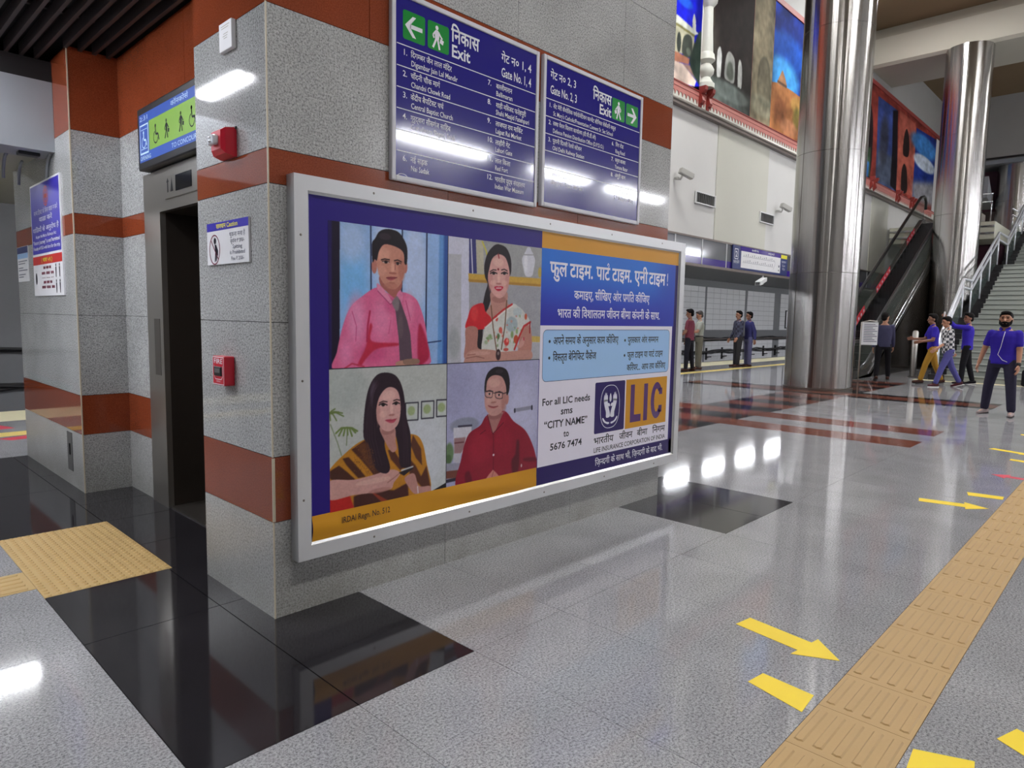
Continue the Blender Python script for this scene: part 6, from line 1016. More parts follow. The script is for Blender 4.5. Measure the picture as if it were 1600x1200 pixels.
MB().box(-14, -0.001, 0.762, 0.779, 3.20, 3.46).build('ceiling_edge', 'slat_brown', ceil_l)
bulk = MB().box(-6, -0.001, 3.45, 3.80, 2.61, 3.13).build('trim_1', 'bulkhead_white')
tag(bulk, 'white shutter housing crossing the lobby beside the far pillar', None, None, 'structure')
MB().box(-6, -0.001, 3.80, 4.9, 2.66, 3.28).build('housing_soffit', 'bulkhead_under', bulk)
MB().box(-6, -0.001, 3.45, 3.80, 3.13, 3.28).build('housing_top', 'void_dark', bulk)
for k, (x, y) in enumerate(((-0.012, 3.52), (-0.25, 3.78), (-0.10, 4.05), (-0.55, 4.0), (-0.75, 4.3))):
    a = [(x, y + 0.16 * math.sin(t), 2.61 - 0.17 + 0.17 * math.cos(t)) for t in [math.radians(d) for d in (0, 20, 40, 60, 80, 90)]]
    MB().tube(a, 0.012, 6).build('shutter_bracket', 'bulkhead_white', bulk, True)
for x, y in ((-0.14, 3.62), (-0.62, 3.66), (-0.32, 4.15)):
    MB().bevbox(x - 0.07, x + 0.07, y - 0.045, y + 0.045, 2.585, 2.612 if y < 3.8 else 2.662, 0.006).build('bracket_clip', 'black_plastic', bulk)

# ------------------------------------------------------------------ concourse shell
WY = 5.0
wl = MB().box(2.4, 56, WY, WY + 0.3, 3.30, 11.28).build('wall_left', 'wall_white')
tag(wl, 'tall white side wall of the concourse below the painted murals', None, None, 'structure')
for x0, x1 in ((13.6, 16.42), (25.2, 27.2)):
    MB().box(x0, x1, WY - 0.02, WY, 3.31, 6.0).build('wall_tone_strip', 'wall_cream', wl)  # slightly proud strips, a little yellower and darker than the white wall
MB().box(2.4, 56, WY - 0.02, WY, 9.76, 11.28).build('upper_wall', 'wall_grey', wl)
MB().box(2.41, 56, WY - 0.12, WY, 5.96, 6.02).build('ledge', 'fascia_rail', wl)
MB().tube([(2.41, WY - 0.1, 6.05), (56, WY - 0.1, 6.05)], 0.045, 8).build('conduit', 'steel_dark', wl, True)
tag(MB().box(-14, 56, -14.3, -14, 0, 11.28).build('wall_right', 'hall_wall_dim'), 'grey wall on the far side of the concourse', None, None, 'structure')
tag(MB().box(-14.3, -14, -14, 12.6, -1.35, 11.28).build('wall_rear', 'hall_wall_dim'), 'grey end wall behind the photographer', None, None, 'structure')
tag(MB().box(56, 56.3, -14, 12.6, -1.35, 11.28).build('wall_end', 'wall_grey'), 'grey end wall of the station hall', None, None, 'structure')
ceil = MB().box(-14, 56, -14, WY, 11.28, 11.5).build('ceiling', 'ceiling_brown')
tag(ceil, 'brown coffered concourse ceiling between pale concrete beams', None, None, 'structure')
for x0 in (-6.0, 4.0, 14.0, 24.0):
    mb = MB()
    pr = [(x0 + 0.25, 11.28), (x0, 10.9), (x0, 10.08), (x0 + 0.12, 10.0), (x0 + 2.5, 10.0), (x0 + 2.62, 10.08), (x0 + 2.62, 10.9), (x0 + 2.4, 11.28)]
    mb.prism([(a, -14, b) for a, b in pr], (0, 14 + WY - 0.03, 0))
    mb.build('ceiling_beam', 'concrete_beam', ceil)
MB().box(34.7, 35.1, -4.6, WY, 8.68, 11.28).build('ceiling_drop', 'wall_grey', ceil)
MB().box(34.66, 34.70, -4.6, WY, 8.62, 8.70).build('drop_edge', 'black_plastic', ceil)
MB().box(35.1, 44, -4.6, WY, 8.5, 8.7).build('mezzanine_ceiling', 'bulkhead_white', ceil)

# platform side: soffit, tunnel wall of pale blocks in grey frames, cables
pc = MB().box(2.4, 56, WY + 0.3, 12.6, 3.28, 3.5).build('ceiling_platform', 'tunnel_grey')
tag(pc, 'low grey soffit above the platform', None, None, 'structure')
MB().box(-14, 2.4, 4.95, 12.6, 3.28, 3.5).build('soffit_panel', 'bulkhead_under', pc)
wt_ = MB().box(-14, 56, 12.3, 12.6, -1.3, 3.28).build('wall_tunnel', 'tunnel_grey')
tag(wt_, 'trackside wall of pale blocks in grey frames with cables', None, None, 'structure')
bw, bh = 0.655, 0.245
blk = mesh_only(MB().box(0.006, bw - 0.006, 12.27, 12.3, 0.006, bh - 0.006), 'wall_block', 'tunnel_block')
for x0 in (23.1, 27.2, 31.4, 35.5):
    nx = 6 if x0 != 31.4 else 5
    for r_ in range(8):
        sh = (r_ % 2) * bw / 2
        for c in range(nx):
            piece(blk, 'wall_block', (x0 + bw * c, 0, 1.02 + bh * r_), wt_)
    for r_ in range(4):
        for c in range(nx):
            piece(blk, 'wall_block', (x0 + bw * c, 0, -0.45 + bh * r_), wt_)
MB().box(2.4, 56, 12.1, 12.3, 0.58, 0.62).build('cable_tray', 'fascia_rail', wt_)
for k, (z, yy) in enumerate(((0.66, 12.16), (0.645, 12.22), (0.02, 12.18), (0.07, 12.2), (-0.03, 12.22))):
    pts = [(x, yy, z + 0.035 * math.sin(x * 1.7 + k) + 0.02 * math.sin(x * 4.1 + 2 * k)) for x in np.arange(-13, 46, 0.6)]
    MB().tube(pts, 0.03, 5).build('trackside_cable', 'cable_black', wt_, True)
brk = mesh_only(MB().box(-0.03, 0.03, 12.2, 12.3, -0.35, 0.2).box(-0.03, 0.35, 12.15, 12.2, -0.24, -0.19), 'cable_bracket', 'cable_black')
for k in range(16):
    piece(brk, 'cable_bracket', (24.2 + 1.55 * k, 0, 0), wt_)

# fascia over the platform opening
fa = MB().box(2.4, 56, WY - 0.02, WY + 0.3, 2.70, 3.31).build('trim_2', 'tunnel_grey')
tag(fa, 'polished grey and purple fascia above the platform opening', None, None, 'structure')
fx = [2.45, 5.5, 8.2, 10.6, 11.81, 13.02, 14.23, 17.9, 20.3, 22.7, 25.1, 27.5, 29.9, 32.3]
for a, b in zip(fx[:-1], fx[1:]):
    MB().box(a + 0.006, b - 0.006, WY - 0.035, WY - 0.02, 2.88, 3.29).build('fascia_panel', 'fascia_panel', fa)
    MB().box(a + 0.006, b - 0.006, WY - 0.037, WY - 0.02, 2.72, 2.876).build('fascia_strip', 'fascia_purple', fa)
    MB().box(b - 0.02, b + 0.02, WY - 0.045, WY - 0.02, 2.72, 3.29).build('fascia_post', 'aluminium', fa)
MB().box(2.45, 56, WY - 0.06, WY + 0.02, 2.655, 2.715).build('fascia_rail', 'fascia_rail', fa)
MB().box(2.45, 56, WY - 0.05, WY + 0.0, 3.29, 3.33).build('fascia_cap', 'fascia_rail', fa)
# ------------------------------------------------------------------ framed advertisement on the pillar
ad = thing('advertisement_board', 'large framed insurance advertisement with four portraits on the granite pillar', 'billboard', (1.77, 0, 0.263))
BX0, BX1, BZ0, BZ1, BY = 0.085, 3.452, 0.263, 2.013, -0.066
MB().box(BX0 + 0.01, BX1 - 0.01, -0.045, -0.001, BZ0 + 0.01, BZ1 - 0.01).build('backing', 'aluminium', ad)
FW = 0.078
def frame_bar(pts, nm='frame_bar'):
    # outer strip, step and inner bright lip for one mitred side
    MB().prism([(a, BY, b) for a, b in pts], (0, 0.066 - 0.001, 0)).build(nm, 'aluminium', ad)
o = [(BX0, BZ0), (BX1, BZ0), (BX1, BZ1), (BX0, BZ1)]
FI = FW - 0.012
i_ = [(BX0 + FI, BZ0 + FI), (BX1 - FI, BZ0 + FI), (BX1 - FI, BZ1 - FI), (BX0 + FI, BZ1 - FI)]
for k in range(4):
    frame_bar([o[k], o[(k + 1) % 4], i_[(k + 1) % 4], i_[k]])
j_ = [(BX0 + FW, BZ0 + FW), (BX1 - FW, BZ0 + FW), (BX1 - FW, BZ1 - FW), (BX0 + FW, BZ1 - FW)]
for k in range(4):
    a, b, c, d = i_[k], i_[(k + 1) % 4], j_[(k + 1) % 4], j_[k]
    MB().add([(a[0], BY + 0.004, a[1]), (b[0], BY + 0.004, b[1]), (c[0], -0.051, c[1]), (d[0], -0.051, d[1]), (a[0], -0.047, a[1]), (b[0], -0.047, b[1])],
             [(0, 1, 2, 3), (1, 0, 4, 5), (0, 3, 4), (1, 5, 2)]).build('frame_lip', 'aluminium_bright', ad)
for x in np.linspace(0.5, 3.1, 5):
    for z in (BZ0 + 0.03, BZ1 - 0.03):
        MB().ball((x, BY, z), (0.006, 0.003, 0.006), 8, 5).build('screw', 'steel_dark', ad)
for z in (0.55, 1.1, 1.75):
    MB().ball((BX0 + 0.03, BY, z), (0.006, 0.003, 0.006), 8, 5).build('screw', 'steel_dark', ad)

B = Board((0, -0.0505, 0), (1, 0, 0), (0, 0, 1), (0, -1, 0))
PX0, PX1, PZ0, PZ1 = BX0 + FW, BX1 - FW, BZ0 + FW, BZ1 - FW
def film(nm, m_, a0, a1, b0, b1, h):
    return B.rect(a0, a1, b0, b1, h).build(nm, m_, ad)
film('printed_sheet', 'ink_navy', PX0 - 0.01, PX1 + 0.01, PZ0 - 0.01, PZ1 + 0.01, 0.0)
film('gold_strip', 'ink_gold', 1.744, PX1, 1.835, PZ1, 0.0006)
# loose lower edge of the sheet: a gently rippled gold strip
mb = MB()
nx, nz = 70, 8
for j in range(nz):
    for i in range(nx):
        u, w = i / (nx - 1), j / (nz - 1)
        x = PX0 + (1.737 - PX0) * u
        z = PZ0 - 0.008 + (0.462 - PZ0 + 0.008) * w
        rip = 0.006 * math.sin(u * 9 + w * 2.5) * math.sin(math.pi * w) + 0.005 * math.sin(math.pi * w) ** 2
        mb.v.append((x, -0.0511 - max(0, rip), z))
for j in range(nz - 1):
    for i in range(nx - 1):
        a = j * nx + i
        mb.f.append((a, a + 1, a + nx + 1, a + nx))
mb.build('gold_footer', 'ink_gold', ad, True)
B.text([('IRDAI Regn. No. 512', 0.314, 0.400, 0.030, {'w': 0.285, 'bold': 0.012})], 'lettering', 'ink_brown', ad, 0.0128)
picture('portrait_print', ART_MAN_PINK, B, 0.259, 0.9815, 1.149, 1.831, 270, 280, 0.0008, 'print_photo', ad)['label'] = 'photo of a man in a pink shirt and grey tie before a window'
picture('portrait_print', ART_WOMAN_SARI, B, 0.985, 1.743, 1.149, 1.831, 280, 280, 0.0008, 'print_photo', ad)['label'] = 'photo of a woman in a floral sari and red blouse with folded arms'
picture('portrait_print', ART_WOMAN_PHONE, B, 0.259, 0.9815, 0.46, 1.145, 270, 280, 0.0008, 'print_photo', ad)['label'] = 'photo of a woman with long hair holding a phone'
picture('portrait_print', ART_MAN_RED, B, 0.985, 1.738, 0.46, 1.145, 280, 280, 0.0008, 'print_photo', ad)['label'] = 'photo of a man with glasses in a dark red shirt'
mb = MB()
B.stroke([(0.259, 1.147), (1.743, 1.147)], 0.005, 0.0010, mb)
B.stroke([(0.9832, 0.46), (0.9832, 1.831)], 0.005, 0.0010, mb)
mb.build('print_lines', 'ink_black', ad)

# blue headline field: colour runs from bright blue at the top left to deep blue
HEAD = [('p', (30, 112, 214), [(-.1, -.1), (1.1, -.1), (1.1, 1.1), (-.1, 1.1)], 0, 1), ('p', (38, 74, 196), [(-.1, -.1), (1.1, -.1), (1.1, .42), (-.1, .62)], .22, 1),
        ('p', (44, 44, 168), [(-.1, -.1), (1.1, -.1), (1.1, .22), (-.1, .28)], .16, 1), ('p', (36, 60, 176), [(.8, -.1), (1.1, -.1), (1.1, 1.1), (.9, 1.1)], .14, 0.7)]
picture('headline_field', HEAD, B, 1.744, 3.335, 1.358, 1.835, 60, 40, 0.0006, 'print_photo', ad, 1.0, 0.0)
film('side_strip', 'ink_dark_navy', 3.335, PX1, 0.35, 1.835, 0.0005)
film('white_field', 'ink_white', 1.744, 3.318, 0.457, 1.358, 0.0006)
film('footer_strip', 'ink_dark_navy', 1.737, PX1, PZ0 - 0.004, 0.457, 0.0005)
mb = B.rrect(1.772, 3.283, 1.003, 1.330, 0.035, 0.0008)
mb.build('text_box', 'ink_pale_blue', ad)
mb = MB()
rr = []
for cx, cy, st in ((3.283 - .035, 1.330 - .035, 0), (1.772 + .035, 1.330 - .035, 90), (1.772 + .035, 1.003 + .035, 180), (3.283 - .035, 1.003 + .035, 270)):
    for k in range(5):
        an = math.radians(st + 22.5 * k)
        rr.append((cx + .035 * math.cos(an), cy + .035 * math.sin(an)))
B.stroke(rr + [rr[0]], 0.0035, 0.0010, mb).build('box_outline', 'ink_line', ad)
T1 = []
for st, a, w in (('फुल', 1.825, 0.168), ('टाइम.', 2.023, 0.247), ('पार्ट', 2.307, 0.152), ('टाइम.', 2.490, 0.242), ('एनी', 2.767, 0.171), ('टाइम', 2.959, 0.227), ('!', 3.212, 0.017)):
    T1.append((st, a, 1.673, 0.092, {'w': w, 'bold': 0.022}))
B.text(T1, 'headline', 'ink_text_white', ad, 0.0010)
B.text([('कमाइए, सीखिए और प्रगति कीजिए', 2.073, 1.532, 0.058, {'w': 0.90, 'bold': 0.014}), ('भारत की विशालतम जीवन बीमा कंपनी के साथ.', 1.905, 1.410, 0.058, {'w': 1.225, 'bold': 0.014})], 'lettering', 'ink_text_white', ad, 0.0010)
B.text([('अपने समय के अनुसार काम कीजिए', 1.872, 1.237, 0.050, {'w': 0.715, 'bold': 0.016}), ('विस्तृत बेनिफिट पैकेज', 1.872, 1.131, 0.050, {'w': 0.458, 'bold': 0.016}),
        ('पुरस्कार और सम्मान', 2.708, 1.236, 0.046, {'w': 0.412, 'bold': 0.016}), ('फुल टाइम या पार्ट टाइम', 2.708, 1.127, 0.046, {'w': 0.482, 'bold': 0.016}),
        ('करियर... आप तय कीजिए', 2.708, 1.034, 0.046, {'w': 0.528, 'bold': 0.016})], 'lettering', 'ink_black', ad, 0.0011)
mb = MB()
for a, b in ((1.836, 1.257), (1.836, 1.152), (2.672, 1.255), (2.672, 1.146)):
    B.ell(a, b, 0.010, 0.010, 0.0011, None, 12).build('bullet', 'ink_black', ad)
B.text([('For all LIC needs', 2.026, 0.850, 0.045, {'w': 0.500, 'al': 'c', 'bold': 0.020}), ('sms', 2.026, 0.779, 0.047, {'w': 0.125, 'al': 'c', 'bold': 0.020}),
        ('“CITY NAME”', 2.026, 0.699, 0.047, {'w': 0.452, 'al': 'c', 'bold': 0.022}), ('to', 2.028, 0.627, 0.045, {'w': 0.056, 'al': 'c', 'bold': 0.020}),
        ('5676 7474', 2.030, 0.552, 0.044, {'w': 0.334, 'al': 'c', 'bold': 0.022})], 'lettering', 'ink_black', ad, 0.0011)
# emblem square, gold square with the three letters
B.rrect(2.332, 2.694, 0.606, 0.966, 0.012, 0.0009).build('emblem_square', 'ink_dark_navy', ad)
film('gold_square', 'ink_gold', 2.707, 3.272, 0.603, 0.967, 0.0009)
mb = MB()
el = []
for k in range(33):
    a = 2 * math.pi * k / 32
    ex = 2 / 2.6
    el.append((2.514 + 0.115 * math.copysign(abs(math.cos(a)) ** ex, math.cos(a)), 0.787 + 0.153 * math.copysign(abs(math.sin(a)) ** ex, math.sin(a))))
B.stroke(el, 0.0045, 0.0012, mb)
mb.build('emblem_ring', 'ink_text_white', ad)
mb = MB()
for sgn in (1, -1):
    def e(p):
        return [(2.516 + sgn * a, 0.787 + b) for a, b in p]
    B.poly(e(_spline([(-0.004, -0.072), (-0.046, -0.076), (-0.050, -0.040), (-0.066, 0.000), (-0.078, 0.040), (-0.058, 0.052), (-0.036, 0.048), (-0.030, 0.020), (-0.016, -0.014), (-0.006, -0.040)], 3)), 0.0012, mb)
    for fx, fy, fl_ in ((-0.073, 0.036, 0.052), (-0.061, 0.044, 0.060), (-0.049, 0.046, 0.056), (-0.038, 0.042, 0.044)):
        B.poly(e(_spline([(fx - 0.0052, fy), (fx - 0.0050, fy + fl_ * 0.6), (fx + 0.001, fy + fl_), (fx + 0.0060, fy + fl_ * 0.6), (fx + 0.0052, fy)], 3)), 0.0012, mb)
    B.poly(e(_spline([(-0.034, 0.022), (-0.018, 0.026), (-0.004, 0.014), (-0.006, 0.004), (-0.022, 0.004)], 3)), 0.00125, mb)
    B.poly(e(_spline([(-0.012, -0.112), (-0.050, -0.104), (-0.082, -0.076), (-0.090, -0.084), (-0.070, -0.108), (-0.030, -0.124), (-0.010, -0.122)], 3)), 0.0012, mb)
B.poly([(2.516 + a, 0.787 + b) for a, b in _spline([(0, 0.096), (0.013, 0.064), (0.009, 0.040), (0, 0.034), (-0.009, 0.040), (-0.013, 0.064)], 3)], 0.0013, mb)
mb.build('emblem_hands', 'ink_text_white', ad)
mb = MB()
B.poly([(2.769, 0.927), (2.822, 0.927), (2.822, 0.700), (2.912, 0.700), (2.912, 0.645), (2.769, 0.645)], 0.0012, mb)
B.rect(2.947, 3.001, 0.643, 0.925, 0.0012, mb)
ring = []
for k in range(25):
    a = math.radians(38 + k * (284 / 24))
    ring.append((3.128 + 0.083 * math.cos(a), 0.786 + 0.142 * math.sin(a)))
rin = []
for k in range(25):
    a = math.radians(44 + k * (272 / 24))
    rin.append((3.128 + 0.034 * math.cos(a), 0.786 + 0.090 * math.sin(a)))
for k in range(24):
    B.poly([ring[k], ring[k + 1], rin[k + 1], rin[k]], 0.0012, mb)
B.rect(3.160, 3.207, 0.690, 0.745, 0.0012, mb)
B.rect(3.160, 3.207, 0.830, 0.880, 0.0012, mb)
mb.build('emblem_letters', 'ink_purple', ad)
B.text([('भारतीय', 2.331, 0.533, 0.048, {'w': 0.235, 'bold': 0.016}), ('जीवन', 2.640, 0.533, 0.048, {'w': 0.170, 'bold': 0.016}), ('बीमा', 2.872, 0.533, 0.048, {'w': 0.140, 'bold': 0.016}), ('निगम', 3.085, 0.533, 0.048, {'w': 0.182, 'bold': 0.016}),
        ('LIFE INSURANCE CORPORATION OF INDIA', 2.333, 0.474, 0.034, {'w': 0.938, 'bold': 0.014})], 'lettering', 'ink_black', ad, 0.0011)
B.text([('ज़िन्दगी के साथ भी, ज़िन्दगी के बाद भी.', 2.355, 0.380, 0.044, {'w': 0.89, 'bold': 0.008})], 'lettering', 'ink_text_white', ad, 0.0011)

# ------------------------------------------------------------------ two exit direction boards
def pictogram_man(bd, a, b, k, mb, flip=1, h=0.004):
    def p(q):
        return [(a + flip * x * k, b + y * k) for x, y in q]
    bd.ell(a + flip * 0.02 * k, b + 0.86 * k, 0.085 * k, 0.095 * k, h, mb, 14)
    bd.poly(p([(-0.06, 0.76), (0.10, 0.76), (0.16, 0.60), (0.14, 0.38), (-0.08, 0.36), (-0.10, 0.60)]), h, mb)
    bd.stroke(p([(-0.06, 0.70), (-0.20, 0.52), (-0.14, 0.40)]), 0.075 * k, h, mb)
    bd.stroke(p([(0.11, 0.70), (0.24, 0.54), (0.33, 0.46)]), 0.075 * k, h, mb)
    bd.stroke(p([(-0.02, 0.38), (-0.10, 0.20), (-0.20, 0.0)]), 0.10 * k, h, mb)
    bd.stroke(p([(0.07, 0.38), (0.12, 0.20), (0.18, -0.02)]), 0.10 * k, h, mb)
    bd.poly(p([(0.22, 0.46), (0.42, 0.40), (0.36, 0.22), (0.18, 0.28)]), h, mb)

def pictogram_arrow(bd, a, b, k, mb, flip=1, h=0.004):
    q = [(-0.46, 0), (-0.06, 0.42), (0.12, 0.42), (-0.16, 0.085), (0.46, 0.085), (0.46, -0.085), (-0.16, -0.085), (0.12, -0.42), (-0.06, -0.42)]
    bd.poly([(a + flip * x * k, b + y * k) for x, y in q][:3] + [(a + flip * q[3][0] * k, b + q[3][1] * k)] + [(a + flip * q[6][0] * k, b + q[6][1] * k)] + [(a + flip * x * k, b + y * k) for x, y in q[7:]], h, mb)
    bd.rect(a + min(flip * -0.2, flip * 0.46) * k, a + max(flip * -0.2, flip * 0.46) * k, b - 0.085 * k, b + 0.085 * k, h, mb)

def exit_board(name, label, x0, x1, z0, z1):
    t = thing(name, label, 'sign', ((x0 + x1) / 2, 0, z0), 'exit direction boards on the pillar')
    yf = -0.030
    MB().box(x0 + 0.012, x1 - 0.012, -0.024, -0.001, z0 + 0.012, z1 - 0.012).build('panel', 'sign_blue', t)
    w = 0.026
    for a0, a1, b0, b1 in ((x0, x0 + w, z0, z1), (x1 - w, x1, z0, z1), (x0 + w, x1 - w, z0, z0 + w), (x0 + w, x1 - w, z1 - w, z1)):
        MB().bevbox(a0, a1, yf, -0.001, b0, b1, 0.005).build('frame_bar', 'white_frame', t)
    return t, Board((0, -0.024, 0), (1, 0, 0), (0, 0, 1), (0, -1, 0))

s1, D = exit_board('direction_sign', 'blue exit board for gates 1 and 4 with left arrow and twelve places', 0.632, 1.712, 2.076, 2.986)
mb = MB()
D.rrect(0.701, 0.840, 2.766, 2.904, 0.012, 0.0008, mb)
D.rrect(0.857, 0.999, 2.766, 2.904, 0.012, 0.0008, mb)
mb.build('pictogram_field', 'sign_green', s1)
mb = MB()
pictogram_arrow(D, 0.768, 2.834, 0.118, mb, 1, 0.0014)
mb.build('arrow_symbol', 'sign_white', s1)
mb = MB()
pictogram_man(D, 0.915, 2.778, 0.118, mb, 1, 0.0014)
mb.build('pictogram', 'sign_white', s1)
mb = MB()
for z in (2.735, 2.632, 2.530, 2.428, 2.325, 2.223):
    D.rect(0.664, 1.686, z - 0.0022, z + 0.0022, 0.0008, mb)
mb.build('ruled_lines', 'sign_white', s1)
D.text([('निकास', 1.016, 2.846, 0.070, {'w': 0.200, 'bold': 0.02}), ('Exit', 1.016, 2.768, 0.062, {'w': 0.134, 'bold': 0.02}),
        ('गेट न० 1, 4', 1.391, 2.846, 0.046, {'w': 0.252, 'bold': 0.01}), ('Gate No. 1, 4', 1.391, 2.764, 0.050, {'w': 0.252, 'bold': 0.01})], 'heading', 'sign_white', s1, 0.0012)
LEFT = [('1.', 'दिगम्बर जैन लाल मंदिर', 'Digambar Jain Lal Mandir', 0.27, 0.31), ('2.', 'चाँदनी चौक मार्ग', 'Chandni Chowk Road', 0.19, 0.26), ('3.', 'केंद्रीय बैपटिस्ट चर्च', 'Central Baptist Church', 0.215, 0.28),
        ('4.', 'गुरुद्वारा सीसगंज साहिब', 'Gurudwara Sisganj Sahib', 0.265, 0.30), None, ('6.', 'नई सड़क', 'Nai Sadak', 0.11, 0.12)]
RIGHT = [('7.', 'बल्लीमारान', 'Ballimaran', 0.13, 0.135), ('8.', 'शाही मस्जिद फतेहपुरी', 'Shahi Masjid Fatehpuri', 0.25, 0.28), ('9.', 'लाजपत राय मार्किट', 'Lajpat Rai Market', 0.225, 0.215),
         ('10.', 'लाहौरी गेट', 'Lahori Gate', 0.12, 0.14), ('11.', 'लाल किला', 'Red Fort', 0.125, 0.105), ('12.', 'भारतीय युद्ध संग्रहालय', 'Indian War Museum', 0.253, 0.245)]
it = []
for k, r in enumerate(LEFT):
    z = 2.735 - 0.1023 * k
    if r:
        it += [(r[0], 0.700, z - 0.046, 0.028, {'bold': 0.008}), (r[1], 0.750, z - 0.046, 0.027, {'w': r[3], 'bold': 0.006}), (r[2], 0.752, z - 0.088, 0.027, {'w': r[4], 'bold': 0.006})]
for k, r in enumerate(RIGHT):
    z = 2.738 - 0.1023 * k
    it += [(r[0], 1.286, z - 0.046, 0.028, {'bold': 0.008}), (r[1], 1.352, z - 0.050, 0.027, {'w': r[3], 'bold': 0.006}), (r[2], 1.352, z - 0.090, 0.027, {'w': r[4], 'bold': 0.006})]
D.text(it, 'lettering', 'sign_white', s1, 0.0012)
mb = MB()
for k in range(5):
    a0, a1 = math.radians(8 + 32 * k), math.radians(8 + 32 * (k + 1))
    D.stroke([(0.70 + 0.03 * math.cos(a0), 2.100 + 0.03 * math.sin(a0) * 0.4), (0.70 + 0.03 * math.cos(a1), 2.100 + 0.03 * math.sin(a1) * 0.4)], 0.003, 0.0012, mb)
mb.build('sticker_trace', 'sign_white', s1)

s2, D = exit_board('direction_sign', 'blue exit board for gates 2 and 3 with right arrow', 1.752, 2.832, 2.093, 2.990)
mb = MB()
D.rrect(2.462, 2.612, 2.766, 2.906, 0.012, 0.0008, mb)
D.rrect(2.628, 2.776, 2.766, 2.906, 0.012, 0.0008, mb)
mb.build('pictogram_field', 'sign_green', s2)
mb = MB()
pictogram_arrow(D, 2.702, 2.834, 0.122, mb, -1, 0.0014)
mb.build('arrow_symbol', 'sign_white', s2)
mb = MB()
pictogram_man(D, 2.540, 2.778, 0.118, mb, -1, 0.0014)
mb.build('pictogram', 'sign_white', s2)
mb = MB()
for z in (2.740, 2.635, 2.532, 2.430, 2.328):
    D.rect(1.780, 2.804, z - 0.0022, z + 0.0022, 0.0008, mb)
mb.build('ruled_lines', 'sign_white', s2)
D.text([('निकास', 2.452, 2.846, 0.066, {'w': 0.205, 'bold': 0.02, 'al': 'r'}), ('Exit', 2.452, 2.768, 0.062, {'w': 0.134, 'bold': 0.02, 'al': 'r'}),
        ('गेट न० 2, 3', 1.818, 2.864, 0.046, {'w': 0.252, 'bold': 0.01}), ('Gate No. 2, 3', 1.818, 2.776, 0.050, {'w': 0.262, 'bold': 0.01})], 'heading', 'sign_white', s2, 0.0012)
L2 = [('1.', 'सेंट मैरी कैथोलिक चर्च/प्रेजेंटेशन कान्वेंट सीनियर सेकेंडरी स्कूल', "St. Mary's Catholic/Presentation Convent Sr. Sec School", 0.66, 0.63), ('2.', 'रक्षा पेंशन वितरण कार्यालय (डी.पी.डी.ओ)', 'Defence Pension Distribution Office (D.P.D.O.)', 0.44, 0.53),
      ('3.', 'पुरानी दिल्ली रेलवे स्टेशन', 'Old Delhi Railway Station', 0.29, 0.32), None, ('5.', 'भागीरथ पैलेस मार्किट', 'Bhagirath Palace Market', 0.255, 0.31)]
R2 = [None, ('6.', 'रिंग रोड', 'Ring Road', 0.095, 0.115), ('7.', 'यमुना बाजार', 'Yamuna Bazar', 0.125, 0.155), ('8.', 'अंगूरी बाग', '', 0.13, 0.1), ('9.', 'एस. पी. मुखर्जी मार्ग', 'S. P. Mukherjee Marg', 0.225, 0.235)]
it = []
for k, r in enumerate(L2):
    z = 2.740 - 0.103 * k
    if r:
        it += [(r[0], 1.808, z - 0.046, 0.026, {'bold': 0.008}), (r[1], 1.850, z - 0.046, 0.025, {'w': r[3], 'bold': 0.004}), (r[2], 1.850, z - 0.090, 0.026, {'w': r[4], 'bold': 0.004})]
for k, r in enumerate(R2):
    z = 2.740 - 0.103 * k
    if r:
        it += [(r[0], 2.470, z - 0.046, 0.026, {'bold': 0.008}), (r[1], 2.515, z - 0.046, 0.025, {'w': r[3], 'bold': 0.004})] + ([(r[2], 2.515, z - 0.090, 0.026, {'w': r[4], 'bold': 0.004})] if r[2] else [])
D.text(it, 'lettering', 'sign_white', s2, 0.0012)

# ------------------------------------------------------------------ small things on the left face of the pillar (x = 0)
LF = Board((0, 0, 0), (0, -1, 0), (0, 0, 1), (-1, 0, 0))     # across runs towards the corner: a = -y
t = thing('caution_sign', 'white and blue no spitting caution sign on the granite pillar', 'sign', (0, 0.4, 1.634))
MB().box(-0.010, -0.0005, 0.174, 0.627, 1.634, 1.835).build('plate', 'paper_white', t)
LB = Board((-0.010, 0, 0), (0, -1, 0), (0, 0, 1), (-1, 0, 0))
LB.rect(-0.627, -0.174, 1.796, 1.835, 0.0006).build('header', 'poster_blue', t)
LB.text([('सावधान Caution', -0.400, 1.806, 0.021, {'al': 'c', 'w': 0.235, 'bold': 0.02})], 'heading', 'ink_yellow', t, 0.0010)
LB.text([('थूकना मना है', -0.290, 1.758, 0.021, {'al': 'c', 'w': 0.165}), ('जुर्माना ₹ 200/-', -0.290, 1.729, 0.017, {'al': 'c', 'w': 0.150}), ('Spitting', -0.290, 1.702, 0.019, {'al': 'c', 'w': 0.100, 'bold': 0.006}),
         ('is Prohibited', -0.290, 1.676, 0.019, {'al': 'c', 'w': 0.160, 'bold': 0.006}), ('Fine ₹ 200/-', -0.290, 1.647, 0.018, {'al': 'c', 'w': 0.135})], 'lettering', 'ink_grey', t, 0.0008)
mb = MB()
ci = [(-0.540 + 0.058 * math.cos(2 * math.pi * k / 28), 1.706 + 0.070 * math.sin(2 * math.pi * k / 28)) for k in range(29)]
LB.stroke(ci, 0.006, 0.0010, mb)
LB.stroke([(-0.582, 1.754), (-0.498, 1.658)], 0.006, 0.0012, mb)
mb.build('prohibition_ring', 'ink_maroon', t)
mb = MB()
LB.ell(-0.535, 1.748, 0.014, 0.016, 0.0009, mb, 12)
LB.poly([(-0.538, 1.732), (-0.520, 1.728), (-0.500, 1.700), (-0.504, 1.676), (-0.530, 1.690), (-0.536, 1.706)], 0.0009, mb)
LB.poly([(-0.534, 1.692), (-0.520, 1.690), (-0.534, 1.648), (-0.542, 1.648)], 0.0009, mb)
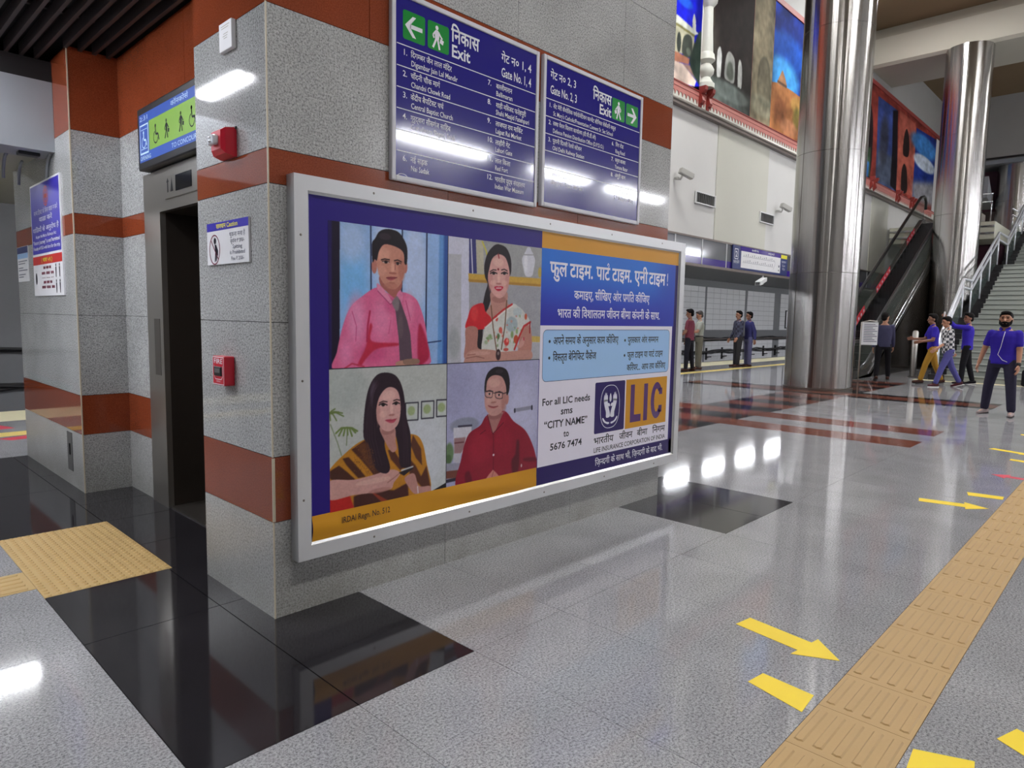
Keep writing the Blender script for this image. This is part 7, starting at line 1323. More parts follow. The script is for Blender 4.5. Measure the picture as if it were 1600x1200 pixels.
LB.poly([(-0.520, 1.690), (-0.505, 1.685), (-0.520, 1.650), (-0.528, 1.652)], 0.0009, mb)
mb.build('spitting_figure', 'ink_black', t)

t = thing('notice_card', 'small white card fixed high on the pillar above the red sounder', 'notice', (0, 0.345, 2.594))
MB().bevbox(-0.022, -0.0005, 0.281, 0.411, 2.594, 2.719, 0.003).build('card', 'paper_white', t)
NB = Board((-0.022, 0, 0), (0, -1, 0), (0, 0, 1), (-1, 0, 0))
mb = MB()
for z, a, b in ((2.700, -.39, -.30), (2.690, -.385, -.31), (2.665, -.365, -.315), (2.655, -.37, -.32), (2.645, -.36, -.325)):
    NB.rect(a, b, z, z + 0.003, 0.0004, mb)
mb.build('faint_print', 'bulkhead_under', t)

t = thing('fire_sounder', 'red fire alarm sounder with clear strobe lens high on the pillar', 'alarm', (0, 0.37, 2.117))
mb = MB()
prof = [(0.0, 0.0, 0.0), (0.012, 0.0, 0.0), (0.05, 0.006, 0.010), (0.066, 0.022, 0.030)]
Y0, Y1, Z0, Z1 = 0.297, 0.440, 2.117, 2.247
rings = []
for dx, iy, iz in prof:
    rings.append([(-dx, Y0 + iy, Z0 + iz), (-dx, Y1 - iy, Z0 + iz), (-dx, Y1 - iy, Z1 - iz * 0.6), (-dx, Y0 + iy, Z1 - iz * 0.6)])
mb.v = [p for r in rings for p in r]
for k in range(3):
    for c in range(4):
        mb.f.append((k * 4 + c, k * 4 + (c + 1) % 4, (k + 1) * 4 + (c + 1) % 4, (k + 1) * 4 + c))
mb.f.append((12, 13, 14, 15))
mb.f.append((3, 2, 1, 0))
mb.build('body', 'red_plastic', t)
MB().bevbox(-0.092, -0.064, 0.340, 0.405, 2.165, 2.212, 0.009).build('strobe_lens', 'clear_lens', t)
for z in (2.180, 2.197):
    MB().ball((-0.092, 0.372, z), (0.008, 0.014, 0.006), 8, 6).build('lamp', 'aluminium_bright', t, True)
MB().box(-0.008, -0.0005, 0.292, 0.446, 2.240, 2.252).build('back_plate', 'black_plastic', t)

t = thing('fire_call_point', 'red FIRE manual call point box at waist height on the pillar', 'alarm', (0, 0.42, 1.045))
MB().bevbox(-0.052, -0.0005, 0.365, 0.500, 1.050, 1.192, 0.006).build('body', 'red_plastic', t)
FB = Board((-0.052, 0, 0), (0, -1, 0), (0, 0, 1), (-1, 0, 0))
FB.text([('FIRE', -0.4325, 1.156, 0.024, {'al': 'c', 'w': 0.100, 'bold': 0.01})], 'lettering', 'sign_white', t, 0.0008)
mb = MB()
FB.stroke([(-0.494, 1.186), (-0.371, 1.186), (-0.371, 1.056), (-0.494, 1.056), (-0.494, 1.186)], 0.003, 0.0006, mb)
FB.stroke([(-0.480, 1.148), (-0.480, 1.094), (-0.465, 1.080), (-0.400, 1.080), (-0.385, 1.094), (-0.385, 1.148)], 0.003, 0.0006, mb)
FB.text([('PUSH IN', -0.4325, 1.066, 0.008, {'al': 'c'})], 'lettering', 'sign_white', t, 0.0008)
mb.build('outline', 'sign_white', t)
MB().bevbox(-0.058, -0.050, 0.392, 0.473, 1.096, 1.142, 0.004).build('lever', 'black_plastic', t)
MB().box(-0.0595, -0.0578, 0.402, 0.463, 1.112, 1.132).build('lever_label', 'vent_grey', t)

# posters on the far pillar
t = thing('notice_poster', 'tall blue notice board with red strip on the far granite pillar', 'poster', (0, 3.8, 1.51))
MB().box(-0.012, -0.0005, 3.325, 4.275, 1.515, 2.443).build('backing', 'paper_white', t)
PB = Board((-0.012, 0, 0), (0, -1, 0), (0, 0, 1), (-1, 0, 0))
PB.rect(-4.26, -3.34, 1.865, 2.428, 0.001).build('blue_field', 'poster_blue', t)
PB.rect(-4.27, -3.33, 1.775, 1.845, 0.001).build('red_strip', 'ink_red', t)
mb = MB()
for r0 in (0.075, 0.05):
    PB.stroke([(-3.75 + r0 * math.cos(2 * math.pi * k / 24), 2.315 + r0 * math.sin(2 * math.pi * k / 24)) for k in range(25)], 0.010, 0.002, mb)
PB.rect(-3.79, -3.71, 2.30, 2.33, 0.002, mb)
PB.rect(-3.76, -3.74, 2.25, 2.38, 0.002, mb)
mb.build('station_roundel', 'ink_red', t)
PB.text([('मान्य टिकट के बिना यात्रा न करें', -3.78, 2.185, 0.036, {'al': 'c', 'w': 0.76}), ('यात्रा करें', -3.78, 2.125, 0.036, {'al': 'c', 'w': 0.42, 'bold': .01}), ('यात्रियों से अनुरोध है', -3.80, 2.045, 0.036, {'al': 'c', 'w': 0.84, 'bold': .01}),
         ('As per the Metro Railways Act', -3.80, 1.995, 0.026, {'al': 'c', 'w': 0.66, 'bold': .01}), ('"Return Journey" is not Permitted', -3.80, 1.945, 0.030, {'al': 'c', 'w': 0.86, 'bold': .02}),
         ('Penalty of ₹50 with fare for the trip', -3.80, 1.898, 0.028, {'al': 'c', 'w': 0.86, 'bold': .015})], 'lettering', 'ink_text_white', t, 0.002)
PB.text([('( धारा ५९ )', -3.80, 1.795, 0.032, {'al': 'c', 'w': 0.36, 'bold': .02})], 'strip_lettering', 'ink_yellow', t, 0.002)
mb = MB()
for z, a, b in ((1.735, -3.95, -3.68), (1.690, -4.02, -3.60), (1.660, -4.02, -3.60), (1.615, -3.96, -3.66), (1.575, -4.03, -3.58)):
    n = 14
    for k in range(n):
        if (k * 7) % 5:
            PB.rect(a + (b - a) * k / n, a + (b - a) * (k + 0.8) / n, z, z + (0.022 if z != 1.66 else 0.004), 0.001, mb)
mb.build('small_print', 'ink_maroon', t)
for a in (-3.53, -3.42):
    for z in (1.66, 1.535):
        mb = MB()
        PB.ell(a, z + 0.095, 0.014, 0.012, 0.001, mb, 10)
        PB.poly([(a - 0.016, z + 0.08), (a + 0.016, z + 0.08), (a + 0.010, z), (a - 0.010, z)], 0.001, mb)
        mb.build('queue_figure', 'ink_black', t)
PB.ell(-4.18, 1.66, 0.03, 0.05, 0.001, None, 12).build('notice_emblem', 'ink_black', t)
t = thing('notice_sheet', 'small white notice with blue heading beside the tall blue poster', 'poster', (0, 4.7, 1.65))
MB().box(-0.006, -0.0005, 4.49, 4.915, 1.65, 1.965).build('sheet', 'paper_white', t)
PB2 = Board((-0.006, 0, 0), (0, -1, 0), (0, 0, 1), (-1, 0, 0))
PB2.rect(-4.91, -4.495, 1.905, 1.962, 0.001).build('heading_strip', 'ink_line', t)
PB2.rect(-4.91, -4.495, 1.858, 1.903, 0.001).build('subheading_strip', 'ink_pale_blue', t)
mb = MB()
for k, z in enumerate((1.83, 1.808, 1.77, 1.748, 1.71, 1.688)):
    PB2.rect(-4.88, -4.53 - 0.08 * (k % 3), z, z + 0.009, 0.001, mb)
mb.build('small_print', 'ink_grey', t)

# ------------------------------------------------------------------ lift entrance and the display above it
t = thing('lift_entrance', 'brushed steel lift doorway set in the granite wall', 'lift', (0.33, 1.74, 0))
OY0, OY1, OZ = 1.29, 2.190, 2.08
for y0, y1 in ((OY1, JY0), (JY1, OY0)):
    MB().box(LX - 0.018, LX + 0.02, y0, y1, 0, 2.36).build('jamb', 'steel_brushed', t)
MB().box(LX - 0.018, LX + 0.02, OY0, OY1, OZ, 2.36).build('header', 'steel_brushed', t)
MB().box(LX + 0.02, 0.62, OY1, OY1 + 0.03, 0, OZ + 0.03).build('reveal', 'lift_door', t)
MB().box(LX + 0.02, 0.62, OY0 - 0.03, OY0, 0, OZ + 0.03).build('reveal', 'lift_door', t)
MB().box(LX + 0.02, 0.62, OY0, OY1, OZ, OZ + 0.03).build('reveal_head', 'lift_door', t)
for y0, y1 in ((OY0, (OY0 + OY1) / 2 - 0.002), ((OY0 + OY1) / 2 + 0.002, OY1)):
    MB().box(0.60, 0.64, y0, y1, 0.012, OZ).build('door_panel', 'lift_door', t)
MB().box(LX, 0.64, OY0, OY1, 0, 0.012).build('sill', 'steel_dark', t)
ip = MB().bevbox(LX - 0.028, LX - 0.017, 1.50, 2.06, 2.150, 2.300, 0.004).build('indicator_panel', 'steel_brushed', t)
MB().box(LX - 0.031, LX - 0.026, 1.60, 1.86, 2.185, 2.285).build('indicator_window', 'screen_black', ip)
IB = Board((LX - 0.028, 0, 0), (0, -1, 0), (0, 0, 1), (-1, 0, 0))
mb = MB()
IB.poly([(-2.01, 2.19), (-2.01, 2.255), (-2.022, 2.255), (-2.00, 2.285), (-1.978, 2.255), (-1.99, 2.255), (-1.99, 2.19)], 0.001, mb)
IB.poly([(-1.955, 2.19), (-1.93, 2.285), (-1.905, 2.19)], 0.001, mb)
mb.build('indicator_marks', 'black_plastic', ip)
MB().box(LX - 0.020, LX - 0.0175, 2.25, 2.36, 0.95, 1.35).build('notice_plate', 'steel_dark', t)

t = thing('lift_display', 'wide black framed screen showing lift access symbols above the lift door', 'screen', (LX, 1.95, 2.367))
MB().bevbox(LX - 0.075, LX - 0.0005, 1.20, 2.397, 2.370, 2.782, 0.008).build('case', 'black_plastic', t)
DB = Board((LX - 0.0755, 0, 0), (0, -1, 0), (0, 0, 1), (-1, 0, 0))
DB.rect(-2.36, -1.24, 2.418, 2.735, 0.0006).build('screen_field', 'glow_blue', t)
DB.rect(-2.17, -1.24, 2.480, 2.672, 0.0012).build('green_field', 'glow_green', t)
DB.rect(-2.345, -2.185, 2.468, 2.665, 0.0012).build('symbol_frame', 'glow_pale', t)
DB.rect(-2.335, -2.195, 2.480, 2.655, 0.0018).build('symbol_field', 'glow_blue', t)
mb = MB()
def wheel_man(bd, a, b, k, mb, h):
    bd.ell(a, b + 0.9 * k, 0.11 * k, 0.11 * k, h, mb, 12)
    bd.stroke([(a, b + 0.8 * k), (a + 0.05 * k, b + 0.42 * k), (a + 0.38 * k, b + 0.42 * k), (a + 0.52 * k, b + 0.05 * k)], 0.12 * k, h, mb)
    ar = [(a + 0.02 * k + 0.34 * k * math.cos(math.radians(d)), b + 0.28 * k + 0.34 * k * math.sin(math.radians(d))) for d in range(110, 380, 30)]
    bd.stroke(ar, 0.07 * k, h, mb)
wheel_man(DB, -2.272, 2.515, 0.105, mb, 0.0024)
DB.rect(-2.325, -2.205, 2.500, 2.504, 0.0024, mb)
DB.rect(-2.325, -2.205, 2.628, 2.632, 0.0024, mb)
mb.build('access_symbol', 'glow_pale', t)
mb = MB()
wheel_man(DB, -2.05, 2.515, 0.115, mb, 0.0018)
for a in (-1.86, -1.62):
    pictogram_man(DB, a, 2.510, 0.125, mb, 1, 0.0018)
wheel_man(DB, -1.45, 2.515, 0.115, mb, 0.0018)
mb.build('passenger_symbols', 'screen_black', t)
DB.text([('2:31', -2.345, 2.690, 0.030, {'w': 0.17}), ('OPENING', -2.345, 2.430, 0.028, {'w': 0.20}), ('TO CONCOURSE', -1.78, 2.432, 0.030, {'w': 0.45}), ('कॉनकोर्स', -1.78, 2.690, 0.030, {'w': 0.28})], 'screen_text', 'glow_pale', t, 0.0012)
# ------------------------------------------------------------------ murals on the side wall
WB = Board((0, WY, 0), (1, 0, 0), (0, 0, 1), (0, -1, 0))
def mural(label, ops, x0, x1, W, H, z0=6.45, z1=9.62, soft=1.0):
    o = thing('wall_mural', label, 'mural', ((x0 + x1) / 2, WY, z0), 'painted panels on the side wall')
    MB().box(x0, x1, WY - 0.03, WY - 0.0005, z0, z1).build('mural_panel', 'mural_red', o)
    picture('mural_painting', ops, WB, x0, x1, z0, z1, W, H, 0.032, 'mural_paint', o, soft, 0.10)
    return o
mural('mural of a white pavilion with arches under deep blue sky', ART_PAVILION, 10.6, 12.58, 120, 180)
mural('dark mural of a hall interior with pale scalloped arches', ART_ARCHES, 13.0, 15.12, 120, 180)
mural('narrow beige mural with a faint arched gateway', ART_GATE, 15.13, 16.3, 70, 180)
mural('mural of a tower on a brown hill under blue sky', ART_HILL, 16.31, 18.5, 110, 180)
mural('long red mural with arched windows and blue scenes behind the escalator', ART_RED_ROW, 24.0, 33.5, 260, 180, 6.5)
hid = [('p', (150, 70, 54), [(-.1, -.1), (1.1, -.1), (1.1, 1.1), (-.1, 1.1)], 0, 1)]
for k in range(4):
    hid += [('s', (60, 80, 140), [(.06 + .25 * k, .1), (.06 + .25 * k, .6), (.13 + .25 * k, .85), (.2 + .25 * k, .6), (.2 + .25 * k, .1)], .01, 1)]
mural('red mural with four arched openings partly behind the steel column', hid, 18.51, 23.99, 120, 90)
mural('plain red mural partly hidden behind the granite pillar', hid[:2], 2.5, 10.59, 60, 60)
# red border, scalloped valance, brackets
vb = MB().box(2.45, 36, WY - 0.06, WY - 0.0005, 9.62, 9.76).build('trim_3', 'mural_dark_red')
tag(vb, 'red painted border along the top of the murals', None, None, 'structure')
vl = MB().box(2.45, 36, WY - 0.05, WY - 0.0005, 6.11, 6.449).build('trim_4', 'relief_white')
tag(vl, 'red scalloped valance on a white ledge under the murals', None, None, 'structure')
sc_p = 0.155
scal = mesh_only(MB().prism([(0, WY - 0.052, 0.18), (0, WY - 0.052, 0.06), (sc_p * 0.25, WY - 0.052, 0.05), (sc_p * 0.5, WY - 0.052, -0.03), (sc_p * 0.75, WY - 0.052, 0.05), (sc_p, WY - 0.052, 0.06), (sc_p, WY - 0.052, 0.18)], (0, -0.012, 0)), 'valance_scallop', 'mural_red')
k = 0
x = 11.3
while x < 33.4:
    if not (18.7 < x < 23.8):
        piece(scal, 'valance_scallop', (x, 0, 6.19), vl)
    x += sc_p
    k += 1
MB().box(2.45, 36, WY - 0.072, WY - 0.05, 6.34, 6.448).build('valance_band', 'mural_red', vl)
MB().box(2.45, 36, WY - 0.085, WY - 0.06, 6.425, 6.450).build('valance_bead', 'mural_dark_red', vl)
def bracket(x):
    mb = MB()
    prof = [(0.0, 0.0), (0.16, 0.0), (0.15, -0.08), (0.10, -0.14), (0.05, -0.16), (0.08, -0.22), (0.10, -0.30), (0.07, -0.36), (0.03, -0.38), (0.0, -0.48)]
    mb.prism([(x - 0.06, WY - 0.06 - a, 6.55 + b) for a, b in prof], (0.12, 0, 0))
    mb.build('scroll_bracket', 'mural_dark_red', vl)
for x in (12.58, 12.92, 24.7, 25.1, 27.9, 28.2, 29.9, 30.3):
    bracket(x)
# white relief column between the first two murals
t = thing('relief_column', 'white carved half column in relief between pavilion and dark murals', 'column', (12.79, WY, 6.45))
cx = 12.79
MB().lathe([(0.20, 6.56), (0.20, 6.66), (0.17, 6.68), (0.12, 6.76), (0.10, 6.80)], (cx, WY - 0.06), 16).build('base', 'relief_white', t, True, 40)
MB().lathe([(0.10, 6.80), (0.17, 6.88), (0.18, 6.96), (0.13, 7.05), (0.10, 7.09)], (cx, WY - 0.06), 16).build('bulb', 'relief_white', t, True, 40)
MB().lathe([(0.11, 7.09), (0.19, 7.16), (0.17, 7.28), (0.14, 7.33)], (cx, WY - 0.06), 16).build('petal_cup', 'relief_white', t, True, 40)
MB().lathe([(0.14, 7.33), (0.115, 7.8), (0.105, 8.28)], (cx, WY - 0.06), 16).build('shaft', 'relief_white', t, True, 40)
MB().lathe([(0.105, 8.28), (0.19, 8.38), (0.22, 8.55), (0.15, 8.62)], (cx, WY - 0.06), 16).build('capital', 'relief_white', t, True, 40)
for dz, w in ((8.62, 0.19), (8.95, 0.23), (9.28, 0.20)):
    MB().prism([(cx - w, WY - 0.06, dz), (cx + w, WY - 0.06, dz), (cx + w * 1.15, WY - 0.06, dz + 0.2), (cx + w, WY - 0.06, dz + 0.33), (cx - w, WY - 0.06, dz + 0.33), (cx - w * 1.15, WY - 0.06, dz + 0.2)], (0, -0.16, 0)).build('carved_block', 'relief_white', t)

# vents and cameras on the white wall
def wall_vent(x0, x1, z0, z1, label):
    t = thing('air_vent', label, 'vent', ((x0 + x1) / 2, WY - 0.02, z0), 'vents on the white wall')
    MB().box(x0 + .02, x1 - .02, WY - 0.03, WY - 0.0205, z0 + .02, z1 - .02).build('backing', 'void_dark', t)
    for a in ((x0, x1, z0, z0 + 0.025), (x0, x1, z1 - 0.025, z1), (x0, x0 + 0.025, z0 + 0.025, z1 - 0.025), (x1 - 0.025, x1, z0 + 0.025, z1 - 0.025)):
        MB().box(a[0], a[1], WY - 0.055, WY - 0.0205, a[2], a[3]).build('frame_bar', 'housing_white', t)
    n = 11
    for k in range(1, n):
        x = x0 + (x1 - x0) * k / n
        MB().box(x - 0.012, x + 0.012, WY - 0.05, WY - 0.031, z0 + .025, z1 - .025).build('louvre', 'vent_grey', t)
wall_vent(12.62, 13.54, 4.06, 4.33, 'grey air vent on the white wall nearer the granite pillar')
wall_vent(16.0, 16.87, 4.02, 4.29, 'grey air vent on the white wall nearer the steel column')
def wall_camera(x, z, label):
    t = thing('security_camera', label, 'camera', (x, WY, z), 'cameras on the white wall')
    MB().lathe([(0.06, z - 0.02), (0.06, z + 0.02)], (x, WY - 0.07), 12).build('bracket_disc', 'camera_grey', t, True, 40)
    MB().tube([(x, WY - 0.03, z), (x, WY - 0.16, z - 0.03), (x + 0.03, WY - 0.2, z + 0.06)], 0.025, 8).build('bracket_arm', 'camera_grey', t, True)
    b = MB().bevbox(-0.17, 0.17, -0.06, 0.06, -0.06, 0.06, 0.012).build('body', 'camera_grey', t)
    b.location = Vector((x + 0.10, WY - 0.24, z + 0.09)) - Vector((x, WY, z))
    b.data.transform(Matrix.Translation(Vector((x, WY, z))))
    b.rotation_euler = (0, math.radians(20), math.radians(-25))
    l = MB().lathe([(0.045, -0.012), (0.045, 0.0)], (0, 0), 12).build('lens', 'black_plastic', t)
    l.data.transform(Matrix.Translation(Vector((x, WY, z))))
    l.location = Vector((x + 0.10, WY - 0.24, z + 0.09)) - Vector((x, WY, z)) + Euler((0, math.radians(20), math.radians(-25))).to_matrix() @ Vector((0.18, 0, 0))
    l.rotation_euler = (0, math.radians(110), math.radians(-25))
wall_camera(11.72, 4.45, 'grey wall camera beside the granite pillar edge')
wall_camera(17.05, 4.42, 'grey wall camera above the vent beside the steel column')
t = thing('security_camera', 'white box camera hanging under the platform fascia', 'camera', (16.4, WY, 2.655))
MB().tube([(16.42, WY - 0.02, 2.656), (16.42, WY - 0.02, 2.42)], 0.025, 8).build('drop_pole', 'housing_white', t, True)
MB().tube([(16.42, WY - 0.02, 2.43), (16.25, WY - 0.05, 2.43)], 0.02, 8).build('arm', 'housing_white', t, True)
MB().prism([(15.78, WY - 0.10, 2.36), (16.34, WY - 0.02, 2.50), (16.34, WY - 0.02, 2.60), (15.78, WY - 0.10, 2.46)], (0.03, -0.14, 0)).build('body', 'housing_white', t)
MB().box(15.765, 15.785, WY - 0.225, WY - 0.115, 2.375, 2.445).build('lens', 'black_plastic', t)

# route board on the fascia
t = thing('route_map_sign', 'blue platform 2 route map board on the fascia', 'sign', (16.2, WY - 0.06, 2.72))
MB().box(14.5, 17.86, WY - 0.075, WY - 0.046, 2.72, 3.30).build('panel', 'ink_line', t)
RB = Board((0, WY - 0.075, 0), (1, 0, 0), (0, 0, 1), (0, -1, 0))
RB.rect(14.9, 17.4, 3.18, 3.295, 0.002).build('purple_strip', 'fascia_purple', t)
RB.rect(14.95, 17.37, 2.77, 3.185, 0.003).build('map_field', 'paper_white', t)
RB.rect(17.40, 17.82, 3.18, 3.28, 0.003).build('yellow_field', 'ink_yellow', t)
mb = MB()
RB.stroke([(14.60, 2.97), (14.60, 3.21), (14.78, 3.21), (14.78, 2.97), (14.60, 2.97)], 0.02, 0.003, mb)
mb.build('number_box', 'sign_white', t)
RB.text([('2', 14.69, 3.02, 0.14, {'al': 'c', 'bold': .02}), ('प्लेटफ़ॉर्म', 14.70, 2.86, 0.07, {'al': 'c', 'w': 0.32}), ('कश्मीरी गेट', 15.75, 3.215, 0.05, {'al': 'c', 'w': 0.40}), ('समयपुर बादली', 16.75, 3.215, 0.05, {'al': 'c', 'w': 0.40}),
         ('प्रस्थान', 17.61, 3.06, 0.06, {'al': 'c', 'w': 0.3}), ('Exit', 17.61, 2.96, 0.06, {'al': 'c', 'w': 0.2}), ('गेट', 17.61, 2.86, 0.06, {'al': 'c', 'w': 0.2})], 'lettering', 'sign_white', t, 0.004)
mb = MB()
RB.rect(15.05, 17.0, 3.055, 3.062, 0.004, mb)
RB.rect(15.05, 16.9, 2.905, 2.912, 0.004, mb)
for k in range(16):
    RB.rect(15.1 + 0.12 * k, 15.13 + 0.12 * k, 3.075, 3.075 + 0.02 + 0.02 * (k % 3), 0.004, mb)
    RB.rect(15.1 + 0.115 * k, 15.13 + 0.115 * k, 2.925, 2.925 + 0.02 + 0.015 * (k % 4), 0.004, mb)
RB.stroke([(16.95, 3.10), (17.02, 3.02), (17.0, 2.95), (16.9, 2.85)], 0.008, 0.004, mb)
RB.rect(17.24, 17.32, 2.92, 2.98, 0.004, mb)
RB.rect(17.24, 17.30, 2.82, 2.86, 0.004, mb)
mb.build('route_lines', 'ink_grey', t)

# backlit panel far down the tunnel wall
t = thing('tunnel_poster', 'framed bright poster on the tunnel wall beside the steel column', 'poster', (36.6, 12.27, 1.15))
MB().box(36.2, 37.4, 12.22, 12.269, 1.1, 2.1).build('frame', 'black_plastic', t)
MB().box(36.26, 37.34, 12.214, 12.22, 1.16, 2.04).build('sheet', 'paper_white', t)

# ------------------------------------------------------------------ steel columns
def column(label, cx, cy, r, z0, z1, seams):
    t = thing('steel_column', label, 'column', (cx, cy, z0), 'round steel clad columns')
    zs = [z0 + 0.06] + seams + [z1]
    for a, b in zip(zs[:-1], zs[1:]):
        MB().lathe([(r - 0.006, a), (r, a + 0.004), (r, b - 0.004), (r - 0.006, b)], (cx, cy), 96).build('cladding', 'steel_column', t, True, 25)
    MB().lathe([(r + 0.012, z0), (r + 0.012, z0 + 0.055), (r, z0 + 0.06)], (cx, cy), 72).build('base_ring', 'steel_dark', t, True, 40)
    for an in (0.6, 2.6, 4.4, 5.6):
        x, y = cx + (r + 0.001) * math.cos(an), cy + (r + 0.001) * math.sin(an)
        MB().tube([(x, y, z0 + 0.07), (x, y, z1 - 0.02)], 0.004, 5).build('seam', 'steel_dark', t)
    return t
column('nearest thick steel column in front of the escalator', 13.72, 2.46, 0.68, 0, 11.28, [2.45, 4.9, 7.35])
column('steel column between the escalator and the stairs', 24.25, 2.165, 0.64, 0, 10.02, [2.45, 4.9, 7.35])
column('far steel column standing on the mezzanine', 36.0, 2.3, 0.72, 5.05, 8.5, [6.9])

# ------------------------------------------------------------------ mezzanine, stairs
mz = structure('floor_mezzanine', (30, 0, 4.4), 'pale mezzanine slab behind the stairs')
for b in ((27.3, 44, 1.62, WY - 0.09), (31.2, 44, -4.6, 1.62)):
    MB().box(b[0], b[1], b[2], b[3], 4.45, 5.05).build('slab', 'slab_edge', mz)
MB().box(27.26, 27.3, 1.62, WY - 0.1, 4.62, 4.68).build('edge_strip', 'steel_rail', mz)
MB().box(27.26, 27.3, 1.62, WY - 0.1, 4.86, 4.92).build('edge_strip', 'steel_rail', mz)
MB().box(33.0, 33.2, -4.6, WY, 0, 4.45).build('back_wall', 'tunnel_grey', mz)
MB().box(29.3, 30.3, 1.7, 3.2, 3.2, 4.45).build('under_box', 'maroon_panel', mz)
MB().box(39.8, 40.0, -4.6, WY, 5.05, 8.5).build('back_wall', 'bulkhead_under', mz)
MB().box(39.6, 39.8, -4.6, WY, 7.75, 7.95).build('purple_band', 'fascia_purple', mz)
MB().box(36.2, 39.6, 3.0, 4.6, 6.6, 8.4).build('shaft_panel', 'maroon_panel', mz)
MB().prism([(34.5, 3.1, 7.9), (36.1, 3.1, 6.9), (36.1, 3.1, 6.7), (34.5, 3.1, 7.0)], (0, 1.3, 0)).build('sloped_soffit', 'bulkhead_white', mz)
t = thing('mezzanine_railing', 'steel railing along the mezzanine edge', 'railing', (27.5, 3, 5.05))
for z in (6.02, 5.75):
    MB().tube([(27.42, 1.75, z), (27.42, 2.68, z)], 0.025, 8).build('rail', 'steel_rail', t, True)
for y in (1.78, 2.2, 2.62):
    MB().tube([(27.42, y, 5.05), (27.42, y, 6.02)], 0.02, 8).build('post', 'steel_rail', t, True)
t = thing('mezzanine_railing', 'steel railing across the mezzanine beside the far column', 'railing', (33, 2, 5.05))
for z in (6.02, 5.78):
    MB().tube([(31.6, 1.75, z), (36.0, 1.5, z)], 0.03, 8).build('rail', 'steel_rail', t, True)
for k in range(4):
    MB().tube([(31.7 + 1.2 * k, 1.74 - 0.06 * k, 5.05), (31.7 + 1.2 * k, 1.74 - 0.06 * k, 6.02)], 0.025, 8).build('post', 'steel_rail', t, True)
for k, (x, y) in enumerate(((32.2, 2.9), (32.2, 3.3))):
    t = thing('ticket_gate', 'steel ticket gate post on the mezzanine, %s' % ('nearer the stairs' if k == 0 else 'nearer the murals'), 'gate', (x, y, 5.05), 'mezzanine gates')
    MB().bevbox(x - 0.5, x + 0.5, y - 0.1, y + 0.1, 5.051, 6.0, 0.03).build('body', 'steel_brushed', t)
    MB().bevbox(x - 0.52, x - 0.3, y - 0.11, y + 0.11, 6.0, 6.06, 0.02).build('reader', 'black_plastic', t)
    MB().box(x - 0.505, x - 0.5, y - 0.05, y + 0.05, 5.7, 5.9).build('light', 'glow_pale', t)

stair = thing('staircase', 'wide pale stone staircase rising to the mezzanine with black side border', 'stairs', (18.8, -2, 0))
SY0, SY1, SB = -4.5, 1.46, 1.1
def stair_z(x):
    if x < 18.8: return 0
    if x < 21.5: return (x - 18.8) / 2.7 * 1.65
    if x < 22.6: return 1.65
    if x < 26.4: return 1.65 + (x - 22.6) / 3.8 * 1.80
    if x < 28.0: return 3.45
    return min(5.05, 3.45 + (x - 28.0) / 3.2 * 1.6)
z = 0.0
for x0, n, dx, dz, land in ((18.8, 11, 2.7 / 11, 0.15, 1.1), (22.6, 12, 3.8 / 12, 0.15, 1.6), (28.0, 11, 3.2 / 11, 1.6 / 11, 0)):
    for k in range(n):
        z += dz
        xa = x0 + dx * k
        xb = xa + dx + (land if k == n - 1 else 0.02)
        s_ = MB().box(xa, xb, SY0, SB, max(0, z - 0.32), z - 0.03).build('step', 'stair_grey', stair)
        MB().box(xa - 0.02, xb, SY0, SB, z - 0.03, z).build('tread', 'stair_grey', s_)
        MB().box(xa - 0.012, xa, SY0, SB, z - 0.047, z - 0.03).build('lip_shade', 'stair_lip_shade', s_)  # dark strip standing in for the thin shadow under the tread lip
        s_ = MB().box(xa, xb, SB, SY1, max(0, z - 0.32), z - 0.03).build('border_step', 'stair_black', stair)
        MB().box(xa - 0.02, xb, SB, SY1, z - 0.03, z).build('border_tread', 'stair_black', s_)
MB().prism([(18.8, SY1, 0), (31.2, SY1, 0), (31.2, SY1, 5.0), (28.0, SY1, 3.3), (26.4, SY1, 3.3), (22.6, SY1, 1.45), (21.5, SY1, 1.45), (18.9, SY1, 0)], (0, 0.04, 0)).build('stringer', 'tunnel_grey', stair)
hr = thing('stair_handrail', 'double steel handrail stepping up the left side of the stairs', 'handrail', (18.8, 1.3, 0))
RPTS = [(18.55, 0.62), (18.75, 0.95), (21.3, 2.73), (22.45, 2.73), (26.2, 4.52), (28.0, 4.52), (31.0, 6.1)]
for dz, r in ((0, 0.04), (-0.24, 0.034)):
    MB().tube([(x, 1.30, z + dz) for x, z in RPTS], r, 8).build('rail', 'steel_rail_lit', hr, True)
for x in (18.95, 20.1, 21.3, 22.4, 23.7, 25.0, 26.2, 28.0, 29.4, 30.8):
    z0 = stair_z(x)
    zt = float(np.interp(x, [p[0] for p in RPTS], [p[1] for p in RPTS]))
    MB().tube([(x, 1.30, z0 - 0.02), (x, 1.30, zt)], 0.022, 8).build('post', 'steel_rail_lit', hr, True)
for a, b in ((18.95, 21.3), (22.4, 26.2), (28.0, 30.8)):
    zt = lambda x: float(np.interp(x, [p[0] for p in RPTS], [p[1] for p in RPTS]))
    MB().prism([(a, 1.295, zt(a) - 0.95), (b, 1.295, zt(b) - 0.95), (b, 1.295, zt(b) - 0.30), (a, 1.295, zt(a) - 0.30)], (0, 0.012, 0)).build('glass_pane', 'glass_green', hr)
hr2 = thing('stair_handrail', 'steel handrail in the middle of the wide stairs at the frame edge', 'handrail', (18.8, -3.4, 0))
MB().tube([(x, -3.4, z) for x, z in RPTS], 0.03, 8).build('rail', 'steel_rail_lit', hr2, True)
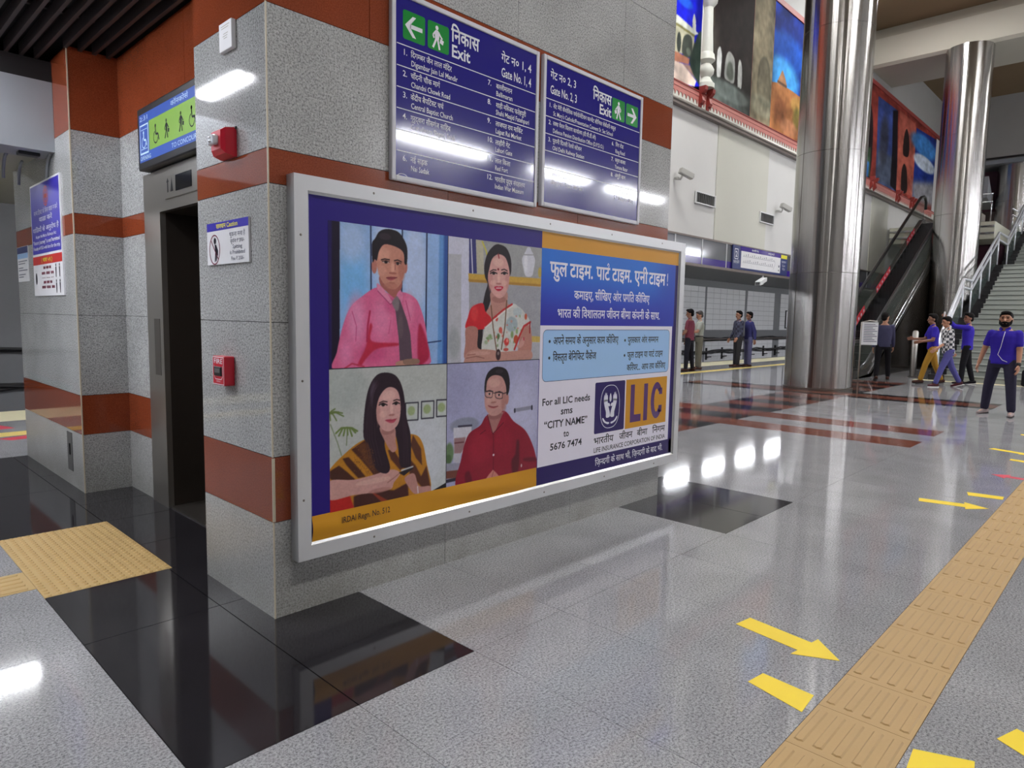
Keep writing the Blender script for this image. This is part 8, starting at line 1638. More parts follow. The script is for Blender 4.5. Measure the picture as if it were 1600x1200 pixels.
for x in (18.95, 21.3, 22.4, 26.2, 28.0, 30.8):
    MB().tube([(x, -3.4, stair_z(x) - 0.02), (x, -3.4, float(np.interp(x, [p[0] for p in RPTS], [p[1] for p in RPTS])))], 0.022, 8).build('post', 'steel_rail_lit', hr2, True)

# ------------------------------------------------------------------ escalator
es = thing('escalator', 'steep steel escalator with black steps and red stickers beside the steel columns', 'escalator', (18, 3.3, 0))
EX0, EX1, ETOP = 18.2, 26.95, 5.05
EY0, EY1 = 2.75, 3.85
SL = ETOP / (EX1 - EX0)
def ez(x):
    return min(max(0.0, (x - EX0) * SL), ETOP)
n = 25
for k in range(n):
    z = ETOP * (k + 1) / n
    xa = EX0 + (EX1 - EX0) * k / n
    s_ = MB().box(xa, xa + 0.37, EY0 + 0.14, EY1 - 0.14, z - 0.21, z).build('step', 'escalator_step', es)
    mb = MB()
    for g in range(9):
        y = EY0 + 0.16 + g * 0.097
        mb.box(xa - 0.006, xa, y, y + 0.04, z - 0.19, z - 0.01)
    mb.build('riser_cleats', 'rubber_black', s_)
MB().box(16.9, EX0, EY0 + 0.14, EY1 - 0.14, 0.001, 0.03).build('lower_landing', 'steel_brushed', es)
MB().box(EX1, 27.3, EY0 + 0.14, EY1 - 0.14, 4.9, 5.06).build('upper_landing', 'steel_brushed', es)
for side, y0, y1, yr in (('far', EY1 - 0.14, EY1, EY1 - 0.06), ('near', EY0, EY0 + 0.14, EY0 + 0.06)):
    # skirt band, deck, glass balustrade, moving handrail
    P0 = [(17.0, 0.22), (EX0 - 0.2, 0.22), (EX0 + 0.3, 0.22 + 0.3 * SL), (EX1 - 0.1, ETOP + 0.16), (27.2, ETOP + 0.22)]
    low = [(x, max(0.0, z - 0.42) if i > 1 else 0.0) for i, (x, z) in enumerate(P0)]
    MB().prism([(x, y0, z) for x, z in P0] + [(x, y0, z) for x, z in low[::-1]], (0, y1 - y0, 0)).build('skirt', 'escalator_steel', es)
    gp = [(16.95, 0.22), (EX0 - 0.2, 0.22), (EX0 + 0.3, 0.22 + 0.3 * SL), (EX1 - 0.1, ETOP + 0.16), (27.2, ETOP + 0.22), (27.2, ETOP + 0.95), (EX1 - 0.3, ETOP + 0.88), (EX0 + 0.1, 1.02), (EX0 - 0.5, 0.92), (16.95, 0.92), (16.75, 0.75), (16.75, 0.35)]
    MB().prism([(x, yr - 0.008, z) for x, z in gp], (0, 0.016, 0)).build('balustrade_panel', 'escalator_glass', es)
    hp = [(17.0, 0.30), (16.80, 0.36), (16.70, 0.55), (16.74, 0.80), (16.95, 0.96), (EX0 - 0.5, 0.97), (EX0 + 0.1, 1.06), (EX1 - 0.3, ETOP + 0.93), (EX1 + 0.1, ETOP + 1.02), (27.25, ETOP + 1.0), (27.42, ETOP + 0.85), (27.4, ETOP + 0.6)]
    MB().tube([(x, yr, z) for x, z in hp], 0.05, 8).build('handrail', 'rubber_black', es, True)
    MB().tube([(EX0 - 0.2, y1 + 0.005 if side == 'near' else y0 - 0.005, 0.235), (EX0 + 0.3, y1 + 0.005 if side == 'near' else y0 - 0.005, 0.235 + 0.3 * SL), (EX1 - 0.1, y1 + 0.005 if side == 'near' else y0 - 0.005, ETOP + 0.175)], 0.022, 6).build('deck_trim', 'steel_rail', es, True)
    if side == 'near':
        MB().tube([(EX0 + 0.0, y0 - 0.006, 0.10), (EX1 - 0.1, y0 - 0.006, ETOP - 0.05)], 0.02, 6).build('deck_trim', 'steel_rail', es, True)
        MB().tube([(EX0 + 0.3, y0 - 0.006, 0.235 + 0.3 * SL), (EX1 - 0.1, y0 - 0.006, ETOP + 0.175)], 0.018, 6).build('deck_trim', 'steel_rail', es, True)
    # outer cladding of the truss down to the floor
    MB().prism([(16.95, y0 if side == 'near' else y1 - 0.02, 0), (27.3, y0 if side == 'near' else y1 - 0.02, 0), (27.3, y0 if side == 'near' else y1 - 0.02, ETOP - 0.2), (EX1, y0 if side == 'near' else y1 - 0.02, ETOP - 0.24), (EX0 + 0.3, y0 if side == 'near' else y1 - 0.02, 0.0 + 0.1)], (0, 0.02, 0)).build('truss_cladding', 'truss_cladding', es)
# red stickers with white marks on the far inner skirt, along the slope
def sticker(xc, L, hgt):
    d = Vector((1, 0, SL)).normalized()
    nrm = Vector((-SL, 0, 1)).normalized()
    c = Vector((xc, EY1 - 0.15, ez(xc) + 0.36))
    SB_ = Board(c, d, nrm, (0, -1, 0))
    MB().prism([SB_.pt(-L / 2, -hgt / 2, 0), SB_.pt(L / 2, -hgt / 2, 0), SB_.pt(L / 2, hgt / 2, 0), SB_.pt(-L / 2, hgt / 2, 0)], (0, -0.006, 0)).build('red_sticker', 'sticker_red', es)
    mb = MB()
    m_ = int(L / 0.22)
    for k in range(m_):
        a = -L / 2 + 0.1 + k * (L - 0.2) / max(1, m_ - 1)
        SB_.rect(a - 0.06, a + 0.02, -hgt * 0.2, hgt * 0.2, 0.008, mb)
        SB_.rect(a + 0.03, a + 0.06, -hgt * 0.2, hgt * 0.05, 0.008, mb)
    mb.build('sticker_marks', 'sign_white', es)
sticker(20.0, 1.9, 0.24)
sticker(22.5, 1.5, 0.19)
sticker(25.3, 1.0, 0.19)
MB().bevbox(16.90, 17.2, EY0 + 0.02, EY0 + 0.12, 0.32, 0.62, 0.02).build('newel_panel', 'escalator_steel', es)
MB().box(16.88, 16.9, EY1 - 0.11, EY1 - 0.03, 0.50, 0.58).build('direction_lamp', 'glow_green', es)

t = thing('sign_stand', 'white notice on a thin steel stand in front of the escalator', 'sign', (16.85, 2.45, 0))
MB().lathe([(0.14, 0.0), (0.14, 0.02), (0.03, 0.035)], (16.80, 2.56), 16).build('foot', 'steel_dark', t, True, 40)
MB().tube([(16.80, 2.56, 0.02), (16.80, 2.56, 1.46), (16.88, 2.40, 1.50), (16.94, 2.24, 1.48)], 0.018, 8).build('pole', 'steel_brushed', t, True)
nb = MB().prism([(16.79, 2.54, 0.90), (16.95, 2.22, 0.90), (16.95, 2.22, 1.46), (16.79, 2.54, 1.46)], (0.012, 0.006, 0)).build('notice', 'paper_white', t)
mb = MB()
q0, q1 = Vector((16.788, 2.539, 0)), Vector((16.948, 2.219, 0))
NBd = Board(q0 - Vector((0.004, 0.002, 0)), (q1 - q0).normalized(), (0, 0, 1), (-0.884, -0.468, 0))
for k in range(11):
    NBd.rect(0.04, 0.34 - 0.05 * (k % 3), 0.98 + 0.042 * k, 0.995 + 0.042 * k, 0.001, mb)
mb.build('small_print', 'ink_grey', nb)
t = thing('steel_bollard', 'slim steel bollard post between the escalator and the stairs', 'bollard', (19.35, 1.95, 0))
MB().lathe([(0.075, 0.0), (0.075, 1.22), (0.05, 1.26), (0.0, 1.27)], (19.35, 1.95), 16, False).build('post', 'steel_brushed', t, True, 40)
MB().lathe([(0.11, 0.0), (0.11, 0.02), (0.075, 0.03)], (19.35, 1.95), 16).build('base_plate', 'steel_dark', t, True, 40)

# ------------------------------------------------------------------ tape arrows on the floor
def decal(name, label, pts, m_, cat='floor marking', group='tape marks on the floor'):
    mb = MB().prism([(x, y, 0.0004) for x, y in pts], (0, 0, 0.0012))
    o = mb.build(name, m_)
    return tag(o, label, cat, group)
def arrow(label, tail, tip, w, hw, hl, m_='tape_yellow'):
    a, b = Vector(tail), Vector(tip)
    d = (b - a).normalized()
    n_ = Vector((-d.y, d.x))
    nk = b - d * hl
    pts = [a + n_ * w / 2, nk + n_ * w / 2, nk + n_ * hw / 2, b, nk - n_ * hw / 2, nk - n_ * w / 2, a - n_ * w / 2]
    decal('tape_arrow', label, pts, m_)
arrow('large yellow tape arrow beside the near end of the tactile strip', (1.555, -1.530), (1.485, -1.985), 0.115, 0.225, 0.155)
decal('tape_strip', 'short yellow tape strip just below the large arrow', [(1.05, -1.785), (1.155, -1.80), (1.135, -2.005), (0.99, -2.015)], 'tape_yellow')
arrow('yellow tape arrow farther along pointing at the tactile strip', (4.735, -1.535), (4.83, -1.99), 0.115, 0.24, 0.155)
decal('tape_strip', 'yellow tape strip beside the farther yellow arrow', [(5.33, -1.76), (5.20, -1.79), (5.25, -2.02), (5.37, -2.012)], 'tape_yellow')
arrow('pink tape arrow crossing the tactile strip edge', (6.31, -2.035), (6.34, -1.78), 0.09, 0.22, 0.13, 'tape_red')
arrow('thin yellow tape arrow in front of the man in blue', (8.0, -1.53), (7.85, -1.95), 0.10, 0.2, 0.12)
decal('tape_strip', 'yellow tape strip beside the thin arrow near the frame edge', [(7.42, -1.79), (7.32, -1.79), (7.27, -2.0), (7.37, -2.0)], 'tape_yellow')
decal('tape_strip', 'yellow tape patch at the bottom edge beside the tactile strip', [(1.04, -2.36), (0.86, -2.375), (0.98, -2.54), (1.11, -2.52)], 'tape_yellow')
decal('tape_strip', 'yellow tape patch at the right frame edge near the bottom', [(1.31, -2.55), (1.43, -2.59), (1.36, -2.75), (1.22, -2.70)], 'tape_yellow')
decal('tape_strip', 'far short yellow tape strip near the standing man in blue', [(9.6, -1.62), (9.5, -1.62), (9.42, -1.95), (9.52, -1.95)], 'tape_yellow')
decal('tape_arrow', 'red floor triangle on the platform left of the far pillar', [(-0.4, 6.75), (0.24, 6.85), (0.10, 7.35), (-0.2, 7.4)], 'tape_red')
decal('tape_arrow', 'red floor crescent beside the yellow platform line at left', [(-0.05, 6.13), (0.32, 6.22), (0.25, 5.98), (0.05, 5.95)], 'tape_red')

# ------------------------------------------------------------------ luminaires
def tube_light(name, label, group, p0, p1, w, h, m_, hang):
    p0, p1 = Vector(p0), Vector(p1)
    c = (p0 + p1) / 2
    t = thing(name, label, 'lamp', c, group)
    ax = 0 if abs(p1.x - p0.x) > abs(p1.y - p0.y) else 1
    def bb(g, z0, z1):
        if ax == 0:
            return (p0.x - g, p1.x + g, c.y - w / 2 - g, c.y + w / 2 + g, z0, z1)
        return (c.x - w / 2 - g, c.x + w / 2 + g, p0.y - g, p1.y + g, z0, z1)
    MB().box(*bb(0.012, c.z + h / 2, c.z + h / 2 + 0.05)).build('housing', 'housing_white', t)
    MB().box(*bb(0, c.z - h / 2, c.z + h / 2)).build('diffuser', m_, t)
    if hang:
        for f in (0.15, 0.85):
            q = p0.lerp(p1, f)
            MB().tube([(q.x, q.y, c.z + h / 2 + 0.05), (q.x + hang[0], q.y + hang[1], c.z + h / 2 + 0.05 + hang[2])], 0.01, 6).build('hanger', 'steel_dark', t)
for x, x1 in ((10.4, 13.9), (16.15, 19.1), (20.5, 24.3), (26.0, 29.2), (30.8, 34.0), (35.5, 38.7), (40.0, 42.4), (43.7, 46.2), (48.1, 51.2)):
    tube_light('hall_light', 'long fluorescent light on the far concourse wall, outside the frame', 'wall lights of the concourse', (x, -13.15, 6.5), (x1, -13.15, 6.5), 0.16, 0.13, 'tube_hall', (0, -0.85, 0.3))
for k in range(-5, 20):
    x = 0.2 + 2.28 * k
    tube_light('platform_light', 'fluorescent light under the platform soffit, hidden by the fascia', 'platform lights', (x - 0.6, 7.15, 3.19), (x + 0.6, 7.15, 3.19), 0.11, 0.06, 'tube_platform', None)
for x, y0, y1 in ((-1.125, 2.60, 3.38), (-1.125, 1.0, 1.8), (-2.505, 1.0, 1.8), (-2.505, 2.6, 3.38), (-3.9, 1.0, 1.8), (-3.9, 2.6, 3.38)):
    tube_light('lobby_light', 'fluorescent tube between the lobby ceiling slats, outside the frame', 'lobby lights', (x, y0, 3.285), (x, y1, 3.285), 0.09, 0.05, 'tube_lobby', None)
for x, y in [(-4.2, -5.4), (0.6, -5.4), (5.4, -5.4), (10.2, -5.4), (18.6, -5.4), (10.2, 2.2), (20.0, 2.6), (30.0, -8.0)]:  # row before the pillar inferred from its shadow edge; the others added as fill
    t = thing('ceiling_light', 'long unseen high ceiling light of the concourse, above the frame', 'lamp', (x, y, 11.15), 'high ceiling lights')
    MB().box(x - 1.66, x + 1.66, y - 0.46, y + 0.46, 11.12, 11.28).build('housing', 'housing_white', t)
    MB().box(x - 1.6, x + 1.6, y - 0.4, y + 0.4, 11.08, 11.12).build('diffuser', 'bay_light', t)
# ------------------------------------------------------------------ people
plain('skin_brown', (176, 126, 100), 0.5, var=0.05, coord='Object')
plain('skin_dark', (140, 96, 76), 0.5, var=0.05, coord='Object')
plain('hair_black', (16, 13, 13), 0.75, spec=0.15, var=0.2, scale=60, coord='Object')
plain('hair_greying', (58, 50, 46), 0.55, var=0.3, scale=60, coord='Object')
def cloth(name, col, var=0.12):
    plain(name, col, 0.85, var=var, scale=14, bump=0.3, bscale=40, coord='Object', spec=0.2)
cloth('cloth_royal', (54, 40, 160)); cloth('cloth_jeans_dark', (46, 44, 62)); cloth('cloth_slate', (66, 66, 92)); cloth('cloth_black', (24, 23, 28))
cloth('cloth_mustard', (164, 122, 44)); cloth('cloth_denim', (82, 80, 140)); cloth('cloth_maroon', (124, 62, 76)); cloth('cloth_charcoal', (34, 33, 42))
cloth('cloth_beige', (170, 172, 160)); cloth('cloth_khaki', (112, 108, 96)); cloth('cloth_navy', (62, 62, 112)); cloth('cloth_grey_blue', (104, 104, 142)); cloth('cloth_olive', (58, 56, 58))
cloth('shoe_brown', (70, 46, 40)); cloth('shoe_grey', (150, 136, 136)); cloth('shoe_maroon', (70, 34, 40)); cloth('sole_white', (222, 220, 220))
def check_cloth(name, c0, c1, s):
    m, nt, b = newmat(name)
    ch = nd(nt, 'ShaderNodeTexChecker')
    nt.links.new(pos(nt, coord='Object'), ch.inputs['Vector'])
    ch.inputs['Scale'].default_value = s
    ch.inputs['Color1'].default_value = (*lin(c0), 1)
    ch.inputs['Color2'].default_value = (*lin(c1), 1)
    nt.links.new(ch.outputs['Color'], b.inputs['Base Color'])
    b.inputs['Roughness'].default_value = 0.85
check_cloth('cloth_check', (206, 204, 206), (52, 54, 62), 16.0)
check_cloth('cloth_plaid', (44, 44, 60), (72, 74, 94), 14.0)

def capsule(mb, a, b, ra, rb, n=10):
    a, b = Vector(a), Vector(b)
    d = (b - a)
    L = d.length
    if L < 1e-5:
        return
    t = d / L
    pts, rs = [], []
    for k in (-90, -55, -25):
        an = math.radians(k)
        pts.append(a + t * ra * math.sin(an)); rs.append(max(0.001, ra * math.cos(an)))
    pts.append(a); rs.append(ra)
    pts.append(a.lerp(b, 0.5)); rs.append((ra + rb) / 2)
    pts.append(b); rs.append(rb)
    for k in (25, 55, 90):
        an = math.radians(k)
        pts.append(b + t * rb * math.sin(an)); rs.append(max(0.001, rb * math.cos(an)))
    mb.tube(pts, rs, n)

def loft(mb, rings, n=18):
    """rings: (centre, rx, ry) stacked upwards"""
    vs, fs = [], []
    for c, rx, ry in rings:
        for k in range(n):
            a = 2 * math.pi * k / n
            vs.append((c[0] + rx * math.cos(a), c[1] + ry * math.sin(a), c[2]))
    for i in range(len(rings) - 1):
        for k in range(n):
            fs.append((i * n + k, i * n + (k + 1) % n, (i + 1) * n + (k + 1) % n, (i + 1) * n + k))
    fs.append(tuple(range(n))[::-1]); fs.append(tuple((len(rings) - 1) * n + k for k in range(n)))
    mb.add(vs, fs)

def fuse(mb, name, mat, parent, voxel, smooth=4):
    """one continuous skin over overlapping closed pieces"""
    me = bpy.data.meshes.new(name)
    me.from_pydata(mb.v, [], mb.f)
    o = bpy.data.objects.new(name, me)
    r = o.modifiers.new('r', 'REMESH'); r.mode = 'VOXEL'; r.voxel_size = voxel; r.adaptivity = 0.0
    s = o.modifiers.new('s', 'SMOOTH'); s.factor = 0.5; s.iterations = smooth
    me2 = baked(o)
    bpy.data.objects.remove(o); bpy.data.meshes.remove(me)
    me2.name = name
    me2.materials.clear()
    return link(name, me2, mat, parent, True)

def rot(v, axis, deg):
    return Matrix.Rotation(math.radians(deg), 3, axis) @ Vector(v)

def person(label, x, y, face, h, pose, skin, shirt, trousers, shoe, hair='hair_black', sleeve='short', beard=False, group='people in the concourse', hem=0.86, fine=0.011, moustache=False, bulk=1.0):
    """a standing or walking figure; face: heading in degrees (0 = +x); pose holds joint angles in degrees"""
    S = h / 1.72
    t = thing('person', label, 'person', (0, 0, 0), group)
    WORLD_LOC[t.name] = Vector((0, 0, 0))
    P = dict(lean=0, head=0, nod=0, la=(0, 6, 8, 0), ra=(0, 6, 8, 0), ll=(0, 0, 3), rl=(0, 0, 3))
    P.update(pose)
    hipz = 0.91
    legs = {}
    for sd, key in ((1, 'll'), (-1, 'rl')):
        fl, kn, ab = P[key]
        hp = Vector((0, 0.09 * sd, hipz))
        kd = rot(rot((0, 0, -1), 'Y', -fl), 'X', ab * sd)
        k_ = hp + kd * 0.43
        sd_ = rot(rot((0, 0, -1), 'Y', -(fl - kn)), 'X', ab * sd * 0.6)
        an = k_ + sd_ * 0.41
        pitch = min(0, (fl - kn)) * 0.6
        toe_d = rot((1, 0, 0), 'Y', -pitch)
        toe_d = rot(toe_d, 'Z', 10 * sd)
        legs[sd] = [hp, k_, an, toe_d]
    low = min(min(l[2].z, (l[2] + l[3] * 0.15).z) for l in legs.values()) - 0.075
    dz = -low
    for l in legs.values():
        for i in range(3):
            l[i] = l[i] + Vector((0, 0, dz))
    pel = Vector((0, 0, hipz + dz))
    def up(v):
        return pel + rot(Vector(v) - Vector((0, 0, hipz)), 'Y', P['lean'])
    arms = {}
    for sd, key in ((1, 'la'), (-1, 'ra')):
        fl, ab, el, tw = P[key]
        sh = up((0, 0.168 * sd, 1.372))
        ud = rot(rot((0, 0, -1), 'Y', -fl), 'X', ab * sd)
        e_ = sh + ud * 0.285
        fd = rot(rot((0, 0, -1), 'Y', -(fl + el)), 'X', ab * sd * 0.7)
        fd = rot(fd, 'Z', -tw * sd)
        w_ = e_ + fd * 0.245
        arms[sd] = (sh, e_, w_, fd)
    hc = up((0.012, 0, 1.595))
    nk = up((0, 0, 1.44))
    Rh = Matrix.Rotation(math.radians(P['head']), 3, 'Z') @ Matrix.Rotation(math.radians(P['nod']), 3, 'Y')
    def hd(v):
        return hc + Rh @ Vector(v)
    # ---- body: one continuous surface
    mb = MB()
    def tors(dr, z_lo, z_hi, m):
        prof = [(0.80, 0.085, 0.135), (0.90, 0.105, 0.160), (1.00, 0.100, 0.148), (1.10, 0.100, 0.150), (1.22, 0.112, 0.168), (1.32, 0.108, 0.172), (1.375, 0.090, 0.150), (1.415, 0.068, 0.105), (1.46, 0.050, 0.060)]
        rs = []
        for z, rx, ry in prof:
            if z_lo <= z <= z_hi:
                rs.append((up((0, 0, z)), rx + dr, ry + dr))
        loft(m, rs)
    tors(0, 0.8, 1.46, mb)
    capsule(mb, nk, hc + Vector((0, 0, -0.02)), 0.055, 0.052)
    # head: skull, jaw, nose, ears
    n0 = len(mb.v)
    mb.ball((0, 0, 0.025), (0.098, 0.078, 0.098), 16, 12)
    mb.ball((0.022, 0, -0.055), (0.068, 0.060, 0.068), 14, 10)
    capsule(mb, (0.088, 0, 0.015), (0.108, 0, -0.022), 0.010, 0.017, 8)
    mb.ball((0.088, 0, -0.062), (0.012, 0.026, 0.012), 8, 6)
    for sd in (1, -1):
        mb.ball((-0.005, 0.080 * sd, -0.005), (0.020, 0.010, 0.032), 8, 6)
        mb.ball((0.080, 0.032 * sd, 0.042), (0.016, 0.028, 0.010), 8, 6)
    for i in range(n0, len(mb.v)):
        mb.v[i] = tuple(hd(mb.v[i]))
    for sd in (1, -1):
        sh, e_, w_, fd = arms[sd]
        capsule(mb, sh, e_, 0.050, 0.040)
        capsule(mb, e_, w_, 0.041, 0.027)
        # hand: palm, four fingers and a thumb, slightly curled
        side = fd.cross(Vector((1, 0, 0)))
        side = Vector((1, 0, 0)) - fd * fd.x
        side = side.normalized() if side.length > 0.2 else Vector((0, 0, 1))
        inn = side.cross(fd).normalized()
        if inn.y * sd > 0:
            inn = -inn
        pm = w_ + fd * 0.055
        for q in (-0.022, 0.0, 0.022):
            capsule(mb, w_ + side * q * 0.6, pm + side * q + fd * 0.03, 0.016, 0.016, 8)
        for q, L in ((0.034, 0.070), (0.012, 0.080), (-0.011, 0.074), (-0.033, 0.058)):
            b0 = pm + side * q + fd * 0.035
            b1 = b0 + fd * L * 0.55 + inn * 0.012
            b2 = b1 + fd * L * 0.40 + inn * 0.022
            capsule(mb, b0, b1, 0.0098, 0.0092, 6); capsule(mb, b1, b2, 0.0092, 0.0082, 6)
        th0 = w_ + fd * 0.03 + side * 0.028
        th1 = th0 + side * 0.030 + fd * 0.030 + inn * 0.010
        capsule(mb, th0, th1, 0.013, 0.0115, 6); capsule(mb, th1, th1 + fd * 0.034 + inn * 0.008, 0.0112, 0.0095, 6)
    for sd, (hp, k_, an, td) in legs.items():
        capsule(mb, hp, k_, 0.078, 0.052); capsule(mb, k_, an, 0.052, 0.036)
        capsule(mb, an + Vector((0, 0, -0.03)) - td * 0.03, an + Vector((0, 0, -0.045)) + td * 0.13, 0.034, 0.026, 8)
    parts = [fuse(mb, 'body', skin, t, fine * 0.75, 3)]
    # ---- shirt
    mb = MB()
    tors(0.016, hem, 1.44, mb)
    if hem < 0.9:
        loft(mb, [(up((0, 0, hem)), 0.122, 0.178), (up((0, 0, hem + 0.06)), 0.124, 0.178), (up((0, 0, hem + 0.14)), 0.118, 0.168)])
    for sd in (1, -1):
        sh, e_, w_, fd = arms[sd]
        if sleeve == 'short':
            capsule(mb, sh, sh.lerp(e_, 0.66), 0.060, 0.056)
        else:
            capsule(mb, sh, e_, 0.066, 0.054); capsule(mb, e_, e_.lerp(w_, 0.92 if sleeve == 'long' else 0.25), 0.054, 0.042)
    parts.append(fuse(mb, 'shirt', shirt, t, fine, 3))
    # collar
    col = MB()
    for sd in (1, -1):
        col.prism([up((0.055, 0.012 * sd, 1.44)), up((0.02, 0.060 * sd, 1.475)), up((-0.03, 0.062 * sd, 1.478)), up((0.02, 0.075 * sd, 1.435)), up((0.085, 0.035 * sd, 1.40))], (0.010, 0, 0.004))
    parts.append(col.build('collar', shirt, t))
    # ---- trousers
    mb = MB()
    loft(mb, [(up((0, 0, 0.80)), 0.098, 0.150), (up((0, 0, 0.90)), 0.116, 0.172), (up((0, 0, 0.99)), 0.108, 0.158)])
    for sd, (hp, k_, an, td) in legs.items():
        capsule(mb, hp, k_, 0.094, 0.070); capsule(mb, k_, k_.lerp(an, 0.93), 0.070, 0.058)
    parts.append(fuse(mb, 'trousers', trousers, t, fine, 3))
    # ---- shoes
    for sd, (hp, k_, an, td) in legs.items():
        mb = MB()
        b = an + Vector((0, 0, -0.04))
        capsule(mb, b - td * 0.045, b + td * 0.05 + Vector((0, 0, -0.005)), 0.045, 0.042)
        capsule(mb, b + td * 0.05 + Vector((0, 0, -0.008)), b + td * 0.165 + Vector((0, 0, -0.014)), 0.040, 0.028)
        s_ = fuse(mb, 'shoe', shoe, t, fine, 2)
        parts.append(s_)
        so = MB()
        sdv = Vector((-td.y, td.x, 0)).normalized()
        pr = [(-0.085, -0.025), (-0.06, -0.04), (0.06, -0.043), (0.15, -0.038), (0.195, 0.0), (0.15, 0.038), (0.06, 0.043), (-0.06, 0.04), (-0.085, 0.025)]
        upv = sdv.cross(td) * -1
        if upv.z < 0:
            upv = -upv
        so.prism([b + td * p + sdv * q - upv * 0.036 for p, q in pr], -upv * 0.014)
        sl_ = so.build('sole', 'sole_white' if shoe in ('shoe_maroon', 'cloth_black') else 'rubber_black', t)
        sl_.parent = s_
        parts.append(sl_)
    # ---- hair, face
    mb = MB()
    mb.ball((-0.020, 0, 0.056), (0.100, 0.088, 0.096), 18, 12)
    mb.ball((0.040, 0, 0.112), (0.062, 0.070, 0.036), 12, 8)
    mb.ball((-0.050, 0, -0.010), (0.062, 0.078, 0.070), 12, 8)
    for i in range(len(mb.v)):
        mb.v[i] = tuple(hd(mb.v[i]))
    parts.append(fuse(mb, 'hair', hair, t, 0.010, 2))
    for sd in (1, -1):
        m2 = MB().ball((0.088, 0.032 * sd, 0.024), (0.010, 0.014, 0.007), 8, 6)
        m3 = MB(); capsule(m3, (0.098, 0.016 * sd, 0.046), (0.088, 0.052 * sd, 0.046), 0.006, 0.005, 6)
        for m, nm in ((m2, 'eye'), (m3, 'eyebrow')):
            m.v = [tuple(hd(v)) for v in m.v]
            parts.append(m.build(nm, 'hair_black', t, True))
    if beard:
        mb = MB()
        mb.ball((0.030, 0, -0.070), (0.070, 0.068, 0.058), 14, 10)
        mb.ball((0.086, 0, -0.045), (0.022, 0.040, 0.014), 10, 6)
        for sd in (1, -1):
            capsule(mb, (0.01, 0.072 * sd, -0.005), (0.03, 0.062 * sd, -0.06), 0.014, 0.022, 8)
        mb.v = [tuple(hd(v)) for v in mb.v]
        parts.append(fuse(mb, 'beard', hair, t, 0.009, 2))
    if moustache:
        mb = MB(); capsule(mb, (0.092, -0.030, -0.046), (0.100, 0, -0.040), 0.007, 0.009, 6); capsule(mb, (0.100, 0, -0.040), (0.092, 0.030, -0.046), 0.009, 0.007, 6)
        mb.v = [tuple(hd(v)) for v in mb.v]
        parts.append(mb.build('moustache', hair, t, True))
    mb = MB(); capsule(mb, (0.092, -0.022, -0.068), (0.092, 0.022, -0.068), 0.005, 0.005, 6)
    mb.v = [tuple(hd(v)) for v in mb.v]
    parts.append(mb.build('mouth', 'skin_dark', t, True))
    mb = MB()
    loft(mb, [(up((0, 0, 0.965)), 0.112, 0.162), (up((0, 0, 0.995)), 0.110, 0.160)])
    parts.append(mb.build('belt', 'rubber_black', t, True, 40))
    t.location = (x, y, 0.001)
    t.rotation_euler = (0, 0, math.radians(face))
    t.scale = (S * bulk, S * bulk, S)
    return t, arms, up, hd

G1 = 'passengers near the stairs'
p, arms, up, hd = person('bearded man in royal blue polo walking toward the camera', 11.72, -1.06, 172, 1.63,
    dict(la=(4, 7, 12, 0), ra=(-4, 17, 12, 0), ll=(10, 8, 8), rl=(-4, 2, 10), head=8, nod=-3), 'skin_brown', 'cloth_royal', 'cloth_jeans_dark', 'shoe_grey', beard=True, group=G1, bulk=1.12)
mb = MB()
mb.tube([up((0.11, 0.03, 1.40)), up((0.135, 0.02, 1.30)), up((0.14, 0.0, 1.15)), up((0.14, -0.03, 1.02)), up((0.13, 0.03, 0.93)), up((0.12, 0.09, 0.90))], 0.004, 6)
mb.build('earphone_cord', 'sole_white', p, True)
sh, e_, w_, fd = arms[1]
mb = MB(); capsule(mb, e_.lerp(w_, 0.90), e_.lerp(w_, 0.98), 0.034, 0.034); mb.build('watch', 'rubber_black', p, True)
person('man in slate sweater walking away toward the escalator', 17.5, 2.22, 20, 1.70, dict(la=(-8, 8, 10, 0), ra=(10, 8, 12, 0), ll=(-12, 10, 5), rl=(16, 6, 6), head=-40), 'skin_brown', 'cloth_slate', 'cloth_black', 'shoe_brown', sleeve='long', group=G1)
person('man in blue shirt and mustard trousers with forearm raised', 17.35, 1.10, 118, 1.68, dict(la=(10, 10, 70, 0), ra=(22, 6, 68, 0), ll=(22, 8, 3), rl=(-14, 10, 3), lean=3), 'skin_dark', 'cloth_royal', 'cloth_mustard', 'shoe_brown', group=G1)
person('man in checked shirt and blue jeans striding left', 16.75, 0.66, 128, 1.64, dict(la=(24, 6, 30, 0), ra=(-34, 10, 8, 0), ll=(24, 6, 3), rl=(-22, 8, 3), lean=6, nod=8), 'skin_brown', 'cloth_check', 'cloth_denim', 'shoe_maroon', sleeve='half', hem=0.84, group=G1)
p5, a5, u5, h5 = person('man in blue shirt and black trousers with one arm raised', 18.0, 0.52, 100, 1.70, dict(la=(96, 4, 42, 0), ra=(0, 6, 10, 0), ll=(8, 6, 3), rl=(-8, 6, 3), head=30), 'skin_dark', 'cloth_royal', 'cloth_black', 'cloth_black', hem=0.84, group=G1, sleeve='long')
sh, e_, w_, fd = a5[1]
c_ = Matrix.Rotation(math.radians(100), 3, 'Z') @ ((w_ + fd * 0.10) * (1.70 / 1.72)) + Vector((18.0, 0.52, 0.001))
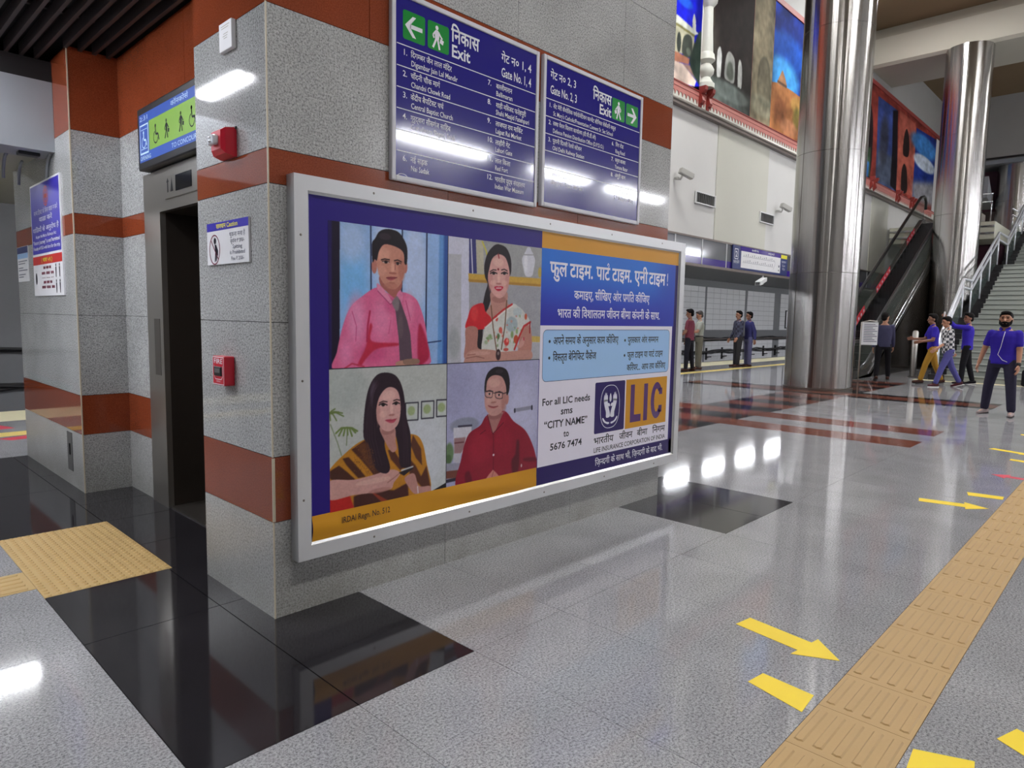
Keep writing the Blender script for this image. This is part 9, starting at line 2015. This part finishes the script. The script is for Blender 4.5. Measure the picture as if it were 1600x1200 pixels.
ph = thing('mobile_phone', 'small white phone held up by the man with one arm raised', 'phone', c_)
MB().bevbox(c_.x - 0.040, c_.x + 0.040, c_.y - 0.012, c_.y + 0.012, c_.z - 0.02, c_.z + 0.10, 0.006).build('case', 'sole_white', ph)
MB().box(c_.x - 0.034, c_.x + 0.034, c_.y + 0.0121, c_.y + 0.0128, c_.z - 0.01, c_.z + 0.09).build('screen', 'screen_black', ph)
G2 = 'passengers waiting on the platform'
person('man in maroon T-shirt at the edge of the advertisement frame', 15.75, 6.70, 100, 1.72, dict(la=(10, 8, 40, 0), ra=(6, 8, 20, 0), ll=(4, 4, 3), rl=(-4, 2, 4), head=20, nod=8), 'skin_dark', 'cloth_maroon', 'cloth_charcoal', 'shoe_brown', group=G2)
person('man in pale beige shirt and khaki trousers looking down', 16.75, 6.94, 135, 1.69, dict(la=(26, 8, 62, 0), ra=(20, 8, 60, 0), nod=14), 'skin_brown', 'cloth_beige', 'cloth_khaki', 'shoe_brown', hair='hair_greying', group=G2, moustache=True, hem=0.93)
person('man in dark plaid shirt standing near the platform edge', 19.0, 6.80, 150, 1.74, dict(la=(8, 8, 30, 0), ra=(4, 8, 26, 0), ll=(6, 2, 3)), 'skin_brown', 'cloth_plaid', 'cloth_olive', 'shoe_brown', sleeve='long', group=G2, moustache=True)
person('man in navy shirt behind the dark plaid shirt', 19.35, 6.62, 140, 1.72, dict(la=(-20, 8, 20, 0), ra=(-22, 10, 24, 0)), 'skin_dark', 'cloth_navy', 'cloth_grey_blue', 'shoe_brown', sleeve='long', group=G2)
bg = thing('travel_bag', 'dark bag standing on the stair foot at the right frame edge', 'bag', (18.62, -0.72, 0.002))
MB().bevbox(18.52, 18.76, -0.90, -0.52, 0.002, 0.40, 0.05).build('body', 'cloth_black', bg, True, 40)
MB().tube([(18.64, -0.80, 0.39), (18.64, -0.77, 0.48), (18.64, -0.64, 0.48), (18.64, -0.61, 0.39)], 0.012, 6).build('handle', 'rubber_black', bg, True)

bpy.data.scenes.remove(WORK)
